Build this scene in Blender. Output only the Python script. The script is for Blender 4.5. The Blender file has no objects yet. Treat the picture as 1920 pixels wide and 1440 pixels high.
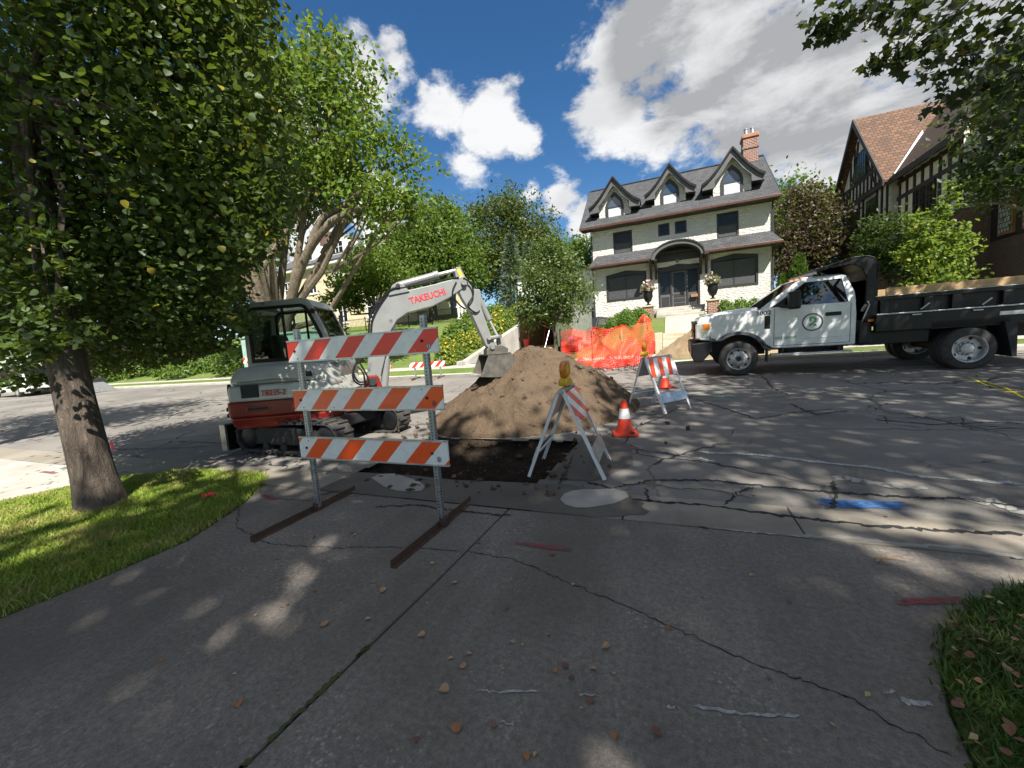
import bpy, bmesh, math, random
import numpy as np
from mathutils import Vector, Matrix, noise as mnoise

R = math.radians
scene = bpy.context.scene
COL = scene.collection
# ------------------------------------------------------------------ camera
F_PX, HOR_Y, ROLL_S, YAW, CAM_H = 740.0, 645.0, 0.072, 22.3, 1.42
_rho = math.atan(ROLL_S)
_p = math.atan((720 - HOR_Y) * math.cos(_rho) / F_PX)
_a = R(YAW)
CF = Vector((-math.sin(_a) * math.cos(_p), math.cos(_a) * math.cos(_p), -math.sin(_p)))
_R0 = Vector((math.cos(_a), math.sin(_a), 0)); _U0 = _R0.cross(CF)
CR = math.cos(_rho) * _R0 - math.sin(_rho) * _U0
CU = math.sin(_rho) * _R0 + math.cos(_rho) * _U0
CC = Vector((0, 0, CAM_H))
cam_d = bpy.data.cameras.new("camera"); cam = bpy.data.objects.new("camera", cam_d)
COL.objects.link(cam); scene.camera = cam
cam_d.sensor_width = 36; cam_d.lens = F_PX / 1920 * 36
cam_d.clip_start = 0.05; cam_d.clip_end = 3000
m = Matrix((CR, CU, -CF)).transposed().to_4x4(); m.translation = CC
cam.matrix_world = m

def ray(px, py): return CF * F_PX + CR * (px - 960) + CU * (720 - py)
def on_z(px, py, z):
    d = ray(px, py); return CC + d * ((z - CC.z) / d.z)
def on_y(px, py, y):
    d = ray(px, py); return CC + d * (y / d.y)

# ------------------------------------------------------------------ light
SUN_AZ = 40      # degrees from the street side (-Y) towards +X
SUN_EL = 50
to_sun = Vector((math.sin(R(SUN_AZ)) * math.cos(R(SUN_EL)), -math.cos(R(SUN_AZ)) * math.cos(R(SUN_EL)), math.sin(R(SUN_EL))))
sd = bpy.data.lights.new("sun", 'SUN'); sd.energy = 5.0; sd.angle = R(0.53); sd.color = (1.0, 0.95, 0.87)
sun = bpy.data.objects.new("sun", sd); COL.objects.link(sun)
sun.rotation_euler = (-to_sun).to_track_quat('-Z', 'Y').to_euler()
sun.location = (20, -20, 40)

world = bpy.data.worlds.new("World"); scene.world = world; world.use_nodes = True
wn = world.node_tree; wn.nodes.clear(); wl = wn.links
def wnode(t, **k):
    n = wn.nodes.new(t)
    for a, b in k.items(): setattr(n, a, b)
    return n
def wmath(op, a, b=None, c=None, clamp=False):
    n = wnode('ShaderNodeMath', operation=op, use_clamp=clamp)
    for i, v in enumerate((a, b, c)):
        if v is None: continue
        if isinstance(v, (int, float)): n.inputs[i].default_value = v
        else: wl.new(v, n.inputs[i])
    return n.outputs[0]
def wrange(v, a, b, c=0.0, d=1.0, smooth=True):
    n = wnode('ShaderNodeMapRange'); n.interpolation_type = 'SMOOTHSTEP' if smooth else 'LINEAR'
    wl.new(v, n.inputs[0])
    for i, q in enumerate((a, b, c, d)): n.inputs[i + 1].default_value = q
    return n.outputs[0]
sky = wnode('ShaderNodeTexSky', sky_type='NISHITA'); sky.sun_disc = False
sky.sun_elevation = R(SUN_EL); sky.sun_rotation = math.atan2(to_sun.x, to_sun.y)
sky.altitude = 250; sky.air_density = 1.0; sky.dust_density = 0.3; sky.ozone_density = 3.0
hs = wnode('ShaderNodeHueSaturation'); hs.inputs['Saturation'].default_value = 1.25; hs.inputs['Value'].default_value = 0.66
wl.new(sky.outputs[0], hs.inputs['Color'])
tc = wnode('ShaderNodeTexCoord')
nrm = wnode('ShaderNodeVectorMath', operation='NORMALIZE'); wl.new(tc.outputs['Generated'], nrm.inputs[0])
D = nrm.outputs[0]
def wnoise(scale, detail, rough, off=(0, 0, 0), stretch=(1, 1, 1.6)):
    mp = wnode('ShaderNodeMapping'); wl.new(D, mp.inputs[0])
    mp.inputs['Location'].default_value = off; mp.inputs['Scale'].default_value = stretch
    n = wnode('ShaderNodeTexNoise'); n.inputs['Scale'].default_value = scale
    n.inputs['Detail'].default_value = detail; n.inputs['Roughness'].default_value = rough
    n.inputs['Distortion'].default_value = 0.15
    wl.new(mp.outputs[0], n.inputs['Vector']); return n.outputs[0]
# cumulus clouds: centre directions (from the photograph) with angular radii; more are added out of view to whiten the fill
clouds = [(695,145,.10),(735,112,.065),(840,200,.085),(915,240,.13),(885,315,.065),(975,265,.075),(1040,372,.085),(1000,362,.05),
          (1330,120,.22),(1250,60,.22),(1440,170,.24),(1390,60,.28),(1560,130,.26),(1640,220,.20),(1260,215,.13),(1230,250,.10),(1160,130,.11),(1130,210,.11),(1180,225,.10),
          (1500,260,.14),(1380,260,.12),(1250,20,.16),(1700,40,.3),(1850,120,.3),(1100,420,.08),(1540,340,.10),(1570,365,.09),(1640,320,.14),(1800,240,.2),
          (690,390,.13),(600,420,.16),(520,450,.18),(640,300,.08),(560,250,.10),(400,420,.2),(250,380,.25)]
dirs = [(ray(a, b).normalized(), r) for a, b, r in clouds]
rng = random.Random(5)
for k in range(70):      # unseen clouds added behind and above the camera for a whiter shade fill
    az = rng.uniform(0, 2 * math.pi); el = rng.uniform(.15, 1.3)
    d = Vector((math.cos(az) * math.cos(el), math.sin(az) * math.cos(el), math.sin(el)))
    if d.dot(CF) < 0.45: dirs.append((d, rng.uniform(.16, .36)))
best = None; core = None
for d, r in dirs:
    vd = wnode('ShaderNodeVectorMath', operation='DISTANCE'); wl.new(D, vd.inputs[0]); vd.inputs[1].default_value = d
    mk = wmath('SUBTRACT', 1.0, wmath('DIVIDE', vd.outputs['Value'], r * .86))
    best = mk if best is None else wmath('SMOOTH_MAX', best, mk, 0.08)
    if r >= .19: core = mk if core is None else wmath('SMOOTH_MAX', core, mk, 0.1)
n1 = wnoise(8.5, 10, .64); n2 = wnoise(2.6, 5, .55, (3, 1, 2))
dens = wmath('ADD', best, wmath('MULTIPLY', wmath('SUBTRACT', n1, 0.5), 2.3))
dens = wmath('ADD', dens, wmath('MULTIPLY', wmath('SUBTRACT', n2, 0.5), 0.6))
alpha = wrange(dens, 0.16, 0.62)
thick = wrange(wmath('ADD', core, wmath('MULTIPLY', wmath('SUBTRACT', n2, 0.5), 1.2)), 0.12, 0.62)
n3 = wnoise(4.2, 6, .6, (7, 4, 1), (1, 1, 2.6))
shade = wmath('ADD', wmath('MULTIPLY', thick, wrange(n3, 0.30, 0.62, 0.25, 0.95)), wmath('MULTIPLY', wrange(n3, .42, .68), .36), None, True)
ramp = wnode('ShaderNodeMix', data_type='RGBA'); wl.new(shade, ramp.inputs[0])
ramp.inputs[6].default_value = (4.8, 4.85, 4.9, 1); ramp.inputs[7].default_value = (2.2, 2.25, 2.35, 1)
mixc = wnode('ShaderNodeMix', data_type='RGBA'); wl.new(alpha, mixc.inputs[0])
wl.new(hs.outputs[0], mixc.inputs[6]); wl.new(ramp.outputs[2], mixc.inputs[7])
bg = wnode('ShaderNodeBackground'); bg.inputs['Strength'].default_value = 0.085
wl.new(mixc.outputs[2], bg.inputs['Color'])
wo = wnode('ShaderNodeOutputWorld'); wl.new(bg.outputs[0], wo.inputs['Surface'])
vs = scene.view_settings
vs.view_transform = 'Standard'; vs.look = 'None'; vs.gamma = 1.0; vs.use_curve_mapping = False
vs.exposure = 1.22
# ------------------------------------------------------------------ helpers
class MB:
    def __init__(s): s.v = []; s.f = []
    def add(s, vs, fs, M=None):
        o = len(s.v)
        s.v += [tuple(M @ Vector(v)) if M is not None else tuple(v) for v in vs]
        s.f += [tuple(i + o for i in f) for f in fs]; return s
    def box(s, x0, x1, y0, y1, z0, z1, M=None):
        return s.add([(x0,y0,z0),(x1,y0,z0),(x1,y1,z0),(x0,y1,z0),(x0,y0,z1),(x1,y0,z1),(x1,y1,z1),(x0,y1,z1)],
                     [(0,3,2,1),(4,5,6,7),(0,1,5,4),(1,2,6,5),(2,3,7,6),(3,0,4,7)], M)
    def prism(s, poly, a, b, ax='y', M=None, taper=None):
        n = len(poly)
        def P(p, q):
            return (p[0], q, p[1]) if ax == 'y' else ((q, p[0], p[1]) if ax == 'x' else (p[0], p[1], q))
        pb = taper or poly
        vs = [P(p, a) for p in poly] + [P(p, b) for p in pb]
        fs = [tuple(range(n)), tuple(range(2 * n - 1, n - 1, -1))] + [(i, n + i, n + (i + 1) % n, (i + 1) % n) for i in range(n)]
        return s.add(vs, fs, M)
    def tube(s, pts, r, n=8, M=None):
        pts = [Vector(p) for p in pts]; rr = r if isinstance(r, (list, tuple)) else [r] * len(pts)
        vs = []; fs = []; up = Vector((0.13, 0.27, 1)).normalized()
        for i, p in enumerate(pts):
            t = (pts[min(i + 1, len(pts) - 1)] - pts[max(i - 1, 0)]).normalized()
            if abs(t.dot(up)) > .97: up = Vector((1, .1, .05)).normalized()
            a = t.cross(up).normalized(); b = t.cross(a).normalized(); up = -b if b.dot(up) < 0 else b
            a = t.cross(up).normalized(); b = t.cross(a)
            for k in range(n):
                q = 2 * math.pi * k / n
                vs.append(p + (a * math.cos(q) + b * math.sin(q)) * rr[i])
        for i in range(len(pts) - 1):
            for k in range(n):
                fs.append((i*n+k, i*n+(k+1)%n, (i+1)*n+(k+1)%n, (i+1)*n+k))
        fs.append(tuple(range(n - 1, -1, -1))); fs.append(tuple(range((len(pts)-1)*n, len(pts)*n)))
        return s.add(vs, fs, M)
    def cyl(s, p0, p1, r0, r1=None, n=16, M=None): return s.tube([p0, p1], [r0, r0 if r1 is None else r1], n, M)
    def lathe(s, prof, n=20, M=None, cap=True):
        vs = []; fs = []
        for r, z in prof:
            for k in range(n):
                q = 2*math.pi*k/n; vs.append((r*math.cos(q), r*math.sin(q), z))
        for i in range(len(prof)-1):
            for k in range(n): fs.append((i*n+k, i*n+(k+1)%n, (i+1)*n+(k+1)%n, (i+1)*n+k))
        if cap: fs.append(tuple(range(n-1,-1,-1))); fs.append(tuple(range((len(prof)-1)*n, len(prof)*n)))
        return s.add(vs, fs, M)
    def sheet(s, grid):     # rows of points
        n = len(grid[0]); vs = [p for r in grid for p in r]
        return s.add(vs, [(i*n+k, i*n+k+1, (i+1)*n+k+1, (i+1)*n+k) for i in range(len(grid)-1) for k in range(n-1)])
    def ribbon(s, pts, w, z):     # flat strip following a polyline; w scalar or list; z is a function of x, y
        P = [Vector((p[0], p[1], 0)) for p in pts]; g = []
        for i, p in enumerate(P):
            t = (P[min(i+1, len(P)-1)] - P[max(i-1, 0)]).normalized(); nn = Vector((-t.y, t.x, 0))
            ww = (w[i] if isinstance(w, list) else w) / 2
            a = p + nn*ww; b = p - nn*ww
            g.append([(b.x, b.y, z(b.x, b.y)), (a.x, a.y, z(a.x, a.y))])
        return s.sheet(g)
    def build(s, name, mat, parent=None, smooth=False, bevel=0, M=None, seg=2):
        me = bpy.data.meshes.new(name); me.from_pydata([tuple(v) for v in s.v], [], s.f); me.update()
        if M is not None: me.transform(M)
        bm = bmesh.new(); bm.from_mesh(me); bmesh.ops.recalc_face_normals(bm, faces=bm.faces); bm.to_mesh(me); bm.free()
        return link(name, me, mat, parent, smooth, bevel, seg)
def link(name, me, mat, parent=None, smooth=False, bevel=0, seg=2):
    o = bpy.data.objects.new(name, me); COL.objects.link(o)
    for mm in (mat if isinstance(mat, (list, tuple)) else [mat]): me.materials.append(mm)
    if smooth:
        me.polygons.foreach_set('use_smooth', [True] * len(me.polygons))
        if smooth != 'all': me.set_sharp_from_angle(angle=R(38))
    if bevel:
        b = o.modifiers.new('bevel', 'BEVEL'); b.width = bevel; b.segments = seg; b.limit_method = 'ANGLE'; b.angle_limit = R(35); b.harden_normals = False
    if parent: o.parent = parent
    return o
def empty(name, loc=(0, 0, 0), rz=0, rx=0):
    o = bpy.data.objects.new(name, None); COL.objects.link(o); o.location = loc; o.rotation_euler = (rx, 0, rz); o.empty_display_size = .2; return o
def tag(o, label, cat, group=None):
    o['label'] = label; o['category'] = cat
    if group: o['group'] = group
    return o
def struct(o): o['kind'] = 'structure'; return o
def stuff(o): o['kind'] = 'stuff'; return o
def copy_tree(o, parent=None):
    c = o.copy(); COL.objects.link(c); c.parent = parent
    for ch in list(o.children): copy_tree(ch, c)
    return c
def rot(ax, deg): return Matrix.Rotation(R(deg), 4, ax)
def tr(*p): return Matrix.Translation(Vector(p))
def text_mesh(txt, size, depth=.002, shear=0, bold=0.0):
    cu = bpy.data.curves.new('t', 'FONT'); cu.body = txt; cu.size = size; cu.extrude = depth; cu.shear = shear; cu.offset = bold
    cu.align_x = 'CENTER'; cu.align_y = 'CENTER'; cu.resolution_u = 3
    to = bpy.data.objects.new('t', cu); COL.objects.link(to)
    dg = bpy.context.evaluated_depsgraph_get(); dg.update()
    me = bpy.data.meshes.new_from_object(to.evaluated_get(dg)); bpy.data.objects.remove(to); bpy.data.curves.remove(cu)
    me.materials.clear(); return me
def text(name, txt, size, mat, parent, M, shear=0, bold=0.0, sx=1.0):
    me = text_mesh(txt, size, .002, shear, bold); me.transform(M @ Matrix.Diagonal((sx, 1, 1, 1))); return link(name, me, mat, parent)
# local XY text plane -> X right, Z up, facing -Y
FACE_S = Matrix(((1,0,0,0),(0,0,-1,0),(0,1,0,0),(0,0,0,1)))

# ------------------------------------------------------------------ materials
def new_mat(name):
    mt = bpy.data.materials.new(name); mt.use_nodes = True; nt = mt.node_tree; nt.nodes.clear()
    out = nt.nodes.new('ShaderNodeOutputMaterial'); b = nt.nodes.new('ShaderNodeBsdfPrincipled'); nt.links.new(b.outputs[0], out.inputs[0])
    return mt, nt, b, out
class NT:
    def __init__(s, nt): s.nt = nt; s.L = nt.links
    def n(s, t, **k):
        n = s.nt.nodes.new(t)
        for a, b in k.items(): setattr(n, a, b)
        return n
    def inp(s, sock, v):
        if hasattr(v, 'is_output') or isinstance(v, bpy.types.NodeSocket): s.L.new(v, sock)
        else: sock.default_value = v
    def coord(s, scale=(1,1,1), loc=(0,0,0), rotz=0, kind='Object'):
        t = s.n('ShaderNodeTexCoord'); mp = s.n('ShaderNodeMapping'); s.L.new(t.outputs[kind], mp.inputs[0])
        mp.inputs['Scale'].default_value = scale; mp.inputs['Location'].default_value = loc; mp.inputs['Rotation'].default_value = (0,0,rotz); return mp.outputs[0]
    def noise(s, vec, scale, detail=4, rough=.55, dist=0, out=0):
        n = s.n('ShaderNodeTexNoise'); s.L.new(vec, n.inputs['Vector']); n.inputs['Scale'].default_value = scale
        n.inputs['Detail'].default_value = detail; n.inputs['Roughness'].default_value = rough; n.inputs['Distortion'].default_value = dist; return n.outputs[out]
    def math(s, op, a, b=0.0, clamp=False):
        n = s.n('ShaderNodeMath', operation=op, use_clamp=clamp); s.inp(n.inputs[0], a); s.inp(n.inputs[1], b); return n.outputs[0]
    def rng(s, v, a, b, c=0.0, d=1.0):
        n = s.n('ShaderNodeMapRange'); n.interpolation_type = 'SMOOTHSTEP'; s.L.new(v, n.inputs[0])
        for i, q in enumerate((a,b,c,d)): n.inputs[i+1].default_value = q
        return n.outputs[0]
    def mix(s, f, a, b, mode='MIX'):
        n = s.n('ShaderNodeMix', data_type='RGBA', blend_type=mode); s.inp(n.inputs[0], f)
        for i, v in ((6, a), (7, b)):
            if isinstance(v, tuple): v = (v + (1,))[:4]
            s.inp(n.inputs[i], v)
        return n.outputs[2]
    def bump(s, b, h, strength=.3, dist=.02):
        n = s.n('ShaderNodeBump'); n.inputs['Strength'].default_value = strength; n.inputs['Distance'].default_value = dist
        s.L.new(h, n.inputs['Height']); s.L.new(n.outputs[0], b.inputs['Normal']); return n
    def voro(s, vec, scale, feat='F1', rnd=1):
        n = s.n('ShaderNodeTexVoronoi', feature=feat); s.L.new(vec, n.inputs['Vector']); n.inputs['Scale'].default_value = scale; n.inputs['Randomness'].default_value = rnd; return n
def pmat(name, col, rough=.6, metal=0, var=.18, scale=5, bump=0, bscale=60, bdist=.004, col2=None, coat=0, spec=.5):
    mt, nt, b, out = new_mat(name); k = NT(nt); v = k.coord()
    nz = k.noise(v, scale, 6, .65)
    c2 = col2 or tuple(c * (1 - var) for c in col); c1 = col if col2 else tuple(min(1, c * (1 + var * .5)) for c in col)
    k.L.new(k.mix(k.rng(nz, .32, .68), c1, c2), b.inputs['Base Color'])
    rr = k.math('ADD', k.math('MULTIPLY', k.math('SUBTRACT', k.noise(v, scale * 2.3, 4), .5), .25), rough, True)
    k.L.new(rr, b.inputs['Roughness']); b.inputs['Metallic'].default_value = metal
    b.inputs['Coat Weight'].default_value = coat; b.inputs['Coat Roughness'].default_value = .08; b.inputs['Specular IOR Level'].default_value = spec
    if bump: k.bump(b, k.noise(v, bscale, 4, .6), bump, bdist)
    return mt
def glass_mat(name, tint=(.75,.82,.8), rough=.02, opacity=.25):
    mt, nt, b, out = new_mat(name); k = NT(nt)
    t = k.n('ShaderNodeBsdfTransparent'); t.inputs[0].default_value = tint + (1,)
    g = k.n('ShaderNodeBsdfGlossy'); g.inputs['Roughness'].default_value = rough
    fr = k.n('ShaderNodeFresnel'); fr.inputs[0].default_value = 1.5
    mx = k.n('ShaderNodeMixShader'); k.L.new(k.math('ADD', fr.outputs[0], opacity * .3, True), mx.inputs[0])
    k.L.new(t.outputs[0], mx.inputs[1]); k.L.new(g.outputs[0], mx.inputs[2]); k.L.new(mx.outputs[0], out.inputs[0]); return mt
def brick_mat(name, c1, c2, mortar, bw=.2, bh=.067, ax='xz', mort=.012, rough=.85, bump=.6, var=None):
    mt, nt, b, out = new_mat(name); k = NT(nt)
    t = k.n('ShaderNodeTexCoord'); sp = k.n('ShaderNodeSeparateXYZ'); k.L.new(t.outputs['Object'], sp.inputs[0]); cb = k.n('ShaderNodeCombineXYZ')
    h = {'xz': k.math('ADD', sp.outputs[0], sp.outputs[1]), 'x': sp.outputs[0], 'y': sp.outputs[1]}[ax]
    k.L.new(h, cb.inputs[0]); k.L.new(sp.outputs[2], cb.inputs[1])
    bt = k.n('ShaderNodeTexBrick'); k.L.new(cb.outputs[0], bt.inputs['Vector']); bt.inputs['Scale'].default_value = 1
    bt.inputs['Brick Width'].default_value = bw; bt.inputs['Row Height'].default_value = bh; bt.inputs['Mortar Size'].default_value = mort
    bt.inputs['Color1'].default_value = c1 + (1,); bt.inputs['Color2'].default_value = c2 + (1,); bt.inputs['Mortar'].default_value = mortar + (1,); bt.inputs['Mortar Smooth'].default_value = .2
    nz = k.noise(t.outputs['Object'], 1.5, 6, .7)
    k.L.new(k.mix(k.rng(nz, .3, .75, 0, .45), bt.outputs[0], var or tuple(c * .5 for c in c1)), b.inputs['Base Color']); b.inputs['Roughness'].default_value = rough
    k.bump(b, k.math('SUBTRACT', k.noise(t.outputs['Object'], 30, 3), bt.outputs['Fac']), bump, .012)
    return mt
def leaf_mat(name, c1, c2, c3=None, trans=.35, rough=.5, p3=.06):
    mt, nt, b, out = new_mat(name); k = NT(nt)
    g = k.n('ShaderNodeNewGeometry'); ri = g.outputs['Random Per Island']
    c = k.mix(ri, c1, c2)
    if c3: c = k.mix(k.rng(k.math('FRACT', k.math('MULTIPLY', ri, 7.31)), 1 - p3 - .02, 1 - p3), c, c3)
    nz = k.noise(k.coord(), .55, 3); c = k.mix(k.rng(nz, .35, .7, 0, .35), c, tuple(x * .72 for x in c1))
    k.L.new(c, b.inputs['Base Color']); b.inputs['Roughness'].default_value = rough; b.inputs['Specular IOR Level'].default_value = .35
    t = k.n('ShaderNodeBsdfTranslucent'); k.L.new(k.mix(.6, c, (.30,.42,.04)), t.inputs[0])
    mx = k.n('ShaderNodeMixShader'); mx.inputs[0].default_value = trans; k.L.new(b.outputs[0], mx.inputs[1]); k.L.new(t.outputs[0], mx.inputs[2]); k.L.new(mx.outputs[0], out.inputs[0]); return mt
M = {}
def asphalt():
    mt, nt, b, out = new_mat('asphalt'); k = NT(nt); v = k.coord()
    base = k.mix(k.rng(k.noise(v, .45, 6, .65), .3, .7), (.125,.114,.099), (.22,.201,.176))
    base = k.mix(k.rng(k.noise(k.coord((.12,1.4,1)), .7, 5, .6), .45, .75, 0, .55), base, (.078,.076,.073))
    base = k.mix(k.rng(k.voro(v, 95).outputs['Distance'], .0, .55, .55, 0), base, (.24,.235,.225))
    base = k.mix(k.rng(k.noise(v, 140, 2), .55, .75, 0, .6), base, (.035,.035,.037))
    dv = k.n('ShaderNodeVectorMath', operation='ADD'); nv = k.n('ShaderNodeTexNoise'); nv.inputs['Scale'].default_value = 1.6; nv.inputs['Detail'].default_value = 6
    k.L.new(v, nv.inputs['Vector']); sc = k.n('ShaderNodeVectorMath', operation='SCALE'); k.L.new(nv.outputs['Color'], sc.inputs[0]); sc.inputs['Scale'].default_value = .55
    k.L.new(v, dv.inputs[0]); k.L.new(sc.outputs[0], dv.inputs[1])
    ed = k.voro(dv.outputs[0], .62, 'DISTANCE_TO_EDGE').outputs['Distance']
    msk = k.rng(k.noise(v, .35, 3), .42, .58)
    cr = k.math('MULTIPLY', k.rng(ed, .004, .016, 1, 0), msk)
    ed2 = k.voro(dv.outputs[0], 2.2, 'DISTANCE_TO_EDGE').outputs['Distance']; m2 = k.rng(k.noise(v, .5, 3, .6), .56, .64)
    cr = k.math('MAXIMUM', cr, k.math('MULTIPLY', k.rng(ed2, .008, .03, 1, 0), m2))
    k.L.new(k.mix(cr, base, (.018,.018,.018)), b.inputs['Base Color']); b.inputs['Roughness'].default_value = .87
    k.bump(b, k.math('SUBTRACT', k.math('MULTIPLY', k.noise(v, 110, 3), .25), k.math('MULTIPLY', cr, 1.4)), .7, .012); return mt
def drive_mat():
    mt, nt, b, out = new_mat('worn_driveway'); k = NT(nt); v = k.coord()
    base = k.mix(k.rng(k.noise(v, .8, 6, .62), .32, .68), (.158,.137,.116), (.258,.227,.195))
    base = k.mix(k.rng(k.noise(k.coord((3.2,.35,1)), 1.1, 5), .45, .75, 0, .5), base, (.33,.295,.25))
    base = k.mix(k.rng(k.noise(v, 38, 5, .8), .38, .64, 0, .75), (.062,.060,.056), base) if False else k.mix(k.rng(k.noise(v, 34, 6, .85), .35, .66, .75, 0), base, (.085,.073,.057))
    wear = k.rng(k.noise(v, .9, 4, .7), .42, .66)
    sp = k.rng(k.math('ADD', k.voro(v, 46).outputs['Distance'], k.math('MULTIPLY', k.math('SUBTRACT', k.noise(v, 60, 3), .5), .7)), .05, .5, 1, 0)
    base = k.mix(k.rng(k.noise(k.coord((.5,.28,1), (3,1,0), .6), 1.0, 5, .6), .46, .66, 0, .55), base, (.090,.078,.061)); spm = k.rng(k.noise(v, 7, 5, .75), .43, .60)
    base = k.mix(k.math('MULTIPLY', k.math('MULTIPLY', sp, spm), k.math('ADD', k.math('MULTIPLY', wear, .62), .07)), base, (.46,.41,.33))
    base = k.mix(k.rng(k.noise(v, 150, 2, .7), .52, .72, 0, .65), base, (.075,.073,.070))
    base = k.mix(k.rng(k.noise(v, 240, 2, .7), .56, .70, 0, .55), base, (.33,.32,.30))
    k.L.new(base, b.inputs['Base Color']); b.inputs['Roughness'].default_value = .9
    k.bump(b, k.math('ADD', k.noise(v, 120, 4, .7), k.math('MULTIPLY', k.noise(v, 22, 3), .7)), .55, .007); return mt
def concrete(name, c=(.40,.38,.34), dirt=.5):
    mt, nt, b, out = new_mat(name); k = NT(nt); v = k.coord()
    base = k.mix(k.rng(k.noise(v, 1.1, 6, .65), .3, .7), c, tuple(x * .7 for x in c))
    base = k.mix(k.rng(k.noise(v, .5, 5, .7), .5, .72, 0, dirt), base, tuple(x * .38 for x in c))
    base = k.mix(k.rng(k.noise(v, 70, 3, .7), .5, .72, 0, .4), base, tuple(x * .55 for x in c))
    k.L.new(base, b.inputs['Base Color']); b.inputs['Roughness'].default_value = .88
    k.bump(b, k.noise(v, 60, 4, .7), .3, .006); return mt
def soil(name, c1, c2, c3):
    mt, nt, b, out = new_mat(name); k = NT(nt); v = k.coord()
    base = k.mix(k.rng(k.noise(v, 2.2, 7, .7), .3, .7), c1, c2)
    base = k.mix(k.rng(k.noise(v, 24, 4, .7), .55, .7, 0, .7), base, c3)
    k.L.new(base, b.inputs['Base Color']); b.inputs['Roughness'].default_value = .97; b.inputs['Specular IOR Level'].default_value = .15
    k.bump(b, k.math('ADD', k.noise(v, 26, 6, .78), k.math('MULTIPLY', k.noise(v, 8, 5, .7), 1.4)), 1, .07); return mt
def stripe_mat(name, c1, c2, period, slope, off, rough=.35, ax=(0, 2)):
    mt, nt, b, out = new_mat(name); k = NT(nt)
    t = k.n('ShaderNodeTexCoord'); sp = k.n('ShaderNodeSeparateXYZ'); k.L.new(t.outputs['Object'], sp.inputs[0])
    u = k.math('ADD', k.math('ADD', sp.outputs[ax[0]], off), k.math('MULTIPLY', sp.outputs[ax[1]], slope))
    fr = k.math('FRACT', k.math('DIVIDE', u, period)); st = k.math('GREATER_THAN', fr, .5)
    nz = k.noise(t.outputs['Object'], 14, 5, .7)
    c = k.mix(st, k.mix(k.rng(nz, .4, .75, 0, .35), c1, tuple(x * .6 for x in c1)), k.mix(k.rng(nz, .45, .75, 0, .4), c2, tuple(x * .7 for x in c2)))
    c = k.mix(k.rng(k.noise(t.outputs['Object'], 45, 4, .75), .62, .75, 0, .5), c, (.25,.23,.20))
    k.L.new(c, b.inputs['Base Color']); b.inputs['Roughness'].default_value = rough; b.inputs['Coat Weight'].default_value = .25; return mt
def stucco():
    mt, nt, b, out = new_mat('white_stucco'); k = NT(nt); v = k.coord()
    base = k.mix(k.rng(k.noise(v, .6, 6, .65), .3, .75), (.70,.68,.63), (.58,.55,.50)); k.L.new(base, b.inputs['Base Color']); b.inputs['Roughness'].default_value = .9
    h = k.math('ADD', k.rng(k.noise(k.coord((1.0,1.0,1.9)), 5.5, 4, .6), .42, .62), k.math('MULTIPLY', k.noise(v, 26, 3), .25)); k.bump(b, h, .75, .05); return mt
def grass_mat(name, c1, c2, c3):
    mt, nt, b, out = new_mat(name); k = NT(nt); v = k.coord()
    g = k.n('ShaderNodeNewGeometry'); ri = g.outputs['Random Per Island']
    c = k.mix(ri, c1, c2); c = k.mix(k.rng(k.noise(v, 2.2, 4, .7), .42, .68, 0, .75), c, c3)
    k.L.new(c, b.inputs['Base Color']); b.inputs['Roughness'].default_value = .6
    t = k.n('ShaderNodeBsdfTranslucent'); k.L.new(c, t.inputs[0]); mx = k.n('ShaderNodeMixShader'); mx.inputs[0].default_value = .3
    k.L.new(b.outputs[0], mx.inputs[1]); k.L.new(t.outputs[0], mx.inputs[2]); k.L.new(mx.outputs[0], out.inputs[0]); return mt
def turf_mat():
    mt, nt, b, out = new_mat('turf'); k = NT(nt); v = k.coord()
    c = k.mix(k.rng(k.noise(v, 1.2, 6, .7), .3, .7), (.085,.145,.022), (.14,.185,.035)); c = k.mix(k.rng(k.noise(v, 14, 5, .75), .45, .7, 0, .6), c, (.035,.06,.012))
    c = k.mix(k.rng(k.noise(v, .25, 4), .5, .75, 0, .4), c, (.17,.16,.06))
    k.L.new(c, b.inputs['Base Color']); b.inputs['Roughness'].default_value = .95; k.bump(b, k.noise(v, 25, 5, .75), .9, .06); return mt
def bark(name, c1, c2):
    mt, nt, b, out = new_mat(name); k = NT(nt); v = k.coord((1,1,.22))
    n = k.noise(v, 16, 6, .7, .6); c = k.mix(k.rng(n, .35, .65), c1, c2); c = k.mix(k.rng(k.noise(k.coord(), 2.2, 4), .4, .7, 0, .5), c, tuple(x * 1.35 for x in c2))
    k.L.new(c, b.inputs['Base Color']); b.inputs['Roughness'].default_value = .95; k.bump(b, n, 1, .09); return mt
M['asphalt'] = asphalt(); M['drive'] = drive_mat(); M['conc'] = concrete('pale_concrete', (.44,.41,.36), .35); M['gutter'] = concrete('gutter_concrete', (.28,.248,.198), .6); M['wallconc'] = concrete('wall_concrete', (.46,.43,.38), .5)
M['patch'] = concrete('pale_patch', (.36,.345,.315), .3); M['mud'] = concrete('mud', (.125,.110,.092), .75)
M['dirt'] = soil('brown_dirt', (.195,.140,.092), (.130,.093,.062), (.064,.046,.033)); M['wetsoil'] = soil('dark_wet_soil', (.058,.042,.03), (.034,.025,.018), (.14,.11,.085)); M['sand'] = soil('sandy_soil', (.42,.32,.20), (.33,.24,.145), (.24,.17,.10))
M['turf'] = turf_mat(); M['blade'] = grass_mat('grass_blades', (.15,.245,.018), (.29,.37,.045), (.40,.35,.12)); M['blade_shaded'] = grass_mat('grass_blades_shaded', (.06,.13,.018), (.11,.18,.03), (.17,.13,.06))  # sunlit and shaded copies of the grass: light and shade put into the colours
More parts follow.
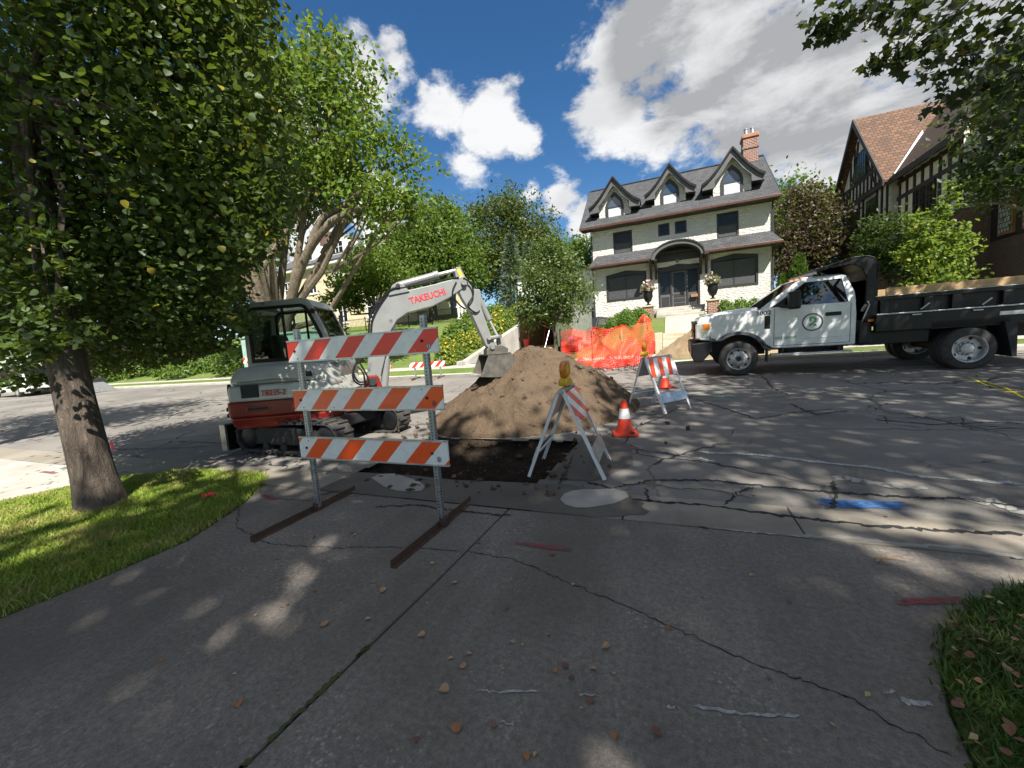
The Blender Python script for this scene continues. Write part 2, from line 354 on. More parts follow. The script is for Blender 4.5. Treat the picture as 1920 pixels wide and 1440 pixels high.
M['stucco'] = stucco(); M['darktrim'] = pmat('charcoal_trim', (.026,.026,.028), .5); M['greytrim'] = pmat('grey_fascia', (.085,.085,.087), .55); M['gutterbrown'] = pmat('brown_gutter', (.085,.036,.024), .35, var=.25)
M['black'] = pmat('black_paint', (.008,.008,.009), .45, spec=.35); M['blackmat'] = pmat('black_matte', (.016,.016,.017), .7); M['rubber'] = pmat('rubber', (.028,.027,.026), .82, var=.4, scale=14, bump=.4, bscale=90, col2=(.055,.05,.044))
M['shingle'] = brick_mat('grey_shingles', (.046,.048,.052), (.078,.081,.086), (.022,.023,.025), .32, .13, 'x', .012, .9, .8)
M['shingle_y'] = brick_mat('grey_shingles_side', (.046,.048,.052), (.078,.081,.086), (.022,.023,.025), .32, .13, 'y', .012, .9, .8)
M['tile'] = brick_mat('brown_roof_tiles', (.18,.090,.047), (.085,.045,.029), (.04,.022,.016), .30, .20, 'x', .02, .85, 1, (.085,.055,.034)); M['tile_y'] = brick_mat('dark_roof_tiles', (.125,.070,.045), (.085,.048,.034), (.03,.018,.013), .30, .20, 'y', .03, .85, 1)
M['brick'] = brick_mat('red_brick', (.27,.085,.052), (.16,.055,.038), (.40,.36,.31), .26, .10, mort=.016); M['brickdark'] = brick_mat('dark_brick', (.15,.068,.046), (.095,.045,.034), (.17,.145,.12))
M['timber'] = pmat('dark_timber', (.028,.020,.016), .7); M['cream'] = pmat('cream_plaster', (.66,.61,.50), .85, bump=.3, bscale=30); M['creamwall'] = pmat('pale_yellow_wall', (.58,.50,.33), .85); M['whitetrim'] = pmat('white_trim', (.72,.72,.70), .5); M['slate'] = pmat('slate_roof', (.085,.088,.095), .7, var=.35, scale=3, bump=.5, bscale=20, bdist=.02)
M['winglass'] = pmat('dark_window', (.012,.013,.015), .12, var=.1, spec=.3); M['screen'] = pmat('window_screen', (.055,.057,.060), .55, bump=.2, bscale=400); M['curtain'] = pmat('curtain', (.50,.53,.56), .8); M['leaded'] = brick_mat('leaded_glass', (.47,.47,.40), (.40,.41,.37), (.05,.05,.05), .16, .22, 'xz', .022, .2, .2)
M['white'] = pmat('white_paint', (.74,.74,.73), .33, var=.08, coat=.4); M['truckwhite'] = pmat('truck_white', (.72,.73,.73), .25, var=.15, scale=2.2, coat=.6); M['steel'] = pmat('galvanised_steel', (.44,.45,.46), .42, .85, var=.3, scale=22); M['alu'] = pmat('brushed_aluminium', (.60,.61,.62), .38, .8, var=.25, scale=9); M['chrome'] = pmat('steel_rim', (.50,.50,.50), .42, .55, var=.35, scale=8); M['rust'] = pmat('rusty_angle_iron', (.105,.058,.036), .75, .2, var=.4, scale=16, col2=(.065,.036,.026), bump=.4)
M['excgrey'] = pmat('excavator_grey', (.195,.198,.192), .38, var=.12, scale=3, coat=.25); M['exccream'] = pmat('excavator_pale_grey', (.43,.43,.395), .34, var=.10, scale=3, coat=.35); M['excred'] = pmat('excavator_red', (.20,.013,.010), .34, var=.25, scale=4, coat=.3); M['lettred'] = pmat('red_lettering', (.50,.02,.03), .45); M['bucket'] = pmat('bucket_steel', (.085,.080,.072), .5, .5, var=.5, scale=7, col2=(.16,.145,.12)); M['worn'] = pmat('worn_steel', (.42,.40,.37), .4, .8, var=.4)
M['orange'] = pmat('cone_orange', (.78,.055,.018), .5, var=.15); M['net'] = pmat('orange_net', (.80,.040,.018), .55, var=.25, scale=3); M['amber'] = pmat('amber_lens', (.72,.20,.012), .25, coat=.6); M['yellowcase'] = pmat('yellow_lamp_case', (.68,.43,.02), .5); M['reflwhite'] = pmat('reflective_white', (.66,.66,.66), .4); M['redplastic'] = pmat('red_plastic', (.55,.03,.025), .5)
M['glass'] = glass_mat('clear_glass'); M['cabglass'] = glass_mat('cab_glass', (.86,.92,.89), .02, .15); M['carglass'] = pmat('tinted_glass', (.010,.012,.013), .05, var=.1, spec=.8)
M['wood'] = pmat('new_plank', (.50,.33,.165), .75, var=.3, scale=6, bump=.2, bscale=40); M['ply'] = pmat('plywood', (.42,.26,.13), .8); M['soffit'] = pmat('wood_soffit', (.33,.15,.075), .7)
M['paintblue'] = pmat('blue_marking', (.035,.18,.50), .85, scale=14, col2=(.07,.13,.25)); M['paintred'] = pmat('red_marking', (.30,.05,.06), .85, scale=14, col2=(.16,.08,.075)); M['paintyellow'] = pmat('yellow_marking', (.62,.53,.03), .8, var=.3, scale=30); M['paintgreen'] = pmat('green_marking', (.10,.27,.17), .8, var=.5, scale=30); M['crack'] = pmat('crack_fill', (.018,.018,.018), .95); M['moss'] = pmat('moss', (.06,.07,.022), .95); M['jointfill'] = pmat('joint_dirt', (.045,.040,.033), .95); M['chalk'] = pmat('chalky_scuff', (.36,.355,.34), .9, var=.5, scale=40)
M['green'] = pmat('logo_green', (.09,.33,.09), .5); M['logogrey'] = pmat('logo_grey', (.07,.075,.08), .5); M['utilgreen'] = pmat('pale_green_steel', (.30,.43,.37), .5); M['lamp'] = pmat('headlamp', (.55,.55,.56), .1, .3, coat=1); M['ambersig'] = pmat('amber_signal', (.75,.20,.02), .25); M['taillight'] = pmat('red_lamp', (.40,.012,.012), .25)
M['bark'] = bark('dark_bark', (.05,.037,.027), (.135,.105,.08)); M['bark2'] = bark('pale_bark', (.075,.058,.04), (.20,.16,.11))
# ------------------------------------------------------------------ the ground
def lerp(a, b, t): return a + (b - a) * t
def sst(a, b, x):
    t = max(0.0, min(1.0, (x - a) / (b - a))); return t * t * (3 - 2 * t)
def road_z(x, y): return 0.04 * (min(max(y, 3.5), 13.5) - 3.5)
WALL_X = -8.9
def far_z(x, y):        # ground beyond the far kerb (kerb top 0.53)
    base = .53 + .03 * min(max(y - 13.6, 0), 3)
    t = max(0, y - 17)
    right = base + 1.75 * min(1, t / 9.0)
    drive = base + .06 * min(t, 14)
    left = base + 4.1 * min(1, max(0, y - 16.2) / 17)
    wr = sst(-4.6, -2.6, x)
    z = lerp(drive, right, wr)
    if x < WALL_X: z = left
    return z
def ground_z(x, y):
    if y <= 3.5: return 0.0
    if y <= 13.55: return road_z(x, y)
    return far_z(x, y)
# ground sheet: reaches the horizon
def axis(fine0, fine1, step, far):
    a = list(np.arange(fine0, fine1 + 1e-6, step)); s = step; lo, hi = a[0], a[-1]
    while hi < far: s *= 1.35; hi += s; a.append(hi)
    s = step
    while lo > -far: s *= 1.35; lo -= s; a.insert(0, lo)
    return a
xs = axis(-40, 24, 1.0, 900); xs = sorted(set([round(v, 4) for v in xs] + [WALL_X - .02, WALL_X + .02, -4.6, -3.6, -2.6]))
ys = [-700, -300, -120, -50, -20, -8, 0, 3.0, 3.08, 3.12, 13.45, 13.56, 14.3, 15, 16.2, 17] + list(np.arange(18, 36, 1.0)) + [38, 42, 50, 70, 110, 200, 400, 900]
g = []
for y in ys:
    row = []
    for x in xs:
        if y <= 3.09: z = -.035
        elif y <= 13.5: z = -.9
        else: z = far_z(x, y)
        if y > 60: z = lerp(z, 3, .7)
        if abs(x) > 80: z = min(z, 3)
        row.append((x, y, z))
    g.append(row)
struct(MB().sheet(g).build('ground', M['turf'], smooth='all'))

# the pit in the road and the asphalt sheet round it
PIT = (-3.55, -1.22, 3.30, 5.10)
def in_pit(x, y):
    j = .07 * mnoise.noise((x * 3.1, y * 3.1, 2.0)) + .05 * mnoise.noise((x * 9, y * 9, 5))
    return PIT[0] + j < x < PIT[1] + j + (y - 4.3) * .08 and PIT[2] + .22 + j < y < PIT[3] + j
mb = MB()
def q(x0, x1, y0, y1): mb.add([(x0,y0,road_z(0,y0)),(x1,y0,road_z(0,y0)),(x1,y1,road_z(0,y1)),(x0,y1,road_z(0,y1))], [(0,1,2,3)])
X0, X1, Y0, Y1 = -4.6, -.2, 3.5, 6.4
q(-400, X0, 3.5, 13.5); q(X1, 400, 3.5, 13.5); q(X0, X1, Y1, 13.5)
st = .05
nx, ny = int(round((X1-X0)/st)), int(round((Y1-Y0)/st)); vi = {}
def vid(i, j):
    if (i, j) not in vi:
        x, y = X0 + i*st, Y0 + j*st; vi[(i, j)] = len(mb.v); mb.v.append((x, y, road_z(x, y)))
    return vi[(i, j)]
for i in range(nx):
    for j in range(ny):
        if not in_pit(X0 + (i+.5)*st, Y0 + (j+.5)*st): mb.f.append((vid(i,j), vid(i+1,j), vid(i+1,j+1), vid(i,j+1)))
road = struct(mb.build('road', M['asphalt']))
# asphalt thickness seen at the cut, as a rim of broken edge pieces
g = []
for j in range(0, 46):
    y = 3.25 + j * .05; row = []
    for i in range(0, 56):
        x = -3.75 + i * .05
        d = min(x - PIT[0], PIT[1] + .05 - x, y - PIT[2] - .12, PIT[3] - y)
        z = road_z(x, y) - .03 - .17 * sst(-.02, .5, d) - (.08 if d > -.05 else 0)
        z += .09 * mnoise.fractal((x * 5, y * 5, 1), 1, 2, 5) * (1 if d > .05 else .3) + .05 * mnoise.noise((x * 17, y * 17, 3))
        row.append((x, y, min(z, road_z(x, y) - .05)))
    g.append(row)
struct(MB().sheet(g).build('excavated_pit', M['wetsoil'], smooth='all'))

# concrete gutter strip, in poured lengths
gt = struct(empty('gutter', (0, 3.3, 0)))
for i in range(-22, 14):
    x0, x1 = i * 2.4 + .8, i * 2.4 + 3.19
    if x0 <= -3.6 and x1 >= -3.6: x1 = -3.62
    if x0 > -3.62 and x0 < -1.3: x0 = -.39
    MB().box(x0, x1, -.27, .235, -.12, .004 + .003 * math.sin(i * 3.7)).build('gutter_length', M['gutter'], gt, bevel=.006)
MB().box(-3.61, -2.5, -.27, -.02, -.12, .003).build('gutter_length', M['gutter'], gt, bevel=.01)
MB().prism([(-1.15,-.27),(-.4,-.27),(-.4,.235),(-1.05,.235),(-1.2,.0)], -.12, .005, 'z').build('gutter_length', M['gutter'], gt, bevel=.01)
MUD = [(-3.6,3.012),(-1.1,3.012),(-.6,3.02),(-.42,3.05),(-.36,3.1),(-.24,3.13),(-.2,3.2),(-.27,3.27),(-.25,3.36),(-.36,3.42),(-.37,3.5),(-.5,3.55),(-.55,3.62),(-.8,3.6),(-1.0,3.66),(-1.3,3.62),(-1.7,3.6),(-2.2,3.56),(-2.8,3.6),(-3.58,3.58)]
# muddy ground where the gutter has been broken out
pts = [(-3.62,3.04),(-2.4,3.03),(-1.3,3.03),(-.45,3.03),(-.3,3.2),(-.5,3.62),(-1.0,3.9),(-1.05,4.6),(-1.35,4.75),(-1.5,3.62),(-2.4,3.56),(-3.55,3.62)]
struct(MB().add([(x, y, road_z(x, y) + .0095) for x, y in MUD], [tuple(range(len(MUD)))]).build('mud_patch', M['mud']))
struct(MB().add([(x, y, road_z(x, y) + .006) for x, y in [(-1.2,3.75),(-.75,3.8),(-.42,4.3),(-.5,5.0),(-.85,5.4),(-1.15,5.35),(-1.2,4.6)]], [tuple(range(7))]).build('mud_patch', M['mud']))

# driveway slabs, split at the joint and the construction joint behind the camera
dv = struct(empty('driveway', (0, 0, 0)))
Ledge = [(-3.85,-7),(-3.82,-1),(-3.79,.87),(-3.74,1.34),(-3.74,1.84),(-4.04,2.47),(-4.46,3.02)]
Redge = [(1.62,2.68),(1.34,2.5),(1.08,2.2),(.95,1.94),(.88,1.73),(.84,1.53),(.80,1.0),(.80,-1),(.82,-7)]
def slab(poly): MB().prism(poly, -.12, 0, 'z').build('slab', M['drive'], dv, bevel=.006, seg=1)
slab([(-3.82,-1),(-3.79,.87),(-3.74,1.34),(-3.74,1.84),(-4.04,2.47),(-4.46,3.02),(-3.0,3.03),(-1.361,3.02),(-1.396,1.9),(-1.466,.6),(-1.546,-1)])
slab([(-1.532,-1),(-1.452,.6),(-1.382,1.9),(-1.347,3.02),(.5,3.02),(3.4,3.02),(2.4,2.92),(1.95,2.80),(1.62,2.68),(1.34,2.5),(1.08,2.2),(.95,1.94),(.88,1.73),(.84,1.53),(.80,1.0),(.80,-1)])
slab([(-3.85,-7),(-3.82,-1.012),(-1.55,-1.012),(-1.8,-7)]); slab([(-1.77,-7),(-1.53,-1.012),(.80,-1.012),(.82,-7)])
MB().ribbon([(-1.8,-7),(-1.54,-1),(-1.459,.6),(-1.389,1.9),(-1.354,3.02)], .03, lambda x, y: -.008).build('joint_fill', M['jointfill'], dv)
rr = random.Random(3)
def wander(p, n=14, amp=.03, seed=0):
    r = random.Random(seed); out = []
    for i in range(len(p) - 1):
        a, b = p[i], p[i+1]
        for k in range(n):
            t = k / n; out.append((lerp(a[0], b[0], t) + r.uniform(-amp, amp) * (k > 0), lerp(a[1], b[1], t) + r.uniform(-amp, amp) * (k > 0)))
    return out + [p[-1]]
def crack(p, w, parent, z, mat='crack', n=18, amp=.012, seed=1, name='crack'):
    pp = wander(p, n, amp, seed); r = random.Random(seed + 7)
    ww = [w * r.uniform(.35, 1.3) for _ in pp]; ww[0] = ww[-1] = w * .1
    return MB().ribbon(pp, ww, z).build(name, M[mat], parent)
flat = lambda h: (lambda x, y: h)
def on_road(h): return lambda x, y: road_z(x, y) + h
crack([(-4.02,2.45),(-3.55,2.12),(-2.97,1.99),(-2.4,2.07),(-1.97,2.2),(-1.37,2.29)], .008, dv, flat(.0025), seed=2)
crack([(-1.37,2.29),(-1.0,2.27),(-.62,2.13),(-.2,1.98),(.26,1.79),(.55,1.72),(.8,1.55)], .007, dv, flat(.0025), seed=3)
crack([(-4.45,2.95),(-4.1,2.75),(-3.7,2.72),(-3.3,2.78),(-2.95,3.02)], .007, dv, flat(.0025), seed=4)
for a, b in ((.86,1.02),(1.02,1.2),(.72,.8),(1.3,1.38)):
    crack([(-1.4913+.0538*a, a),(-1.4913+.0538*b, b)], .030, dv, flat(.003), 'moss', 14, .007, int(a*100), 'moss_strip')
def px_line(pts, z): return [tuple(on_z(x, y, z)[:2]) for x, y in pts]
def scuff(pts, w, seed, mat='chalk'): crack(px_line(pts, 0), w, dv, flat(.0032), mat, 10, .006, seed, 'chalk_mark')
scuff([(890,1295),(930,1298),(1010,1297)], .010, 11); scuff([(1085,1302),(1130,1308)], .008, 12); scuff([(1250,1325),(1275,1330)], .012, 13); scuff([(1300,1325),(1400,1340),(1500,1342)], .016, 14)
scuff([(930,1350),(965,1362)], .006, 15); scuff([(1690,1315),(1750,1322)], .03, 16); scuff([(1655,1300),(1680,1297)], .012, 17)
pm = struct(empty('painted_markings', (0, 0, 0)))
def paint(pts, w, mat, z0, seed, name='painted_mark'):
    P = [tuple(on_z(x, y, z0)[:2]) for x, y in pts]
    # several broken strokes, as sprayed paint on rough ground
    r = random.Random(seed)
    for s in range(9):
        o = (s - 4) / 4.5 * w * .5; a = r.uniform(0, .22); b = r.uniform(.78, 1)
        p0 = Vector(P[0]).lerp(Vector(P[-1]), a); p1 = Vector(P[0]).lerp(Vector(P[-1]), b)
        pp = [(p0.x, p0.y + o)] + ([(p[0], p[1] + o) for p in P[1:-1]] if len(P) > 2 else []) + [(p1.x, p1.y + o)]
        pp = wander(pp, 12, w * .05, seed * 10 + s); ww = [w * .13 * r.uniform(.4, 1.2) for _ in pp]
        MB().ribbon(pp, ww, on_road(.0045 + s * .0002)).build(name, M[mat], pm)
paint([(1525,932),(1580,938),(1705,941)], .13, 'paintblue', .04, 1); paint([(960,1018),(1075,1032)], .05, 'paintred', 0, 2); paint([(1675,1130),(1825,1126)], .05, 'paintred', 0, 3)
paint([(1815,706),(1850,718),(1875,722)], .10, 'paintyellow', .25, 4); paint([(1840,712),(1885,722),(1925,738)], .10, 'paintyellow', .24, 5); paint([(1870,728),(1925,728)], .08, 'paintyellow', .24, 15); paint([(1320,743),(1395,745)], .12, 'paintgreen', .18, 6); paint([(490,928),(520,938)], .05, 'paintred', 0, 7); paint([(75,884),(108,888)], .06, 'paintred', 0, 8); pass
# pale worn seams and patches along the gutter and the lane
def seam(pts, w, z0, seed, mat='chalk', amp=.02): crack(px_line(pts, z0), w, road, on_road(.005), mat, 10, amp, seed, 'worn_seam')
seam([(1235,842),(1290,852),(1340,860)], .05, .07, 21); seam([(1310,845),(1420,850),(1530,862),(1640,872),(1740,888),(1920,900)], .07, .07, 22)
for i, poly in enumerate([[(1058,928),(1072,922),(1100,919),(1120,920),(1150,919),(1172,924),(1180,933),(1168,939),(1152,946),(1128,950),(1104,954),(1078,954),(1060,948),(1050,938)], [(696,897),(712,891),(738,890),(760,896),(784,903),(798,914),(790,922),(766,924),(742,921),(720,914)]]):
    P = [on_z(x, y, 0.003) for x, y in poly]; MB().add([(p.x, p.y, road_z(p.x, p.y) + .014) for p in P], [tuple(range(len(P)))]).build('worn_patch', M['patch'], road)
seam([(1250,963),(1300,972),(1345,990),(1420,998),(1500,1005),(1600,1010),(1700,1022),(1800,1027),(1920,1048)], .045, 0, 23, 'patch', .012)
seam([(1130,955),(1250,968),(1330,993)], .03, 0, 27, 'crack', .008)
for i, (pts, w) in enumerate([([(1150,905),(1220,893),(1330,893),(1450,905),(1580,915),(1690,922),(1800,925),(1920,940)], .03), ([(1180,925),(1330,936),(1500,958),(1640,972),(1800,982),(1920,986)], .045), ([(1210,905),(1216,930)], .02), ([(1360,935),(1380,915),(1410,905)], .02),
        ([(1560,895),(1568,915),(1560,940)], .025), ([(1170,835),(1195,805),(1240,790),(1270,775)], .02), ([(1180,835),(1210,845),(1290,852)], .018), ([(1300,745),(1420,775),(1490,765),(1560,760)], .03), ([(1480,752),(1530,768),(1590,762)], .03), ([(1640,775),(1750,782),(1850,778),(1920,780)], .03),
        ([(1100,895),(1140,905),(1180,925)], .03), ([(1430,712),(1450,730),(1480,740)], .03), ([(560,808),(470,830),(300,838),(120,838)], .025), ([(480,800),(430,815),(330,812)], .03), ([(250,760),(330,750),(420,752)], .03), ([(1040,908),(1060,880),(1075,850)], .02), ([(700,940),(780,935),(850,945),(960,955)], .02), ([(600,918),(650,905),(690,895)], .02)]):
    crack(px_line(pts, .06 if pts[0][1] > 800 else .2), w, road, on_road(.0065), 'crack', 16, .018, 40 + i)
for i, pts in enumerate([[(1560,895),(1640,905),(1740,915)], [(1800,930),(1870,940),(1920,960)], [(1150,915),(1190,900),(1240,905)], [(1240,905),(1330,912),(1420,925)]]):
    crack(px_line(pts, .03), .12, road, on_road(.0055), 'patch' if i < 2 else 'gutter', 10, .03, 80 + i, 'worn_patch')
# lawns
def lawn(name, poly, z, label=None):
    return struct(MB().prism(poly, -.10, z, 'z').build(name, M['turf'], bevel=.02))
LAWN_L = [(-3.86,-6),(-3.83,-1),(-3.80,.87),(-3.75,1.34),(-3.76,1.84),(-4.06,2.47),(-4.45,3.0),(-4.65,3.2),(-4.87,3.29),(-5.3,3.31),(-5.75,3.25),(-6.38,3.14),(-6.87,2.83),(-7.26,2.27),(-7.28,1.84),(-7.3,-6)]
LAWN_R = [(.83,-6),(.81,-1),(.81,1.0),(.85,1.53),(.89,1.73),(.96,1.94),(1.09,2.2),(1.35,2.5),(1.63,2.69),(1.96,2.81),(2.4,2.93),(3.4,3.0),(14,3.0),(14,-6)]
lawn('lawn_left', LAWN_L, .012); lawn('lawn_right', LAWN_R, .012)
def inside(poly, x, y):
    c = np.zeros(len(x), bool); n = len(poly)
    for i in range(n):
        x0, y0 = poly[i]; x1, y1 = poly[(i+1) % n]
        k = ((y0 > y) != (y1 > y)) & (x < (x1 - x0) * (y - y0) / (y1 - y0 + 1e-12) + x0); c ^= k
    return c
def mesh_np(name, V, F, mat, parent=None, smooth=False):
    me = bpy.data.meshes.new(name); k = F.shape[1]
    me.vertices.add(len(V)); me.vertices.foreach_set('co', V.astype(np.float32).ravel())
    me.loops.add(F.size); me.loops.foreach_set('vertex_index', F.astype(np.int32).ravel())
    me.polygons.add(len(F)); me.polygons.foreach_set('loop_start', np.arange(0, F.size, k, dtype=np.int32))
    if smooth: me.polygons.foreach_set('use_smooth', np.ones(len(F), bool))
    me.update(); me.validate(); return link(name, me, mat, parent)
def blades(name, poly, bb, n, h0, h1, mat, seed, zf=None):
    r = np.random.default_rng(seed); x = r.uniform(bb[0], bb[1], n); y = r.uniform(bb[2], bb[3], n)
    if poly is not None: k = inside(poly, x, y); x, y = x[k], y[k]
    n = len(x); x = x + r.normal(size=n)*.022; y = y + r.normal(size=n)*.022; z = np.full(n, .004) if zf is None else np.array([zf(a, b) for a, b in zip(x, y)])
    a = r.uniform(0, 2*np.pi, n); w = r.uniform(.0025, .0055, n) * (h1 / .05); h = r.uniform(h0, h1, n) * (1 + .3*np.sin(x*5)*np.cos(y*4)); lean = r.uniform(.2, 1.1, n) * h; la = r.uniform(0, 2*np.pi, n)
    B = np.stack([x, y, z], 1); s = np.stack([np.cos(a), np.sin(a), 0*a], 1) * w[:, None]; L = np.stack([np.cos(la), np.sin(la), 0*a], 1) * lean[:, None]; U = np.stack([0*a, 0*a, h], 1)
    V = np.stack([B - s, B + s, B + U*.6 + L*.35 + s*.6, B + U*.6 + L*.35 - s*.6, B + U + L], 1).reshape(-1, 3)
    i = np.arange(n)[:, None] * 5; F = np.concatenate([i + [0, 1, 2], i + [0, 2, 3], i + [3, 2, 4]], 0)
    o = stuff(mesh_np(name, V, F, M[mat])); return o
E1 = [(x * 1.0, y) for x, y in LAWN_L]
o = blades('grass', LAWN_L, (-7.3, -3.7, .2, 3.35), 90000, .025, .06, 'blade', 1); tag(o, 'sunlit mown grass of the lawn island round the near tree trunk', 'grass')
o = blades('grass', LAWN_R, (.75, 3.4, .8, 3.02), 60000, .03, .07, 'blade_shaded', 2); tag(o, 'shaded grass with dry leaves beside the driveway edge', 'grass')
# concrete drive of the neighbour, left of the lawn island
nd = struct(empty('neighbour_driveway', (-11, 0, 0)))
for x0, x1, y0, y1 in ((-3.0,-.02,.62,3.02),(0.02,3.6,.62,3.02),(-3.0,-.02,-2,.60),(0.02,3.6,-2,.60),(-3,3.6,-6,-2.02)):
    poly = [(x0,y0),(x1,y0),(x1,y1),(x0,y1)]
    MB().prism(poly, -.12, -.004 if x1 > 1 else .001, 'z').build('slab', M['conc'], nd, bevel=.006, seg=1)
MB().prism([(3.6,2.5),(4.2,2.95),(4.7,3.16),(5.6,3.28),(6.3,3.3),(6.55,3.03),(3.6,3.03)], -.12, -.006, 'z').build('slab', M['gutter'], nd)
# far side: kerb, sidewalk, garage drive
kb = struct(empty('far_kerb', (0, 13.55, .4)))
for i in range(-24, 18):
    x0, x1 = i*2.4, i*2.4 + 2.39
    dip = -12.5 < x0 < -3.2
    MB().prism([(-.08,-.15),(.10,-.15),(.10,.135 if not dip else .03),(-.05,.135 if not dip else .03),(-.08,.09 if not dip else .01)], x0, x1, 'x').build('kerb_length', M['conc'], kb, bevel=.015)
sw = struct(empty('far_sidewalk', (0, 15.0, 0)))
for i in range(-30, 20):
    x0, x1 = i*1.5, i*1.5 + 1.48
    MB().add([(x0,0,far_z(0,15)-.0),(x1,0,far_z(0,15)),(x1,1.4,far_z(0,16.4)),(x0,1.4,far_z(0,16.4))], [(0,1,2,3)], tr(0,0,.012)).build('paving_slab', M['conc'], sw)
ap = struct(empty('garage_driveway', (-7, 14, 0)))
def fz(x, y, h): return far_z(x - 7, y + 14) + h
for (xa, xb, ya, yb) in ((-5.2,-3.0,-.34,.98),(-2.98,-.8,-.34,.98),(-.78,1.4,-.34,.98),(1.42,3.4,-.34,.98)):
    MB().add([(xa,ya,fz(-1,ya,.02)-.10*(ya<0)),(xb,ya,fz(-1,ya,.02)-.10*(ya<0)),(xb,yb,fz(-1,yb,.02)),(xa,yb,fz(-1,yb,.02))], [(0,1,2,3)]).build('slab', M['conc'], ap)
gg = [[(x, y, fz(max(min(x, 2.2), -1.4), y, .03)) for x in np.linspace(-1.85, 2.6, 8)] for y in np.linspace(2.42, 14.5, 24)]
MB().sheet(gg).build('gravel', pmat('gravel', (.23,.23,.235), .95, var=.5, scale=30, bump=1, bscale=70, bdist=.02), ap)
# ------------------------------------------------------------------ striped three-rail barricade
RED = (.82,.04,.02); ORG = (.88,.10,.016); WHT = (.82,.82,.80)
M['rail'] = [stripe_mat('rail_stripes_%d' % i, WHT, c, .372, -1.0, o) for i, (c, o) in enumerate(((RED, .33), (ORG, .24), (ORG, -.06)))]
bar = tag(empty('barricade', (-2.43, 2.6, 0)), 'tall three-rail barricade with slanted orange and white stripes standing on the driveway', 'barricade')
for x in (-.685, .665):
    p = MB().box(x-.022, x+.022, -.022, .022, .035, 1.69).build('post', M['steel'], bar, bevel=.003, seg=1)
    h = MB()
    for k in range(64):
        z = .06 + k * .0254
        h.cyl((x, -.0235, z), (x, .0235, z), .0055, n=6); h.cyl((x-.0235, 0, z), (x+.0235, 0, z), .0055, n=6)
    h.build('punched_holes', M['crack'], p)
for x in (-.70, .68):
    MB().box(x-.022, x+.022, -.63, .50, 0, .006).box(x-.022, x-.016, -.63, .50, .006, .05).build('skid', M['rust'], bar)
    MB().box(x+.018-.04, x+.046-.04+.03, -.03, .03, .006, .075).build('bracket', M['rust'], bar)
for i, (z0, z1) in enumerate(((1.395, 1.59), (.955, 1.15), (.51, .715))):
    b = MB().box(-.775, .805, -.043, -.026, z0+.012, z1-.012).build('rail', M['rail'][i], bar)
    MB().box(-.777, .807, -.047, -.0225, z1-.0125, z1).box(-.777, .807, -.047, -.0225, z0, z0+.0125).build('edge_trim', M['alu'], b)
    r = random.Random(i)
    for x, z in ((-.685, (z0+z1)/2), (.665, (z0+z1)/2)):
        MB().cyl((x, -.052, z), (x, -.04, z), .011, n=10).build('bolt', M['blackmat'], b)
    for x, z in ((-.66, z0+.03), (-.655, z1-.035), (.62, z1-.03), (.60, z0+.03), (-.30, z0+.028)):
        MB().cyl((x, -.049, z), (x, -.04, z), .006, n=8).build('screw', M['steel'], b)
    hexa = [(.722 + .022*math.cos(R(60*k+30)), z0+.055 + .024*math.sin(R(60*k+30))) for k in range(6)]; hin = [(.722 + .016*math.cos(R(60*k+30)), z0+.055 + .018*math.sin(R(60*k+30))) for k in range(6)]
    MB().prism(hexa, -.0452, -.0425).build('maker_badge', M['logogrey'], b); MB().prism(hin, -.0462, -.0445).build('maker_badge', M['white'] if i != 1 else M['orange'], b)
    MB().box(.716,.728,-.0475,-.0455,z0+.043,z0+.067).build('maker_badge', M['logogrey'], b)

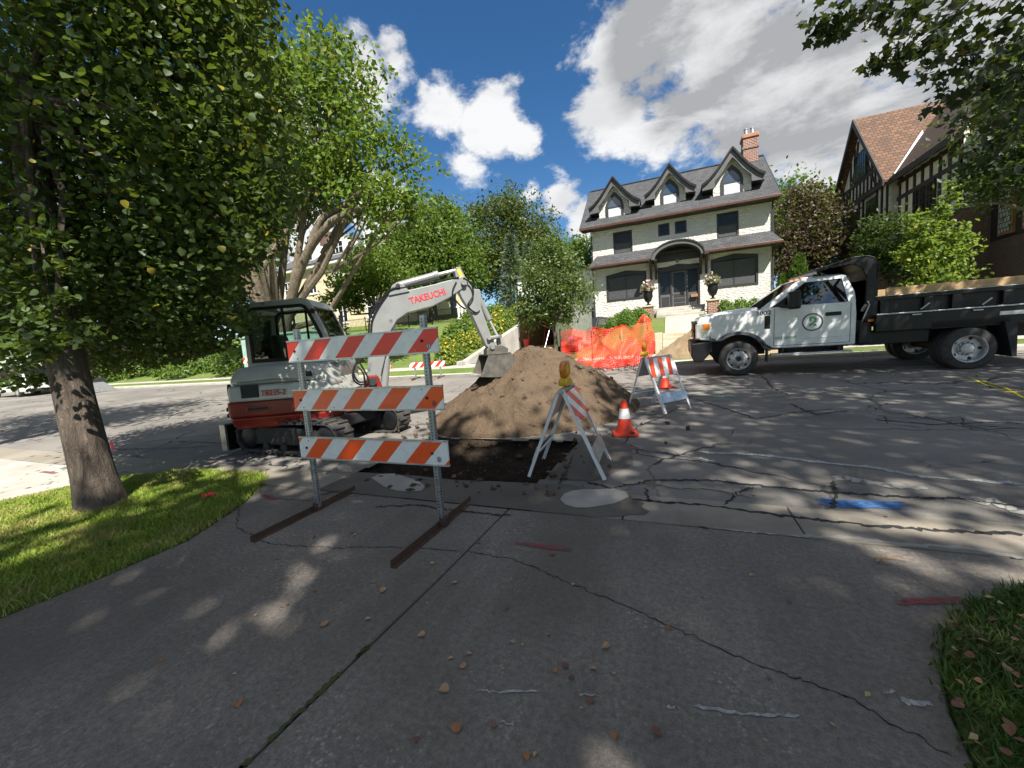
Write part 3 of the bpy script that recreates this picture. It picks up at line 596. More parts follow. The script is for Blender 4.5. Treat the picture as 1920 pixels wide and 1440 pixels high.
# ------------------------------------------------------------------ folding barricades with warning lamps
def aframe(loc, rz, label, smat, lamp_x, tilt):
    t = tag(empty('folding_barricade', loc, R(rz)), label, 'barricade', 'folding barricades beside the dirt pile')
    H, S, W = .90, .375, .32
    for s in (-1, 1):
        sd = Vector((s*S, 0, -H)); L = sd.length; u = sd.normalized(); nrm_ = Vector((u.z * -s * s, 0, 0))
        Mx = Matrix.LocRotScale(Vector((0, 0, H)), (Vector((0,0,-1)).rotation_difference(u)), None)
        for y in (-W, W):
            MB().box(-.003*0+ (0 if s > 0 else -.032), (.032 if s > 0 else 0), y-.003, y+.003, -L, 0, Mx).box((.026 if s > 0 else -.032), (.032 if s > 0 else -.026), min(y, y-.035*(1 if y>0 else -1)), max(y, y-.035*(1 if y>0 else -1)), -L, 0, Mx).build('leg', M['white'], t)
        d = .034
        a, b = (d, d+.006) if s > 0 else (-d-.006, -d)
        MB().box(a, b, -W-.005, W+.005, -.36, -.04, Mx).build('striped_panel', smat[0 if s > 0 else 1], t)
        MB().box(a, b, -W-.003, W+.003, -.80, -.64, Mx).build('lower_panel', M['alu'], t)
        for y in (-W+.02, W-.02):
            for zz in (-.07, -.33): MB().cyl((a-.002, y, zz), (b+.003, y, zz), .009, n=8, M=Mx).build('bolt', M['steel'], t)
    MB().box(-.035, .035, -W-.01, W+.01, H-.03, H+.004).build('hinge_rail', M['steel'], t)
    MB().tube([(-.25, -W, .29), (-.25, W, .29)], .008, 6).build('tie_bar', M['white'], t)
    lp = MB().prism([(-.085,-.03),(.085,-.03),(.095,.01),(.05,.055),(-.05,.055),(-.095,.01)], -.05, .05, 'y', tr(lamp_x[0], lamp_x[1], H+.045) @ rot('Z', lamp_x[2])).build('warning_lamp', M['yellowcase'], t, bevel=.012)
    Ml = tr(lamp_x[0], lamp_x[1], H+.19) @ rot('Z', lamp_x[2] + 90) @ rot('Z', tilt) @ rot('Y', 90)
    MB().lathe([(.028,-.032),(.088,-.028),(.092,-.008),(.092,.008),(.088,.028),(.028,.032)], 20, Ml).build('lens', M['amber'], lp, smooth=True)
    MB().lathe([(.03,-.035),(.05,-.034),(.05,.034),(.03,.035)], 12, Ml).build('lens_boss', M['yellowcase'], lp, smooth=True)
    MB().cyl((lamp_x[0], lamp_x[1], H-.05), (lamp_x[0], lamp_x[1], H+.11), .016, n=8).build('lamp_stem', M['yellowcase'], lp)
    return t
S1 = stripe_mat('panel_stripes', RED, WHT, .40, 1.65, .05, ax=(1, 2)); S2 = stripe_mat('panel_stripes_upright', ORG, WHT, .21, -.25, .06, ax=(1, 2))
aframe((-1.055, 4.10, .02), 3, 'folding barricade with slanted stripes, straddling the edge of the dug pit', (S1, M['alu']), (-.02, .06, 78), 0)
aframe((-.24, 7.06, .14), -38, 'folding barricade with upright stripes, between an orange cone and the mesh fence', (S2, M['alu']), (-.08, -.2, 120), 0)

def cone(loc, rz, label):
    t = tag(empty('traffic_cone', loc, R(rz)), label, 'traffic cone', 'traffic cones')
    MB().prism([(-.15,-.165),(.15,-.165),(.165,-.15),(.165,.15),(.15,.165),(-.15,.165),(-.165,.15),(-.165,-.15)], 0, .03, 'z').build('base', M['orange'], t, bevel=.006)
    MB().lathe([(.125,.03),(.112,.05),(.080,.22),(.042,.42),(.038,.47),(.02,.475)], 28).build('cone_body', M['orange'], t, smooth=True)
    MB().lathe([(.0820,.222),(.0835,.222),(.0575,.358),(.056,.358)], 28, None, False).build('reflective_band', M['reflwhite'], t, smooth=True)
    return t
cone((-.63, 5.5, road_z(0, 5.5)), 12, 'orange traffic cone with white band standing alone on the cracked road')
cone((-.17, 9.2, road_z(0, 9.2)), -20, 'orange traffic cone seen behind the legs of the upright-striped folding barricade')

# ------------------------------------------------------------------ heaps
def heap(name, loc, hf, ext, n, mat, label, cat, seed, clods):
    g = []
    for j in range(n+1):
        row = []
        for i in range(n+1):
            x = lerp(ext[0], ext[1], i/n); y = lerp(ext[2], ext[3], j/n); row.append((x, y, hf(x, y)))
        g.append(row)
    root = tag(empty(name, loc), label, cat)
    MB().sheet(g).build('loose_soil', M[mat], root, smooth='all')
    r = random.Random(seed); c = MB()
    for k in range(clods):
        x = r.gauss((ext[0]+ext[1])/2, (ext[1]-ext[0])/4.2); y = r.gauss((ext[2]+ext[3])/2, (ext[3]-ext[2])/4.2); s = r.choice((.012,.018,.02,.03,.045)) * r.uniform(.6, 1.3); z = max(hf(x, y), 0) + s*.2
        Mx = tr(x, y, z) @ Matrix.Rotation(r.uniform(0, 6), 4, Vector((r.random(), r.random(), r.random()+.1)))
        c.add([(s*a*r.uniform(.7,1.2), s*b*r.uniform(.7,1.2), s*d*r.uniform(.6,1.0)) for a, b, d in ((1,0,0),(-1,0,0),(0,1,0),(0,-1,0),(0,0,1),(0,0,-1))], [(0,2,4),(2,1,4),(1,3,4),(3,0,4),(2,0,5),(1,2,5),(3,1,5),(0,3,5)], Mx)
    stuff(c.build('clods', M[mat], root)); return root
def pile_h(x, y):
    # blended humps; x, y relative to the foot of the heap
    def hump(cx, cy, rx, ry, h, p=1.0):
        d = math.sqrt(((x-cx)/rx)**2 + ((y-cy)/ry)**2); return h * max(0, 1 - d) ** p if d < 1 else 0
    z = max(hump(.08, .55, 1.85, 2.0, 1.47, 1.0), hump(.5, .7, 1.5, 1.8, 1.18), hump(-.25, -.45, 1.25, 1.1, .66), hump(-.2, -.9, 1.1, .62, .40), hump(-.6,.1,1.15,1.5,.85))
    z = z - .10 * max(0, z - .7) * 1.2
    z = min(z, 1.05 + .25 * (z - 1.05)) if z > 1.05 else z
    k = min(1, z * 3.5)
    return road_z(0, y + 6.6) - .11 - .03 + z + k * (.15 * mnoise.fractal((x*1.7, y*1.7, 3), .8, 2, 6) + .03 * mnoise.noise((x*11, y*11, 1))) + (.05 if z > .02 else -.02) - .30 * sst(-1.42, -1.62, y) * (1 if -1.05 < x < 1.35 else 0)
dirt = heap('dirt_pile', (-2.55, 6.6, .11), pile_h, (-2.4, 2.3, -1.9, 2.9), 110, 'dirt', 'tall heap of brown dirt under the excavator bucket', 'dirt pile', 4, 420)
def sand_h(x, y):
    d = math.hypot(x / 2.0, y / 1.1); z = .95 * max(0, 1 - d) + .10 * max(0, 1-d) * mnoise.fractal((x*2, y*2, 9), 1, 2, 4) * 3
    return far_z(1.3 + x, 15 + y) - .02 + (z if d < 1 else -.05)
SX, SY = 1.15, 15.2
def sand_h2(x, y):
    d = math.hypot((x-.3) / 2.1, (y-.1) / 1.45); k = max(0, 1 - d)
    return far_z(0, min(SY + y, 16.8)) + (1.45 * k + .25 * k * mnoise.fractal((x*2, y*2, 9), 1, 2, 5) if k > 0 else -.06)
heap('soil_heap', (SX, SY, 0), sand_h2, (-1.8, 2.5, -1.4, 1.6), 60, 'sand', 'pale sandy soil heap piled on the verge before the front steps', 'soil heap', 6, 90)
r = random.Random(12); rub = tag(empty('rubble', (-1.1, 12.6, road_z(0, 12.6))), 'scattered broken asphalt lumps along the foot of the orange fence', 'rubble'); c = MB()
for k in range(60):
    x, y, s = r.gauss(-.1, .55), r.gauss(0, .16), r.uniform(.02, .075); Mx = tr(x, y, .02 + s*.25 + .04*y) @ rot('Z', r.uniform(0, 360)) @ rot('X', r.uniform(-20, 20))
    c.box(-s, s*.8, -s*.7, s*.7, -s*.45, s*.4, Mx)
stuff(c.build('lumps', M['asphalt'], rub))
rub2 = tag(empty('rubble', (-2.3, 3.6, .0)), 'broken pavement chunks and clods lying round the dug pit', 'rubble'); c = MB(); r = random.Random(77)
for k in range(130):
    side_ = r.random()
    if side_ < .4: x, y = r.uniform(-1.3, 1.3), r.gauss(-.02, .14)
    elif side_ < .7: x, y = 1.15 + r.gauss(0, .16), r.uniform(-.1, 1.6)
    else: x, y = r.uniform(-1.2, 1.0), r.uniform(.1, 1.4)
    s = r.choice((.012, .016, .022, .03, .05)) * r.uniform(.7, 1.2); inn = -1.2 < x < 1.0 and .05 < y < 1.5; Mx = tr(x, y, (-.16 if inn else .012) + s*.2 + .04*max(0, y)) @ rot('Z', r.uniform(0, 360)) @ rot('X', r.uniform(-25, 25))
    c.add([(s*a*r.uniform(.7,1.2), s*b*r.uniform(.6,1.1), s*d*r.uniform(.3,.7)) for a, b, d in ((1,0,0),(-1,0,0),(0,1,0),(0,-1,0),(0,0,1),(0,0,-1))], [(0,2,4),(2,1,4),(1,3,4),(3,0,4),(2,0,5),(1,2,5),(3,1,5),(0,3,5)], Mx)
stuff(c.build('lumps', M['dirt'], rub2))

# ------------------------------------------------------------------ orange mesh fence
net = tag(empty('safety_fence', (-2.1, 13.4, .53)), 'torn orange plastic mesh fence sagging on stakes along the far kerb', 'fence')
def net_surf(u, v):      # u along, v up
    x = lerp(-1.5, 1.52, u)
    top = 1.18 + .12*math.sin(u*2.2+.4) - .16*math.sin(math.pi*u) + (.28*math.exp(-((u-.93)/.07)**2)); bot = .10 + .02*math.sin(u*9) - .25*sst(.12,.35,u) + .15*sst(.75,1,u)
    y = .1 + .5*u - .75*(1-v)**2*sst(.05,.35,u)*(1-.35*sst(.7,1,u)) + .13*math.sin(u*17+v*3)*(.3+v*.5) + .07*math.sin(u*31-v*7)
    z = lerp(bot, top, v) + .05*math.sin(u*23+v*5) - .06*math.sin(v*9+u*4)
    return Vector((x + .05*math.sin(v*7+u*11), y, max(z, -.09)))
def net_mesh(surf, nu, nv, w):
    mb_ = MB(); P = [[surf(i/nu, j/nv) for i in range(nu+1)] for j in range(nv+1)]
    for j in range(nv+1):
        for i in range(nu):
            a, b = P[j][i], P[j][i+1]; up = (P[min(j+1, nv)][i] - P[max(j-1, 0)][i]).normalized() * w
            mb_.add([a-up, b-up, b+up, a+up], [(0,1,2,3)])
    for i in range(nu+1):
        for j in range(nv):
            a, b = P[j][i], P[j+1][i]; sdv = (P[j][min(i+1, nu)] - P[j][max(i-1, 0)]).normalized() * w * .8; o = Vector((0,-.003,0))
            mb_.add([a-sdv+o, b-sdv+o, b+sdv+o, a+sdv+o], [(0,1,2,3)])
    return mb_
net_mesh(net_surf, 60, 24, .0095).build('mesh', M['net'], net)
def net2(u, v):
    p = net_surf(lerp(.35, 1.0, u), v * .62 + .05); return p + Vector((.03, -.12 - .10*math.sin(u*9+v*4), -.04 + .09*math.sin(u*13)))
net_mesh(net2, 40, 14, .010).build('mesh', M['net'], net)
def net3(u, v):
    x = lerp(-1.0, 1.3, u); return Vector((x, -.78 + .42*u + v*.55 + .05*math.sin(u*21), -.085 + .16*math.sin(math.pi*v)*(1+.7*math.sin(u*15)) + .05*math.sin(u*33+v*6) + .10*u + .05))
net_mesh(net3, 42, 9, .011).build('mesh', M['net'], net)
for x, y, h in ((-1.5, .1, 1.3), (-.45, .32, 1.15), (.55, .42, 1.15), (1.36, .58, 1.5)): MB().box(x-.018, x+.018, y-.018, y+.018, -.05, h).build('stake', M['ply'] if x > 0 else M['blackmat'], net)

# ------------------------------------------------------------------ excavator
EX = tag(empty('excavator', (-5.25, 4.75, road_z(0, 4.75))), 'grey and red mini excavator parked on the road with its bucket on the dirt pile', 'excavator')
U = tr(-.30, 0, 0) @ rot('Z', 26)
def stadium(c, r, z, n=10):
    pts = []
    for k in range(n+1): q_ = -math.pi/2 + math.pi*k/n; pts.append((c + r*math.cos(q_), z + r*math.sin(q_)))
    for k in range(n+1): q_ = math.pi/2 + math.pi*k/n; pts.append((-c + r*math.cos(q_), z + r*math.sin(q_)))
    return pts
for sy in (-.66, .66):
    y0, y1 = sy-.15, sy+.15
    po = stadium(.80, .235, .255); pi_ = stadium(.80, .195, .255); n = len(po); t = MB()
    vs = [(p[0], y0, p[1]) for p in po] + [(p[0], y1, p[1]) for p in po] + [(p[0], y0, p[1]) for p in pi_] + [(p[0], y1, p[1]) for p in pi_]; fs = []
    for i in range(n):
        j = (i+1) % n; fs += [(i, j, n+j, n+i), (2*n+i, 3*n+i, 3*n+j, 2*n+j), (i, 2*n+i, 2*n+j, j), (n+i, n+j, 3*n+j, 3*n+i)]
    t.add(vs, fs)
    per = []
    for i in range(n):
        a, b = Vector((po[i][0], 0, po[i][1])), Vector((po[(i+1)%n][0], 0, po[(i+1)%n][1])); m_ = max(1, int((b-a).length / .075))
        for k in range(m_): per.append((a.lerp(b, k/m_), (b-a).normalized()))
    for i, (p, d) in enumerate(per):
        nn = Vector((d.z, 0, -d.x)); Mx = Matrix((d, Vector((0,1,0)), nn)).transposed().to_4x4(); Mx.translation = p
        t.box(-.02, .02, sy-.15 if i % 2 else sy-.03, sy+.03 if i % 2 else sy+.15, -.02, .022, Mx)
    tk = t.build('track', M['rubber'], EX)
    MB().prism([(-.72,.13),(.72,.13),(.66,.36),(.2,.40),(-.5,.40),(-.68,.36)], sy-.11, sy+.11).build('track_frame', M['blackmat'], tk, bevel=.02)
    for x in (-.80, .80):
        MB().lathe([(.05,-.14),(.10,-.135),(.165,-.12),(.19,-.10),(.19,.10),(.165,.12),(.10,.135),(.05,.14)], 24, tr(x, sy, .255) @ rot('X', 90)).build('idler' if x < 0 else 'sprocket', M['black'], tk, smooth=True)
    for x in (-.42, -.05, .32): MB().cyl((x, sy-.13, .10), (x, sy+.13, .10), .065, n=16).build('roller', M['blackmat'], tk)
MB().box(-.55, .55, -.55, .55, .28, .46).build('undercarriage', M['blackmat'], EX, bevel=.03)
MB().lathe([(.44,.46),(.44,.52),(.40,.53),(.40,.585)], 32).build('turntable', M['blackmat'], EX)
bl = MB().prism([(-1.30,.05),(-1.24,.02),(-1.20,.04),(-1.235,.22),(-1.20,.43),(-1.25,.45),(-1.30,.30)], -.84, .84).build('dozer_blade', M['black'], EX, bevel=.006)
for y in (-.86, .83): MB().box(-1.325,-1.20,y,y+.03,.03,.44).build('end_plate', M['worn'], bl)
for y in (-.35, .35): MB().prism([(-1.25,.18),(-.5,.28),(-.5,.40),(-1.25,.36)], y-.05, y+.05).build('blade_arm', M['black'], bl)
# upper structure (frame U: x forward, y left)
def plan(r_tail, w, xf, n=12, cx=.27, cy=-.13):
    pts = [(xf, cy - w), ]
    a0 = math.asin(min(.99, w / r_tail))
    for k in range(n+1):
        q_ = math.pi + a0 - 2*a0*k/n; pts.append((cx + r_tail*math.cos(q_), cy + r_tail*math.sin(q_)))
    pts.append((xf, cy + w)); return pts
def upart(name, mb_, mat, bevel=.0, parent=EX, smooth=False, seg=3): return mb_.build(name, M[mat] if isinstance(mat, str) else mat, parent, smooth, bevel, U, seg)
upart('lower_skirt', MB().prism(plan(1.22, .70, .60), .42, .60, 'z', taper=plan(1.285, .755, .66)), 'excred', .04)
upart('counterweight', MB().prism(plan(1.285, .755, .66), .602, .82, 'z'), 'excred', .025)
# pale engine hood with sloping front on the right
hood = MB(); P0 = plan(1.27, .75, .72); P1 = plan(1.25, .735, .60); P2 = plan(1.08, .60, .42)
hood.prism(P0, .822, 1.05, 'z', taper=P1); n_ = len(P0)
upart('engine_hood', hood, 'exccream', .03)
Pm = plan(1.25, .735, .60)
upart('engine_hood', MB().prism(Pm, 1.052, 1.31, 'z', taper=plan(1.13, .64, .44)), 'exccream', .10, seg=4)
upart('hood_step', MB().prism([(.43,.85),(.62,.85),(.66,1.0),(.56,1.22),(.43,1.22)], -.80, -.30), 'exccream', .03)
# side details on the right face (y = -0.885)
yR = -.890
upart('vent_panel', MB().box(-.57, -.33, yR+.002, yR+.03, .875, 1.05, ), 'blackmat', .006)
vp = upart('vent_panel', MB().box(.30, .42, -.86, -.845, 1.12, 1.2), 'blackmat')
upart('recess', MB().box(-.50, -.22, yR-.008, yR+.03, .69, .735), 'blackmat', .004); upart('recess_rim', MB().box(-.53, -.19, yR-.004, yR+.03, .67, .755), 'excred', .008)
for q_ in (232, 222, 212):
    pass
for zz in (.63, .72): # tail lamps, set on the round tail
    a_ = math.pi + R(27); c_ = Vector((.27 + 1.29*math.cos(a_), -.13 + 1.29*math.sin(a_), zz)); upart('tail_lamp', MB().box(-.012, .012, -.11, .11, -.025, .025, tr(*c_) @ rot('Z', 207 - 180)), 'blackmat', .006)
a_ = math.pi + R(24); c_ = Vector((.27 + 1.245*math.cos(a_), -.13 + 1.245*math.sin(a_), .96)); upart('tail_grille', MB().prism([(-.09,-.10),(.10,-.10),(.05,.10),(-.03,.12),(-.09,.06)], -.02, .02, 'x', tr(*c_) @ rot('Z', 24)), 'blackmat', .006)
text('lettering', 'TB235-2', .115, M['lettred'], EX, U @ tr(-.13, yR-.003, .925) @ FACE_S, shear=.15, bold=.002, sx=.86)
upart('hood_crease', MB().tube([(-.60,-.875,1.10),(-.1,-.885,1.12),(.2,-.885,1.10),(.36,-.884,1.0),(.45,-.886,.84)], .008, 6), 'excgrey')
# cab
yc0, yc1 = -.11, .80
prof = [(-.87,1.25),(-.85,2.18),(-.80,2.27),(-.70,2.30),(.08,2.33),(.17,2.30),(.24,2.20),(.47,1.62),(.56,1.12),(.50,.70),(-.60,.70)]
def inset(p, d):
    c = Vector((sum(a for a, b in p)/len(p), sum(b for a, b in p)/len(p))); return [((a-c.x)*(1-d/.62)+c.x, (b-c.y)*(1-d/.8)+c.y) for a, b in p]
sidep = [(-.87,1.27),(-.85,2.16),(-.80,2.26),(-.70,2.29),(.08,2.32),(.17,2.29),(.24,2.19),(.40,1.80),(.52,1.27)]
win = [(-.765,1.42),(-.755,2.10),(-.73,2.17),(-.68,2.19),(.05,2.20),(.10,2.17),(.14,2.10),(.28,1.75),(.37,1.42)]
win_o = [(-.80,1.36),(-.79,2.14),(-.76,2.21),(-.70,2.235),(.07,2.25),(.13,2.22),(.18,2.14),(.33,1.77),(.43,1.36)]
def ring(po, pi, y0, y1):
    n = len(po); vs = [(a, y0, b) for a, b in po] + [(a, y0, b) for a, b in pi] + [(a, y1, b) for a, b in po] + [(a, y1, b) for a, b in pi]; fs = []
    for i in range(n):
        j = (i+1) % n; fs += [(i, j, n+j, n+i), (2*n+i, 3*n+i, 3*n+j, 2*n+j), (i, 2*n+i, 2*n+j, j), (n+i, n+j, 3*n+j, 3*n+i)]
    return MB().add(vs, fs)
for y, s in ((yc0, 1), (yc1, -1)):
    f_ = upart('cab_side', ring(sidep, win_o, min(y, y+.06*s), max(y, y+.06*s)), 'exccream', .012)
    w_ = upart('window_seal', ring(win_o, win, min(y+.004*s, y+.05*s), max(y+.004*s, y+.05*s)), 'blackmat', parent=f_)
    upart('window_glass', MB().prism(win_o, y+.022*s, y+.026*s), 'cabglass', parent=f_)
    upart('window_divider', MB().box(-.26, -.235, min(y+.005*s,y+.05*s), max(y+.005*s,y+.05*s), 1.38, 2.24), 'blackmat', parent=f_)
upart('cab_roof', MB().prism([(-.86,2.17),(-.80,2.275),(-.70,2.312),(.08,2.342),(.18,2.312),(.25,2.20),(.19,2.19),(.06,2.24),(-.70,2.22),(-.78,2.15)], yc0+.004, yc1-.004), 'exccream', .01)
upart('cab_floor', MB().box(-.60, .50, yc0+.01, yc1, .62, .80), 'blackmat', .01); upart('cab_lower_panel', MB().box(-.84, .50, yc1-.06, yc1, .78, 1.29), 'exccream', .02); upart('cab_rear_panel', MB().box(-.87, -.80, yc0+.06, yc1-.06, 1.25, 1.42), 'blackmat', .01); upart('cab_front_sill', MB().prism([(.44,.80),(.57,.80),(.57,1.20),(.52,1.30),(.46,1.30)], yc0+.02, yc1-.02), 'excgrey', .015)
upart('rear_window', MB().prism([(-.862,1.40),(-.858,1.40),(-.842,2.17),(-.846,2.17)], yc0+.06, yc1-.06), 'cabglass')
upart('windscreen', MB().prism([(.215,2.21),(.22,2.21),(.385,1.80),(.51,1.28),(.505,1.28),(.38,1.80)], yc0+.06, yc1-.06), 'cabglass')
for y in (yc0+.07, yc1-.09): upart('windscreen_frame', MB().prism([(.21,2.22),(.235,2.21),(.40,1.80),(.525,1.28),(.49,1.28),(.365,1.80),(.185,2.20)], y-.015, y+.02), 'blackmat')
st_ = upart('operator_seat', MB().box(-.52, -.08, .10, .58, 1.10, 1.24), 'blackmat', .05); upart('seat_back', MB().prism([(-.56,1.2),(-.40,1.2),(-.50,1.80),(-.62,1.80)], .12, .56), 'blackmat', .05, parent=st_)
upart('control_console', MB().box(-.35, .12, .02, .12, 1.0, 1.36), 'blackmat', .02); upart('control_lever', MB().tube([(.08,.06,1.3),(.12,.06,1.52)], .015, 6), 'blackmat'); upart('control_lever', MB().tube([(.25,.35,.8),(.28,.35,1.4)], .012, 6), 'blackmat')
upart('handrail', MB().tube([(.50,-.06,1.30),(.60,-.06,1.36),(.60,-.06,1.64),(.50,-.06,1.74),(.44,-.07,1.74)], .013, 6), 'excgrey'); upart('work_lamp', MB().box(.20,.27,-.13,-.03,2.08,2.16), 'blackmat', .01); upart('mirror', MB().box(.30,.33,.82,.95,1.85,2.12).tube([(.2,.8,2.1),(.32,.86,2.05)], .01, 6), 'blackmat', .01)
# boom, arm and bucket in the vertical plane y = -0.12
yb = -.12
U_BODY = U; U = U @ tr(1.05, -.12, 0) @ rot('Z', 16) @ Matrix.Diagonal((1.04, 1, 1, 1)) @ tr(-1.05, .12, 0)
upart('swing_bracket', MB().prism([(.62,.48),(1.10,.50),(1.22,.72),(1.14,1.02),(1.00,1.04),(.88,.80),(.62,.78)], yb-.13, yb+.13), 'excred', .02)
for y in (-.16, .16): upart('bracket_pin', MB().cyl((1.05, yb+y-.02, .93), (1.05, yb+y+.02, .93), .06, n=16), 'blackmat')
boom = upart('boom', MB().prism([(.96,.88),(1.14,.88),(1.26,1.25),(1.40,1.72),(1.51,1.89),(1.68,2.0),(2.08,2.09),(2.38,2.23),(2.58,2.36),(2.70,2.44),(2.70,2.54),(2.60,2.585),(2.48,2.545),(2.14,2.455),(1.76,2.375),(1.55,2.37),(1.33,2.25),(1.19,2.09),(1.11,1.78),(1.03,1.35)], yb-.10, yb+.10), 'excgrey', .014)
upart('boom_lug', MB().prism([(1.42,2.28),(1.74,2.34),(1.66,2.46),(1.56,2.49),(1.48,2.44)], yb-.125, yb-.085).prism([(1.42,2.28),(1.74,2.34),(1.66,2.46),(1.56,2.49),(1.48,2.44)], yb+.085, yb+.125), 'excgrey', .008, parent=boom)
upart('pin', MB().cyl((1.57, yb-.15, 2.43), (1.57, yb+.15, 2.43), .035, n=14), 'blackmat', parent=boom); upart('pin', MB().cyl((2.62, yb-.15, 2.47), (2.62, yb+.15, 2.47), .045, n=14), 'worn', parent=boom)
text('lettering', 'TAKEUCHI', .145, M['lettred'], boom, U @ tr(2.02, yb-.103, 2.255) @ rot('Y', -14) @ FACE_S, bold=.004, sx=.86)
bc = upart('boom_cylinder', MB().cyl((1.20, yb, .72), (1.30, yb, 1.28), .06, n=16), 'excgrey', smooth=True); upart('piston_rod', MB().cyl((1.30, yb, 1.28), (1.47, yb, 1.86), .03, n=12), 'chrome', parent=bc, smooth=True)
ac = upart('arm_cylinder', MB().cyl((1.57, yb, 2.45), (2.20, yb, 2.62), .062, n=18), 'excgrey', smooth=True); upart('piston_rod', MB().cyl((2.20, yb, 2.62), (2.53, yb, 2.70), .030, n=12), 'chrome', parent=ac, smooth=True); upart('gland', MB().cyl((2.16, yb, 2.609), (2.23, yb, 2.628), .07, n=18), 'excgrey', parent=ac)
arm = upart('arm', MB().prism([(2.50,2.66),(2.53,2.745),(2.60,2.74),(2.70,2.50),(2.80,2.37),(2.90,2.36),(2.92,2.28),(2.90,2.05),(3.02,1.60),(3.10,1.40),(3.08,1.30),(2.99,1.30),(2.93,1.38),(2.72,1.95),(2.58,2.22),(2.52,2.40)], yb-.075, yb+.075), 'excgrey', .012)
upart('plate', MB().prism([(2.53,2.68),(2.575,2.72),(2.66,2.52),(2.60,2.53)], yb-.080, yb-.0745), 'yellowcase', parent=arm)
kc = upart('bucket_cylinder', MB().cyl((2.86, yb, 2.30), (3.04, yb, 1.83), .052, n=16), 'excgrey', smooth=True); upart('piston_rod', MB().cyl((3.04, yb, 1.83), (3.17, yb, 1.53), .025, n=12), 'chrome', parent=kc, smooth=True)
lk = upart('bucket_link', MB().tube([(2.98, yb-.1, 1.50), (3.18, yb-.1, 1.52)], .036, 8).tube([(2.98, yb+.1, 1.50), (3.18, yb+.1, 1.52)], .036, 8).tube([(3.18, yb, 1.53), (3.20, yb, 1.27)], .045, 8), 'excgrey'); upart('pin', MB().cyl((3.18, yb-.14, 1.52), (3.18, yb+.14, 1.52), .03, n=12).cyl((2.98, yb-.14, 1.5), (2.98, yb+.14, 1.5), .03, n=12).cyl((3.03, yb-.14, 1.34), (3.03, yb+.14, 1.34), .04, n=12), 'worn', parent=lk)
upart('quick_coupler', MB().prism([(2.92,1.20),(3.30,1.18),(3.32,1.30),(3.22,1.36),(3.00,1.38),(2.93,1.30)], yb-.11, yb+.11), 'bucket', .012)
prof_b = [(2.90,1.22),(3.27,1.22),(3.34,1.10),(3.31,.96),(3.20,.865),(3.06,.83),(2.74,.865)]
by0, by1 = yb-.31, yb+.31
bk = MB(); th = .02
for i in range(len(prof_b)-1):
    a, b = prof_b[i], prof_b[i+1]; d = Vector((b[0]-a[0], b[1]-a[1])).normalized(); nn = Vector((d.y, -d.x)) * -th
    if i == 0: continue
    bk.prism([a, b, (b[0]-nn.x*-1, b[1]-nn.y*-1), (a[0]+nn.x, a[1]+nn.y)], by0, by1)
bk.prism([(2.90,1.22),(3.27,1.22),(3.27,1.20),(2.90,1.20)], by0, by1)
bucket = upart('bucket', bk, 'bucket')
for y in (by0, by1-.018): upart('side_plate', MB().prism(prof_b, y, y+.018), 'bucket', parent=bucket)
for k in range(5):
    y = lerp(by0+.045, by1-.045, k/4); upart('tooth', MB().prism([(2.78,.84),(2.78,.885),(2.62,.885),(2.60,.875)], y-.035, y+.035), 'worn', .004, parent=bucket)
hz = [[(1.05,yb-.16,.98),(.86,yb-.22,.95),(.80,yb-.25,1.15),(.95,yb-.18,1.35),(1.08,yb-.13,1.55),(1.16,yb-.12,1.95),(1.45,yb-.12,2.36),(1.62,yb-.12,2.40),(2.3,yb-.09,2.52),(2.55,yb-.11,2.56)],
      [(1.05,yb-.10,.98),(.88,yb-.14,.90),(.78,yb-.16,1.05),(.92,yb-.14,1.40),(1.05,yb-.125,1.62),(1.14,yb-.125,2.02),(1.40,yb-.13,2.33),(1.6,yb-.14,2.42)],
      [(.70,yb-.2,.72),(.95,yb-.2,.70),(1.0,yb-.18,.95),(.9,yb-.18,1.25)], [(.70,yb-.26,.80),(.90,yb-.26,.76),(.94,yb-.24,1.05),(.86,yb-.22,1.2)],
      [(2.62,yb-.12,2.55),(2.74,yb-.14,2.45),(2.76,yb-.13,2.25),(2.66,yb-.12,2.08),(2.78,yb-.10,1.96),(2.86,yb-.09,2.0)], [(2.5,yb-.11,2.48),(2.42,yb-.12,2.30),(2.5,yb-.12,2.12),(2.62,yb-.11,2.02)]]
def smooth_pts(p, n=6):
    p = [Vector(a) for a in p]; out = []
    for i in range(len(p)-1):
        p0, p1, p2, p3 = p[max(i-1,0)], p[i], p[i+1], p[min(i+2, len(p)-1)]
        for k in range(n):
            t = k/n; out.append(.5*((2*p1)+(-p0+p2)*t+(2*p0-5*p1+4*p2-p3)*t*t+(-p0+3*p1-3*p2+p3)*t**3))
    return out + [p[-1]]
for i, h in enumerate(hz): upart('hose', MB().tube(smooth_pts(h), .014, 6), 'black', smooth=True)
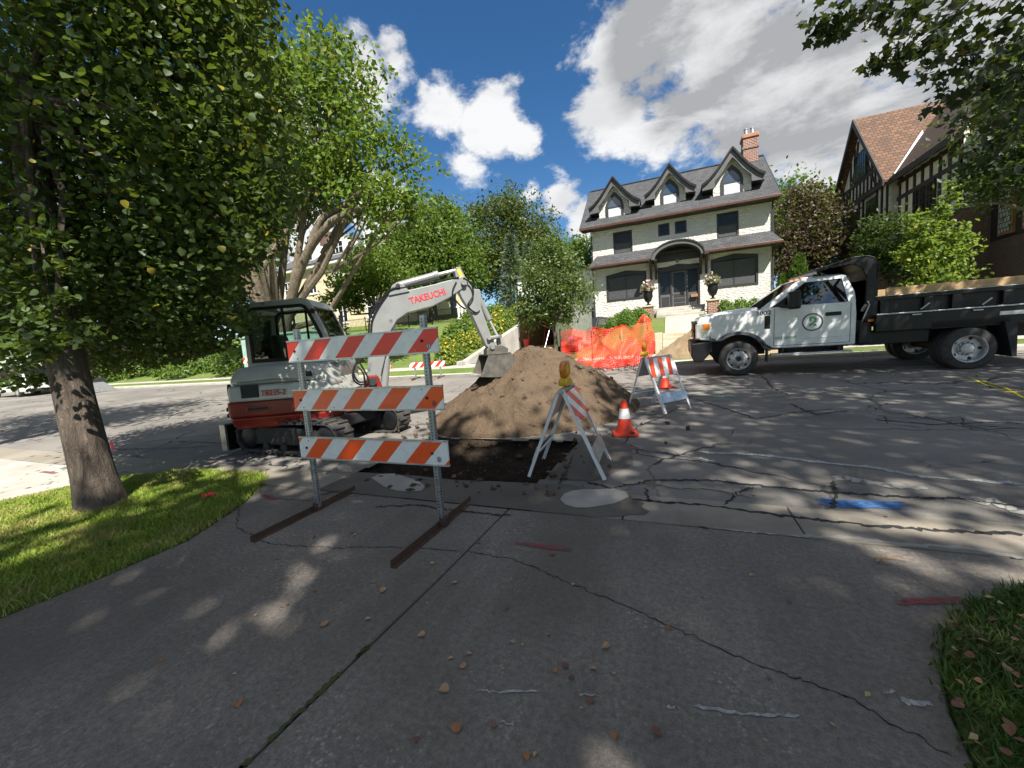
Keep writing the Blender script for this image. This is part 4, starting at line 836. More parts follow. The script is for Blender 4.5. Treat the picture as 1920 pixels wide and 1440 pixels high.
# ------------------------------------------------------------------ dump truck
M['smoke'] = glass_mat('smoked_glass', (.30,.34,.33), .02, .35)
TK = tag(empty('dump_truck', (.56, 10.5, road_z(0, 10.5)), 0, math.atan(.04)), 'white regular-cab dump truck with black bed and wood side boards parked at the far kerb', 'truck')
def tp(name, mb_, mat, bevel=0, parent=TK, smooth=False, seg=2): return mb_.build(name, M[mat], parent, smooth, bevel, None, seg)
def tyre(name, x, y0, y1, r, rim_r, dish, face, parent=TK):
    w = abs(y1 - y0); Mx = tr(x, min(y0, y1), .405) @ rot('X', -90)
    p = [(rim_r*.96,.02),(rim_r,0),(r*.86,-.0+.004),(r*.95,.02),(r,.05),(r,w-.05),(r*.95,w-.02),(r*.86,w-.004),(rim_r,w),(rim_r*.96,w-.02)]
    t = MB().lathe(p, 40, Mx, False).build(name, M['rubber'], parent, smooth=True)
    g_ = MB()
    for k in range(60):
        a = 2*math.pi*k/60; g_.box(-.008, .008, .03, w-.03, r-.004, r+.004, tr(x, min(y0, y1), .405) @ rot('Y', 6*k))
    g_.build('tread', M['rubber'], t)
    s = 1 if face < 0 else -1; yf = min(y0, y1) if face < 0 else max(y0, y1)
    Mr = tr(x, yf, .405) @ rot('X', -90 * s)
    if dish:   # deep dished outer dual wheel
        MB().lathe([(rim_r,.0),(rim_r,-.008),(rim_r*.95,-.004),(rim_r*.90,.03),(rim_r*.86,.12),(rim_r*.55,.125),(.11,.10),(.10,.06),(.07,.05),(.0001,.05)], 36, Mr, False).build('rim', M['chrome'], t, smooth=True)
        for k in range(5): MB().cyl((.205*math.cos(R(72*k)), .205*math.sin(R(72*k)), .113), (.205*math.cos(R(72*k)), .205*math.sin(R(72*k)), .128), .030, n=12, M=Mr).build('hand_hole', M['blackmat'], t)
        for k in range(10): MB().cyl((.125*math.cos(R(36*k)), .125*math.sin(R(36*k)), .075), (.125*math.cos(R(36*k)), .125*math.sin(R(36*k)), .125), .014, n=6, M=Mr).build('wheel_nut', M['steel'], t)
    else:      # front wheel with bulging hub
        MB().lathe([(rim_r,.0),(rim_r,-.006),(rim_r*.94,.0),(rim_r*.88,.03),(rim_r*.80,.05),(rim_r*.72,.02),(.13,-.01),(.12,-.03),(.085,-.035),(.08,.01),(.0001,.012)], 36, Mr, False).build('rim', M['chrome'], t, smooth=True)
        MB().cyl((0,0,-.037), (0,0,.01), .055, n=16, M=Mr).build('hub', M['blackmat'], t)
        for k in range(10):
            MB().cyl((.10*math.cos(R(36*k)), .10*math.sin(R(36*k)), -.05), (.10*math.cos(R(36*k)), .10*math.sin(R(36*k)), -.02), .012, n=6, M=Mr).build('wheel_nut', M['steel'], t)
        for k in range(8): MB().cyl((.195*math.cos(R(45*k)), .195*math.sin(R(45*k)), .010), (.195*math.cos(R(45*k)), .195*math.sin(R(45*k)), .034), .022, n=10, M=Mr).build('hand_hole', M['blackmat'], t)
tyre('wheel', .89, .13, .37, .405, .255, False, -1); tyre('wheel', .89, 2.03, 2.27, .405, .255, False, 1)
tyre('wheel', 4.83, .03, .27, .415, .265, True, -1); tyre('wheel', 4.83, .30, .53, .415, .265, True, 1); tyre('wheel', 4.83, 2.13, 2.37, .415, .265, True, 1); tyre('wheel', 4.83, 1.87, 2.10, .415, .265, True, -1)
tp('axle', MB().cyl((.89,.3,.405),(.89,2.1,.405),.06,n=10), 'blackmat'); tp('axle', MB().cyl((4.83,.3,.405),(4.83,2.1,.405),.09,n=10), 'blackmat'); tp('frame_rail', MB().box(.2,6.6,.72,.80,.55,.78).box(.2,6.6,1.60,1.68,.55,.78), 'blackmat'); tp('fuel_tank', MB().box(1.9,3.0,.5,.75,.42,.62), 'blackmat', .03); tp('engine_block', MB().box(.35,1.5,.6,1.8,.45,1.3), 'blackmat')
arch = [(.89 + .555*math.cos(R(a)), .41 + .555*math.sin(R(a))) for a in range(20, 140, 12)]
body = [(3.10,.60),(3.11,1.25),(3.09,1.52),(1.62,1.535),(1.28,1.50),(.80,1.485),(.32,1.45),(.08,1.40),(-.01,1.30),(.06,.90),(.34,.86)] + arch[::-1] + [(1.46,.60)]
for y_ in (.20, 2.08): tp('cab_side', MB().prism(body, y_, y_+.12), 'truckwhite', .03)
tp('bonnet', MB().prism([(.04,1.36),(.10,1.43),(.32,1.49),(.80,1.545),(1.30,1.575),(1.34,1.50),(1.34,1.30),(.08,1.25)], .325, 2.075), 'truckwhite', .04); tp('cab_rear_wall', MB().box(3.02,3.10,.325,2.075,.60,1.60), 'truckwhite'); tp('firewall', MB().box(1.36,1.42,.325,2.075,.6,1.5), 'blackmat'); tp('cab_floor', MB().box(1.4,3.02,.325,2.075,.56,.66), 'blackmat')
for s, y in ((1, .20), (-1, 2.20)):
    yy = lambda a, b: (min(y+a*s, y+b*s), max(y+a*s, y+b*s))
    fl = [(p[0], p[1]) for p in arch[::-1]]; fo = [(.89 + .645*math.cos(R(a)), .41 + .645*math.sin(R(a))) for a in range(14, 146, 12)]
    a0, a1 = yy(-.045, .04)
    tp('wheel_arch', MB().prism([(.30,.84)] + fl + [(1.47,.60),(1.56,.60)] + fo + [(.28,.98)], a0, a1), 'logogrey', .012)
# greenhouse: the pillars lean inward towards the roof
def gy(z, side): t = (z - 1.52) / .6; return .215 + .15*t if side < 0 else 2.185 - .15*t
def gpoly(name, pts, side, o0, o1, mat, parent=TK):
    n = len(pts); s = 1 if side < 0 else -1
    vs = [(x, gy(z, side) + o0*s, z) for x, z in pts] + [(x, gy(z, side) + o1*s, z) for x, z in pts]
    return tp(name, MB().add(vs, [tuple(range(n)), tuple(range(2*n-1, n-1, -1))] + [(i, n+i, n+(i+1)%n, (i+1)%n) for i in range(n)]), mat, 0, parent)
for sd in (-1, 1):
    gpoly('windscreen_pillar', [(1.33,1.51),(1.50,1.51),(1.70,1.63),(2.22,2.03),(2.30,2.10),(2.12,2.10)], sd, 0, .06, 'truckwhite')
    gpoly('rear_pillar', [(2.97,1.50),(3.09,1.50),(3.08,1.72),(2.95,2.09),(2.82,2.10),(2.88,2.02)], sd, 0, .06, 'truckwhite')
    gpoly('roof_rail', [(2.20,2.02),(2.88,2.03),(2.94,2.10),(2.14,2.10)], sd, .002, .06, 'truckwhite')
    w = gpoly('side_window', [(1.66,1.56),(1.72,1.64),(2.22,2.03),(2.86,2.03),(2.98,1.58),(2.97,1.50),(1.9,1.49)], sd, .03, .036, 'smoke')
    gpoly('window_seal', [(1.50,1.50),(1.70,1.64),(2.22,2.035),(2.25,2.02),(1.76,1.62),(1.66,1.52),(2.97,1.525),(2.97,1.50)], sd, .006, .04, 'blackmat', w)
    gpoly('window_seal', [(1.68,1.54),(1.80,1.66),(1.83,1.66),(1.80,1.54)], sd, .004, .042, 'blackmat', w)
tp('roof', MB().prism([(2.10,.36),(2.95,.36),(2.95,2.04),(2.10,2.04)], 2.085, 2.135, 'z', taper=[(2.25,.45),(2.88,.45),(2.88,1.95),(2.25,1.95)]), 'truckwhite', .015)
for y in (.75, 1.2, 1.65): tp('roof_marker_lamp', MB().box(2.22, 2.30, y-.04, y+.04, 2.13, 2.16), 'ambersig', .008)
tp('windscreen', MB().add([(1.36,.27,1.535),(1.36,2.13,1.535),(2.14,1.99,2.09),(2.14,.41,2.09),(1.365,.27,1.525),(1.365,2.13,1.525),(2.145,1.99,2.08),(2.145,.41,2.08)], [(0,1,2,3),(7,6,5,4),(0,4,5,1),(1,5,6,2),(2,6,7,3),(3,7,4,0)]), 'smoke')
tp('rear_window', MB().box(3.03,3.04,.45,1.95,1.60,2.05), 'smoke'); 
for y in (.42, 1.40): st_ = tp('seat', MB().box(2.25,2.75,y,y+.58,.95,1.15).prism([(2.62,1.1),(2.85,1.1),(2.95,1.72),(2.80,1.72)], y, y+.58).box(2.82,2.93,y+.16,y+.42,1.72,1.92), 'blackmat', .04)
tp('steering_wheel', MB().lathe([(.17,-.012),(.20,-.012),(.20,.012),(.17,.012)], 24, tr(1.98,.72,1.42) @ rot('Y', -65)), 'blackmat'); tp('dashboard', MB().box(1.42,1.8,.33,2.07,1.2,1.50), 'blackmat', .05)
for s, y in ((1, .20), (-1, 2.20)):
    dpts = [(1.60,.66),(3.00,.66),(3.005,1.50),(1.62,1.50)]
    for (a, b) in ((0,1),(1,2),(3,0)):
        p, q_ = Vector((dpts[a][0], y - .0015*s, dpts[a][1])), Vector((dpts[b][0], y - .0015*s, dpts[b][1])); tp('door_seam', MB().tube([p, q_], .005, 4), 'blackmat')
    tp('door_crease', MB().tube([(1.62, y, .80),(3.0, y, .80)], .008, 6), 'truckwhite')
    hd = tp('door_handle', MB().box(2.56, 2.84, min(y-.030*s, y+.01*s), max(y-.030*s, y+.01*s), 1.25, 1.33), 'black', .015)
    mr = tp('wing_mirror', MB().box(1.82, 2.04, min(y-.34*s, y-.12*s), max(y-.34*s, y-.12*s), 1.46, 1.84), 'black', .04)
    tp('mirror_arm', MB().tube([(1.72,y+.04*s,1.55),(1.86,y-.2*s,1.52)], .035, 8), 'black', parent=mr)
    tp('step_bar', MB().box(1.55, 3.05, min(y-.03*s, y+.14*s), max(y-.03*s, y+.14*s), .44, .48), 'alu', .008); [tp('step_bracket', MB().box(x_,x_+.05,min(y,y+.3*s),max(y,y+.3*s),.44,.60), 'blackmat') for x_ in (1.75, 2.8)]
    tp('fender_vent', MB().box(1.42, 1.535, min(y-.008*s,y+.02*s), max(y-.008*s,y+.02*s), 1.06, 1.36), 'black', .01)
    hl = tp('headlamp', MB().box(-.015, .26, min(y-.004*s,y+.45*s), max(y-.004*s,y+.45*s), .92, 1.30), 'lamp', .03); tp('turn_signal', MB().box(.14,.30,min(y-.012*s,y+.04*s),max(y-.012*s,y+.04*s),1.14,1.28), 'ambersig', .01, hl); tp('lamp_bezel', MB().box(-.03,.03,min(y-.002*s,y+.42*s),max(y-.002*s,y+.42*s),1.29,1.33).box(-.03,.03,min(y-.002*s,y+.42*s),max(y-.002*s,y+.42*s),.90,.93), 'black', .005, hl)
tp('grille', MB().box(-.04, .06, .62, 1.78, .90, 1.32).box(-.055,.0,.62,1.78,1.06,1.14), 'black', .02); tp('bumper', MB().prism([(-.12,.82),(.34,.86),(.34,.60),(.12,.36),(-.06,.36),(-.12,.5)], .19, 2.21), 'black', .03); tp('tow_light', MB().box(-.13,-.09,.45,.65,.5,.6), 'lamp')
tp('mud_flap', MB().box(1.46,1.49,.16,.34,.30,.62), 'blackmat'); 
# lettering and emblem
text('lettering', '3002', .125, M['logogrey'], TK, tr(1.40, .197, 1.42) @ FACE_S, bold=.003, sx=1.25)
text('lettering', 'DOT 1003003', .075, M['green'], TK, tr(1.83, .197, .83) @ FACE_S, bold=.0015, sx=.95)
Me = tr(2.33, .1965, 1.14)
em = tp('door_emblem', ring([(.185*math.cos(R(10*k)), .185*math.sin(R(10*k))) for k in range(36)], [(.160*math.cos(R(10*k)), .160*math.sin(R(10*k))) for k in range(36)], -.002, .003).build and MB(), 'logogrey') if False else None
e_ = ring([(.195*math.cos(R(10*k)), .195*math.sin(R(10*k))) for k in range(36)], [(.168*math.cos(R(10*k)), .168*math.sin(R(10*k))) for k in range(36)], -.002, .004)
em = e_.build('door_emblem', M['logogrey'], TK, M=Me)
o_ = [(-.055,.02),(-.055,.115),(.02,.115),(.065,.085),(.075,.045),(.055,.0),(-.055,-.095),(-.055,-.055),(.025,.015),(.042,.045),(.035,.07),(.01,.082),(-.022,.082),(-.022,.02)]
MB().prism(o_, -.002, .004).build('emblem_mark', M['green'], em, M=Me); MB().prism([(-.055,-.04),(-.055,-.085),(-.01,-.045),(.01,-.02)], -.002, .004).build('emblem_mark', M['green'], em, M=Me); MB().prism([(.0,-.075),(.05,-.04),(.085,-.085)], -.002, .004).build('emblem_mark', M['logogrey'], em, M=Me)
# bed
tp('bed_floor', MB().box(3.38,6.9,.12,2.28,.98,1.08), 'black', .01); [(tp('bed_beam', MB().box(3.40,6.9,y_,y_+.14,.84,1.18), 'black', .012), tp('beam_top', MB().box(3.40,6.9,y_-.015,y_+.155,1.182,1.21), 'steel', .006)) for y_ in (.10, 2.16)]
tp('bed_side', MB().box(3.42,6.9,2.06,2.10,1.18,1.50).box(3.42,6.9,2.04,2.16,1.48,1.56), 'black'); side = tp('bed_side', MB().box(3.42,6.9,.30,.34,1.18,1.50), 'black'); tp('top_rail', MB().box(3.42,6.9,.24,.36,1.48,1.56), 'black', .012, side); tp('rail_cap', MB().box(3.42,6.9,.235,.365,1.562,1.575), 'steel', .004, side)
for x in (3.50,4.20,4.62,5.35,6.1,6.8): tp('stake_pocket', MB().box(x,x+.14,.22,.31,1.21,1.48), 'black', .01, side)
for x in (4.10, 5.0): tp('bed_latch', MB().tube([(x,.10,1.24),(x+.12,.08,1.36)], .014, 6), 'steel', .0, side); tp('bed_hook', MB().box(x-.14,x,.06,.10,1.14,1.16), 'steel', .0, side)
tp('side_board', MB().box(3.62,6.9,.30,.338,1.577,1.73), 'wood', .004); tp('side_board', MB().box(3.62,6.9,2.06,2.098,1.577,1.73), 'wood', .004); tp('front_wall', MB().box(3.40,3.46,.34,2.06,1.08,1.95), 'black'); tp('tailgate', MB().box(6.84,6.9,.34,2.06,1.08,1.6), 'black')
text('rail_sticker', 'CASCADIA', .05, M['taillight'], TK, tr(5.45,.082,1.13) @ FACE_S) if False else None
tp('rail_sticker', MB().box(5.25,5.62,.094,.099,1.02,1.09), 'reflwhite')
# cab shield (curved headboard reaching over the cab)
for y in (.24, 2.10): tp('shield_side', MB().prism([(3.26,1.06),(3.46,1.06),(3.47,2.20),(3.40,2.38),(3.28,2.44),(3.05,2.44),(2.66,2.33),(2.68,2.26),(3.0,2.30),(3.18,2.2),(3.27,2.0)], y, y+.06), 'black', .01)
tp('shield_top', MB().prism([(3.46,1.95),(3.47,2.20),(3.40,2.38),(3.28,2.44),(3.05,2.44),(2.40,2.27),(2.36,2.20),(2.40,2.19),(3.05,2.40),(3.26,2.40),(3.36,2.35),(3.42,2.2),(3.42,1.95)], .24, 2.16), 'black', .006); tp('shield_lip', MB().box(2.34,2.40,.235,2.165,2.165,2.225), 'steel', .006); tp('headboard', MB().box(3.40,3.45,.30,2.10,1.08,1.95), 'black')
tp('chassis_skirt', MB().box(3.15,4.35,.30,.62,.56,.84), 'black', .02); tp('toolbox', MB().box(3.16,3.38,.22,.60,.60,1.06), 'black', .02); tp('exhaust_stub', MB().tube([(3.2,.22,1.30),(3.24,.16,1.42)], .03, 8), 'steel'); tp('side_marker', MB().box(3.30,3.40,.205,.22,1.06,1.11), 'ambersig'); tp('handhold', MB().tube([(3.20,.20,1.06),(3.20,.16,1.12),(3.30,.16,1.42),(3.30,.24,1.48)], .014, 6), 'steel')
tp('rear_mud_flap', MB().prism([(5.44,.22),(5.50,.22),(5.48,.85),(5.30,.9)], .04, .56), 'blackmat'); tp('rear_mud_flap', MB().box(5.42,5.45,1.84,2.36,.22,.9), 'blackmat'); tp('rear_fender', MB().prism([(4.28,.84),(5.40,.84),(5.40,.98),(4.28,.98)], .10,.56), 'black'); tp('tail_lamp', MB().box(6.86,6.9,.14,.30,.86,.98), 'taillight')
# ------------------------------------------------------------------ white house across the street
HY = 28.75
WH = tag(empty('white_house', (.4, HY, 2.75)), 'white stucco house with dark roof, three gabled dormers and arched porch hood', 'house')
def hp(name, mb_, mat, bevel=0, parent=None, smooth=False, seg=2):   # coordinates are world metres, moved to the house origin
    return mb_.build(name, M[mat] if isinstance(mat, str) else mat, parent or WH, smooth, bevel, tr(-.4, -HY, -2.75), seg)
WX0, WX1, WZ0, WZE, DEPTH = -4.95, 5.75, 2.3, 8.75, 8.2
holes = [(-3.53,-2.27,6.98,8.50),(2.82,4.03,7.05,8.58),(-.62,.08,7.76,8.54),(.40,1.10,7.76,8.54),(-4.06,-1.50,3.92,5.66),(2.50,4.98,4.05,5.82),(-.74,1.80,3.0,5.75)]
def wall_with_holes(x0, x1, z0, z1, holes, y0, y1):
    xs_ = sorted(set([x0, x1] + [h[0] for h in holes] + [h[1] for h in holes])); zs_ = sorted(set([z0, z1] + [h[2] for h in holes] + [h[3] for h in holes])); m_ = MB()
    for i in range(len(xs_)-1):
        for j in range(len(zs_)-1):
            cx, cz = (xs_[i]+xs_[i+1])/2, (zs_[j]+zs_[j+1])/2
            if any(h[0] < cx < h[1] and h[2] < cz < h[3] for h in holes): continue
            m_.add([(xs_[i],y0,zs_[j]),(xs_[i+1],y0,zs_[j]),(xs_[i+1],y0,zs_[j+1]),(xs_[i],y0,zs_[j+1])], [(0,1,2,3)])
    for h in holes:
        a, b, c, d = h; m_.add([(a,y0,c),(b,y0,c),(b,y0,d),(a,y0,d),(a,y1,c),(b,y1,c),(b,y1,d),(a,y1,d)], [(0,4,5,1),(1,5,6,2),(2,6,7,3),(3,7,4,0)])
    return m_
hp('front_wall', wall_with_holes(WX0, WX1, WZ0, WZE, holes, HY, HY+.25), 'stucco')
for x in (WX0, WX1-.02): hp('side_wall', MB().prism([(HY+.001,WZ0),(HY+DEPTH,WZ0),(HY+DEPTH,WZE),(HY+DEPTH/2,WZE+3.8),(HY+.001,WZE)], x, x+.02, 'x'), 'stucco')
hp('back_wall', MB().box(WX0+.02,WX1-.02,HY+DEPTH-.1,HY+DEPTH,WZ0,WZE), 'stucco'); hp('interior_floor', MB().box(WX0+.03,WX1-.03,HY+.3,HY+DEPTH-.11,5.9,6.0).box(WX0+.03,WX1-.03,HY+2.5,HY+2.6,WZ0,WZE), 'blackmat')
def sash(x0, x1, z0, z1, y=HY, divs=1, screen=False):
    w = hp('window', MB().box(x0,x0+.11,y+.02,y+.16,z0,z1).box(x1-.11,x1,y+.02,y+.16,z0,z1).box(x0+.11,x1-.11,y+.02,y+.16,z1-.11,z1).box(x0+.11,x1-.11,y+.02,y+.16,z0,z0+.13), 'darktrim', .01)
    if divs: hp('meeting_rail', MB().box(x0+.11,x1-.11,y+.05,y+.14,(z0+z1)/2-.03,(z0+z1)/2+.03), 'darktrim', .0, w)
    hp('pane', MB().box(x0+.11,x1-.11,y+.10,y+.11,z0+.13,z1-.11), 'winglass', 0, w)
    if divs: hp('insect_screen', MB().box(x0+.11,x1-.11,y+.075,y+.08,z0+.13,(z0+z1)/2-.03), 'screen', 0, w)
    return w
for h in holes[:2]: sash(*h)
for h in holes[2:4]:
    w = sash(*h, divs=0)
    for k in (1, 2): hp('glazing_bar', MB().box(h[0]+.11,h[1]-.11,HY+.09,HY+.099,lerp(h[2],h[3],k/3)-.01,lerp(h[2],h[3],k/3)+.01), 'darktrim', 0, w)
for x0, x1, z0, z1 in holes[4:6]:
    cx = (x0+x1)/2
    w = hp('picture_window', MB().prism([(x0-.06,z0-.06),(x1+.06,z0-.06),(x1+.06,z1+.0),(cx,z1+.20),(x0-.06,z1+.0),(x0+.06,z1-.18),(cx,z1-.10),(x1-.06,z1-.18),(x1-.06,z0+.08),(x0+.06,z0+.08),(x0+.06,z1-.18),(x0-.06,z1)], HY-.03, HY+.12), 'darktrim')
    hp('pane', MB().box(x0,x1,HY+.08,HY+.09,z0,z1), 'winglass', 0, w); hp('insect_screen', MB().box(x0+.05,cx-.03,HY+.05,HY+.055,z0+.05,z1-.18).box(cx+.03,x1-.05,HY+.05,HY+.055,z0+.05,z1-.18), 'screen', 0, w); hp('mullion', MB().box(cx-.03,cx+.03,HY+.03,HY+.07,z0+.05,z1-.15), 'darktrim', 0, w)
# roof: gable along the street with flared overhang
EZ, RZ_, RY = 8.82, 12.85, HY + 4.1
rx0, rx1 = -5.65, 6.10
roof = hp('roof', MB().prism([(HY-.72,EZ),(HY-.72,EZ+.10),(RY,RZ_+.05),(HY+DEPTH+.72,EZ+.1),(HY+DEPTH+.72,EZ),(RY,RZ_-.1)], rx0, rx1, 'x'), 'shingle')
hp('soffit', MB().box(rx0+.05,rx1-.05,HY-.70,HY-.005,EZ-.05,EZ-.004), 'darktrim', 0, roof); hp('gutter_pipe', MB().box(rx0,rx1,HY-.86,HY-.725,EZ-.06,EZ+.10), 'gutterbrown', .02, roof); hp('ridge_cap', MB().box(rx0,rx1,RY-.12,RY+.12,RZ_+.02,RZ_+.075), 'shingle', 0, roof)
for x in (rx0-.03, rx1): hp('bargeboard', MB().prism([(HY-.74,EZ-.05),(HY-.74,EZ+.11),(RY,RZ_+.07),(HY+DEPTH+.74,EZ+.11),(HY+DEPTH+.74,EZ-.05),(RY,RZ_-.16)], x, x+.03, 'x'), 'darktrim', 0, roof)
for x in (WX0-.09, WX1+.01): hp('downpipe', MB().box(x,x+.08,HY-.10,HY-.02,2.8,EZ-.05), 'darktrim', .01)
# chimney
ch = hp('chimney', MB().box(4.85,5.72,RY-.55,RY+.35,11.6,14.05), 'brick'); hp('chimney_cap', MB().box(4.78,5.79,RY-.62,RY+.42,14.05,14.25).box(4.85,5.72,RY-.55,RY+.35,14.25,14.33), 'soffit', .02, ch); hp('chimney_course', MB().box(4.80,5.77,RY-.60,RY+.40,13.35,13.5), 'brick', 0, ch)
for x in (5.08, 5.45): hp('chimney_pot', MB().lathe([(.13,14.33),(.11,14.7),(.14,14.74),(.14,14.78)], 12, tr(x, RY-.1, 0)), 'steel', 0, ch)
hp('chimney_flashing', MB().box(4.80,5.77,RY-.60,RY+.40,11.9,12.45), 'darktrim', 0, ch)
# dormers
def dormer(cx, hw, zb, yf, k):
    zs = zb + 1.15*k; zp = zs + 1.62*k; ow = hw + .62*k; yb_ = yf + 3.6
    d = hp('dormer', MB().box(cx-hw, cx+hw, yf, yb_-1.2, zb-.5, zs+.05), 'stucco')
    hp('dormer_gable', MB().prism([(cx-hw, zs+.05),(cx+hw, zs+.05),(cx+.05, zs+1.25*k),(cx-.05, zs+1.25*k)], yf+.001, yf+.3), 'stucco', 0, d)
    # flared (bell-cast) gable roof
    outer = [(-ow,zs-.18*k),(-ow*.78,zs+.05*k),(-ow*.50,zs+.52*k),(-ow*.25,zs+1.05*k),(0,zp),(ow*.25,zs+1.05*k),(ow*.50,zs+.52*k),(ow*.78,zs+.05*k),(ow,zs-.18*k)]
    inner = [(ow,zs-.46*k),(hw*.95,zs-.42*k),(hw*.95,zs-.05*k),(hw*.50,zs+.42*k),(hw*.22,zs+.86*k),(0,zs+1.12*k),(-hw*.22,zs+.86*k),(-hw*.50,zs+.42*k),(-hw*.95,zs-.05*k),(-hw*.95,zs-.42*k),(-ow,zs-.46*k)]
    hp('fascia', MB().prism([(cx+a, b) for a, b in outer + inner], yf-.42, yf-.30), 'greytrim', 0, d)
    n = len(outer); g_ = MB()
    for i in range(n-1):
        (a0, b0), (a1, b1) = outer[i], outer[i+1]
        nn = Vector((-(b1-b0), a1-a0)).normalized()*.08
        g_.prism([(cx+a0,b0),(cx+a1,b1),(cx+a1+nn.x,b1+nn.y),(cx+a0+nn.x,b0+nn.y)], yf-.52, yb_)
    hp('dormer_roof', g_, 'shingle_y', 0, d)
    hp('roof_edge', MB().prism([(cx+a*1.02, b+.085) for a, b in outer] + [(cx+a, b-.06) for a, b in outer[::-1]], yf-.545, yf-.50), 'black', 0, d)
    hp('dormer_soffit', MB().box(cx-ow, cx-hw-.002, yf-.30, yb_-1.2, zs-.46*k, zs-.40*k), 'darktrim', 0, d); hp('dormer_soffit', MB().box(cx+hw+.002, cx+ow, yf-.30, yb_-1.2, zs-.46*k, zs-.40*k), 'darktrim', 0, d)
    # lancet window
    ww = .44*k; z0 = zb+.06; z1 = zb + 1.05*k; zt = zb + 1.72*k
    def lanc(w, base, top, n=7):
        L_ = [(-w, base), (-w, z1)] + [(-w*(1-(i/n)**1.7), z1 + (top-z1)*(i/n)**.92) for i in range(1, n)] + [(0, top)]
        return [(cx+a, b) for a, b in L_] + [(cx-a, b) for a, b in L_[-2::-1]]
    fr = ring(lanc(ww+.15, z0-.06, zt+.26), lanc(ww, z0+.05, zt), yf-.07, yf+.03); w = hp('lancet_window', fr, 'darktrim', 0, d)
    hp('pane', MB().prism(lanc(ww+.02, z0, zt+.02), yf-.03, yf-.025), pane_m, 0, d)
    hp('meeting_rail', MB().box(cx-ww, cx+ww, yf-.06, yf-.026, z1-.10, z1-.03), 'darktrim', 0, d)
    hp('blind', MB().box(cx-ww+.02, cx+ww-.02, yf-.034, yf-.031, z0+.06, z1-.10), 'curtain', 0, d)
pane_m = pmat('sky_reflecting_pane', (.05,.07,.10), .04, var=.1, spec=1.0)
dormer(-3.35, 1.05, 9.20, HY+.12, 1.0); dormer(.16, .95, 9.55, HY+.45, .93); dormer(3.72, 1.04, 9.35, HY+.25, 1.03)
# pent roof over the ground floor, with the arched hood
pz0, pz1 = 6.22, 6.98
for x0, x1 in ((-5.15,-.92),(1.88,6.15)):
    a, b = (x0, x1)
    xi0, xi1 = (a+.45, b) if a < 0 else (a, b-.45)
    pr = hp('pent_roof', MB().add([(a,HY-.85,pz0),(b,HY-.85,pz0),(xi1,HY-.01,pz1),(xi0,HY-.01,pz1),(a,HY-.85,pz0+.07),(b,HY-.85,pz0+.07),(xi1,HY-.01,pz1+.09),(xi0,HY-.01,pz1+.09)], [(0,3,2,1),(4,5,6,7),(0,1,5,4),(1,2,6,5),(2,3,7,6),(3,0,4,7)]), 'shingle')
    hp('gutter_pipe', MB().box(a-.03,b,HY-.98,HY-.855,pz0-.07,pz0+.08), 'gutterbrown', .02, pr); hp('soffit', MB().box(a,b,HY-.85,HY-.005,pz0-.05,pz0-.005), 'darktrim', 0, pr)
hp('pent_roof', MB().add([(-.92,HY-.50,pz0+.38),(1.88,HY-.50,pz0+.38),(1.88,HY-.01,pz1+.095),(-.92,HY-.01,pz1+.095),(-.92,HY-.5,pz0+.30),(1.88,HY-.5,pz0+.3),(1.88,HY-.01,pz1),(-.92,HY-.01,pz1)], [(0,1,2,3),(7,6,5,4),(0,4,5,1),(2,6,7,3),(1,5,6,2),(3,7,4,0)]), 'shingle')
cxp = .48; n = 18
oa = [(cxp + 1.52*math.cos(R(180*k/n)), 6.10 + .98*math.sin(R(180*k/n))) for k in range(n+1)]; ia = [(cxp + 1.34*math.cos(R(180*k/n)), 6.08 + .78*math.sin(R(180*k/n))) for k in range(n+1)]
hd = hp('porch_hood', MB().prism(oa + ia[::-1], HY-1.35, HY-1.20), 'greytrim'); hp('hood_roof', MB().prism([(cxp + (a-cxp)*1.03, b+.06) for a, b in oa] + oa[::-1], HY-1.42, HY-.1), 'shingle_y', 0, hd); hp('hood_ceiling', MB().prism([(cxp + (a-cxp)*1.02, b+.02) for a, b in ia] + ia[::-1], HY-1.19, HY-.02), 'darktrim', 0, hd); hp('hood_panel', MB().prism([(a, b-.02) for a, b in ia], HY-.08, HY-.02), 'darktrim', 0, hd)
for x in (-1.22, -.90, 1.78, 2.10):
    hp('porch_bracket', MB().prism([(HY-1.18,6.12),(HY-.01,6.12),(HY-.01,5.0),(HY-.16,5.0),(HY-.22,5.55),(HY-1.1,6.0)], x, x+.14, 'x'), 'timber', .01)
hp('porch_beam', MB().box(-1.24,-.74,HY-1.2,HY-.02,6.05,6.13).box(1.78,2.26,HY-1.2,HY-.02,6.05,6.13), 'timber'); hp('porch_lamp', MB().box(.40,.56,HY-.95,HY-.79,5.80,6.02).cyl((.48,HY-.87,6.0),(.48,HY-.87,6.8),.015,n=6), 'black')
# entrance
en = hp('entrance', MB().box(-.74,1.80,HY+.22,HY+.24,3.0,5.75), 'greytrim'); hp('entrance_frame', MB().box(-.74,-.62,HY+.0,HY+.2,3.0,5.6).box(1.68,1.80,HY+0,HY+.2,3.0,5.6).box(.02,.12,HY+.05,HY+.2,3.0,5.4).box(1.0,1.10,HY+.05,HY+.2,3.0,5.4).prism([(-.80,5.42),(1.86,5.42),(1.86,5.62),(.53,5.86),(-.80,5.62)], HY-.02, HY+.2), 'darktrim', .01, en)
for x0, x1 in ((-.62,.02),(1.10,1.68)):
    hp('sidelight', MB().box(x0,x1,HY+.13,HY+.14,3.95,5.42), 'winglass', 0, en); hp('sidelight_panel', MB().box(x0,x1,HY+.10,HY+.16,3.0,3.95), 'greytrim', .01, en); hp('panel_mould', MB().box(x0+.08,x1-.08,HY+.085,HY+.11,3.15,3.80), 'darktrim', .01, en)
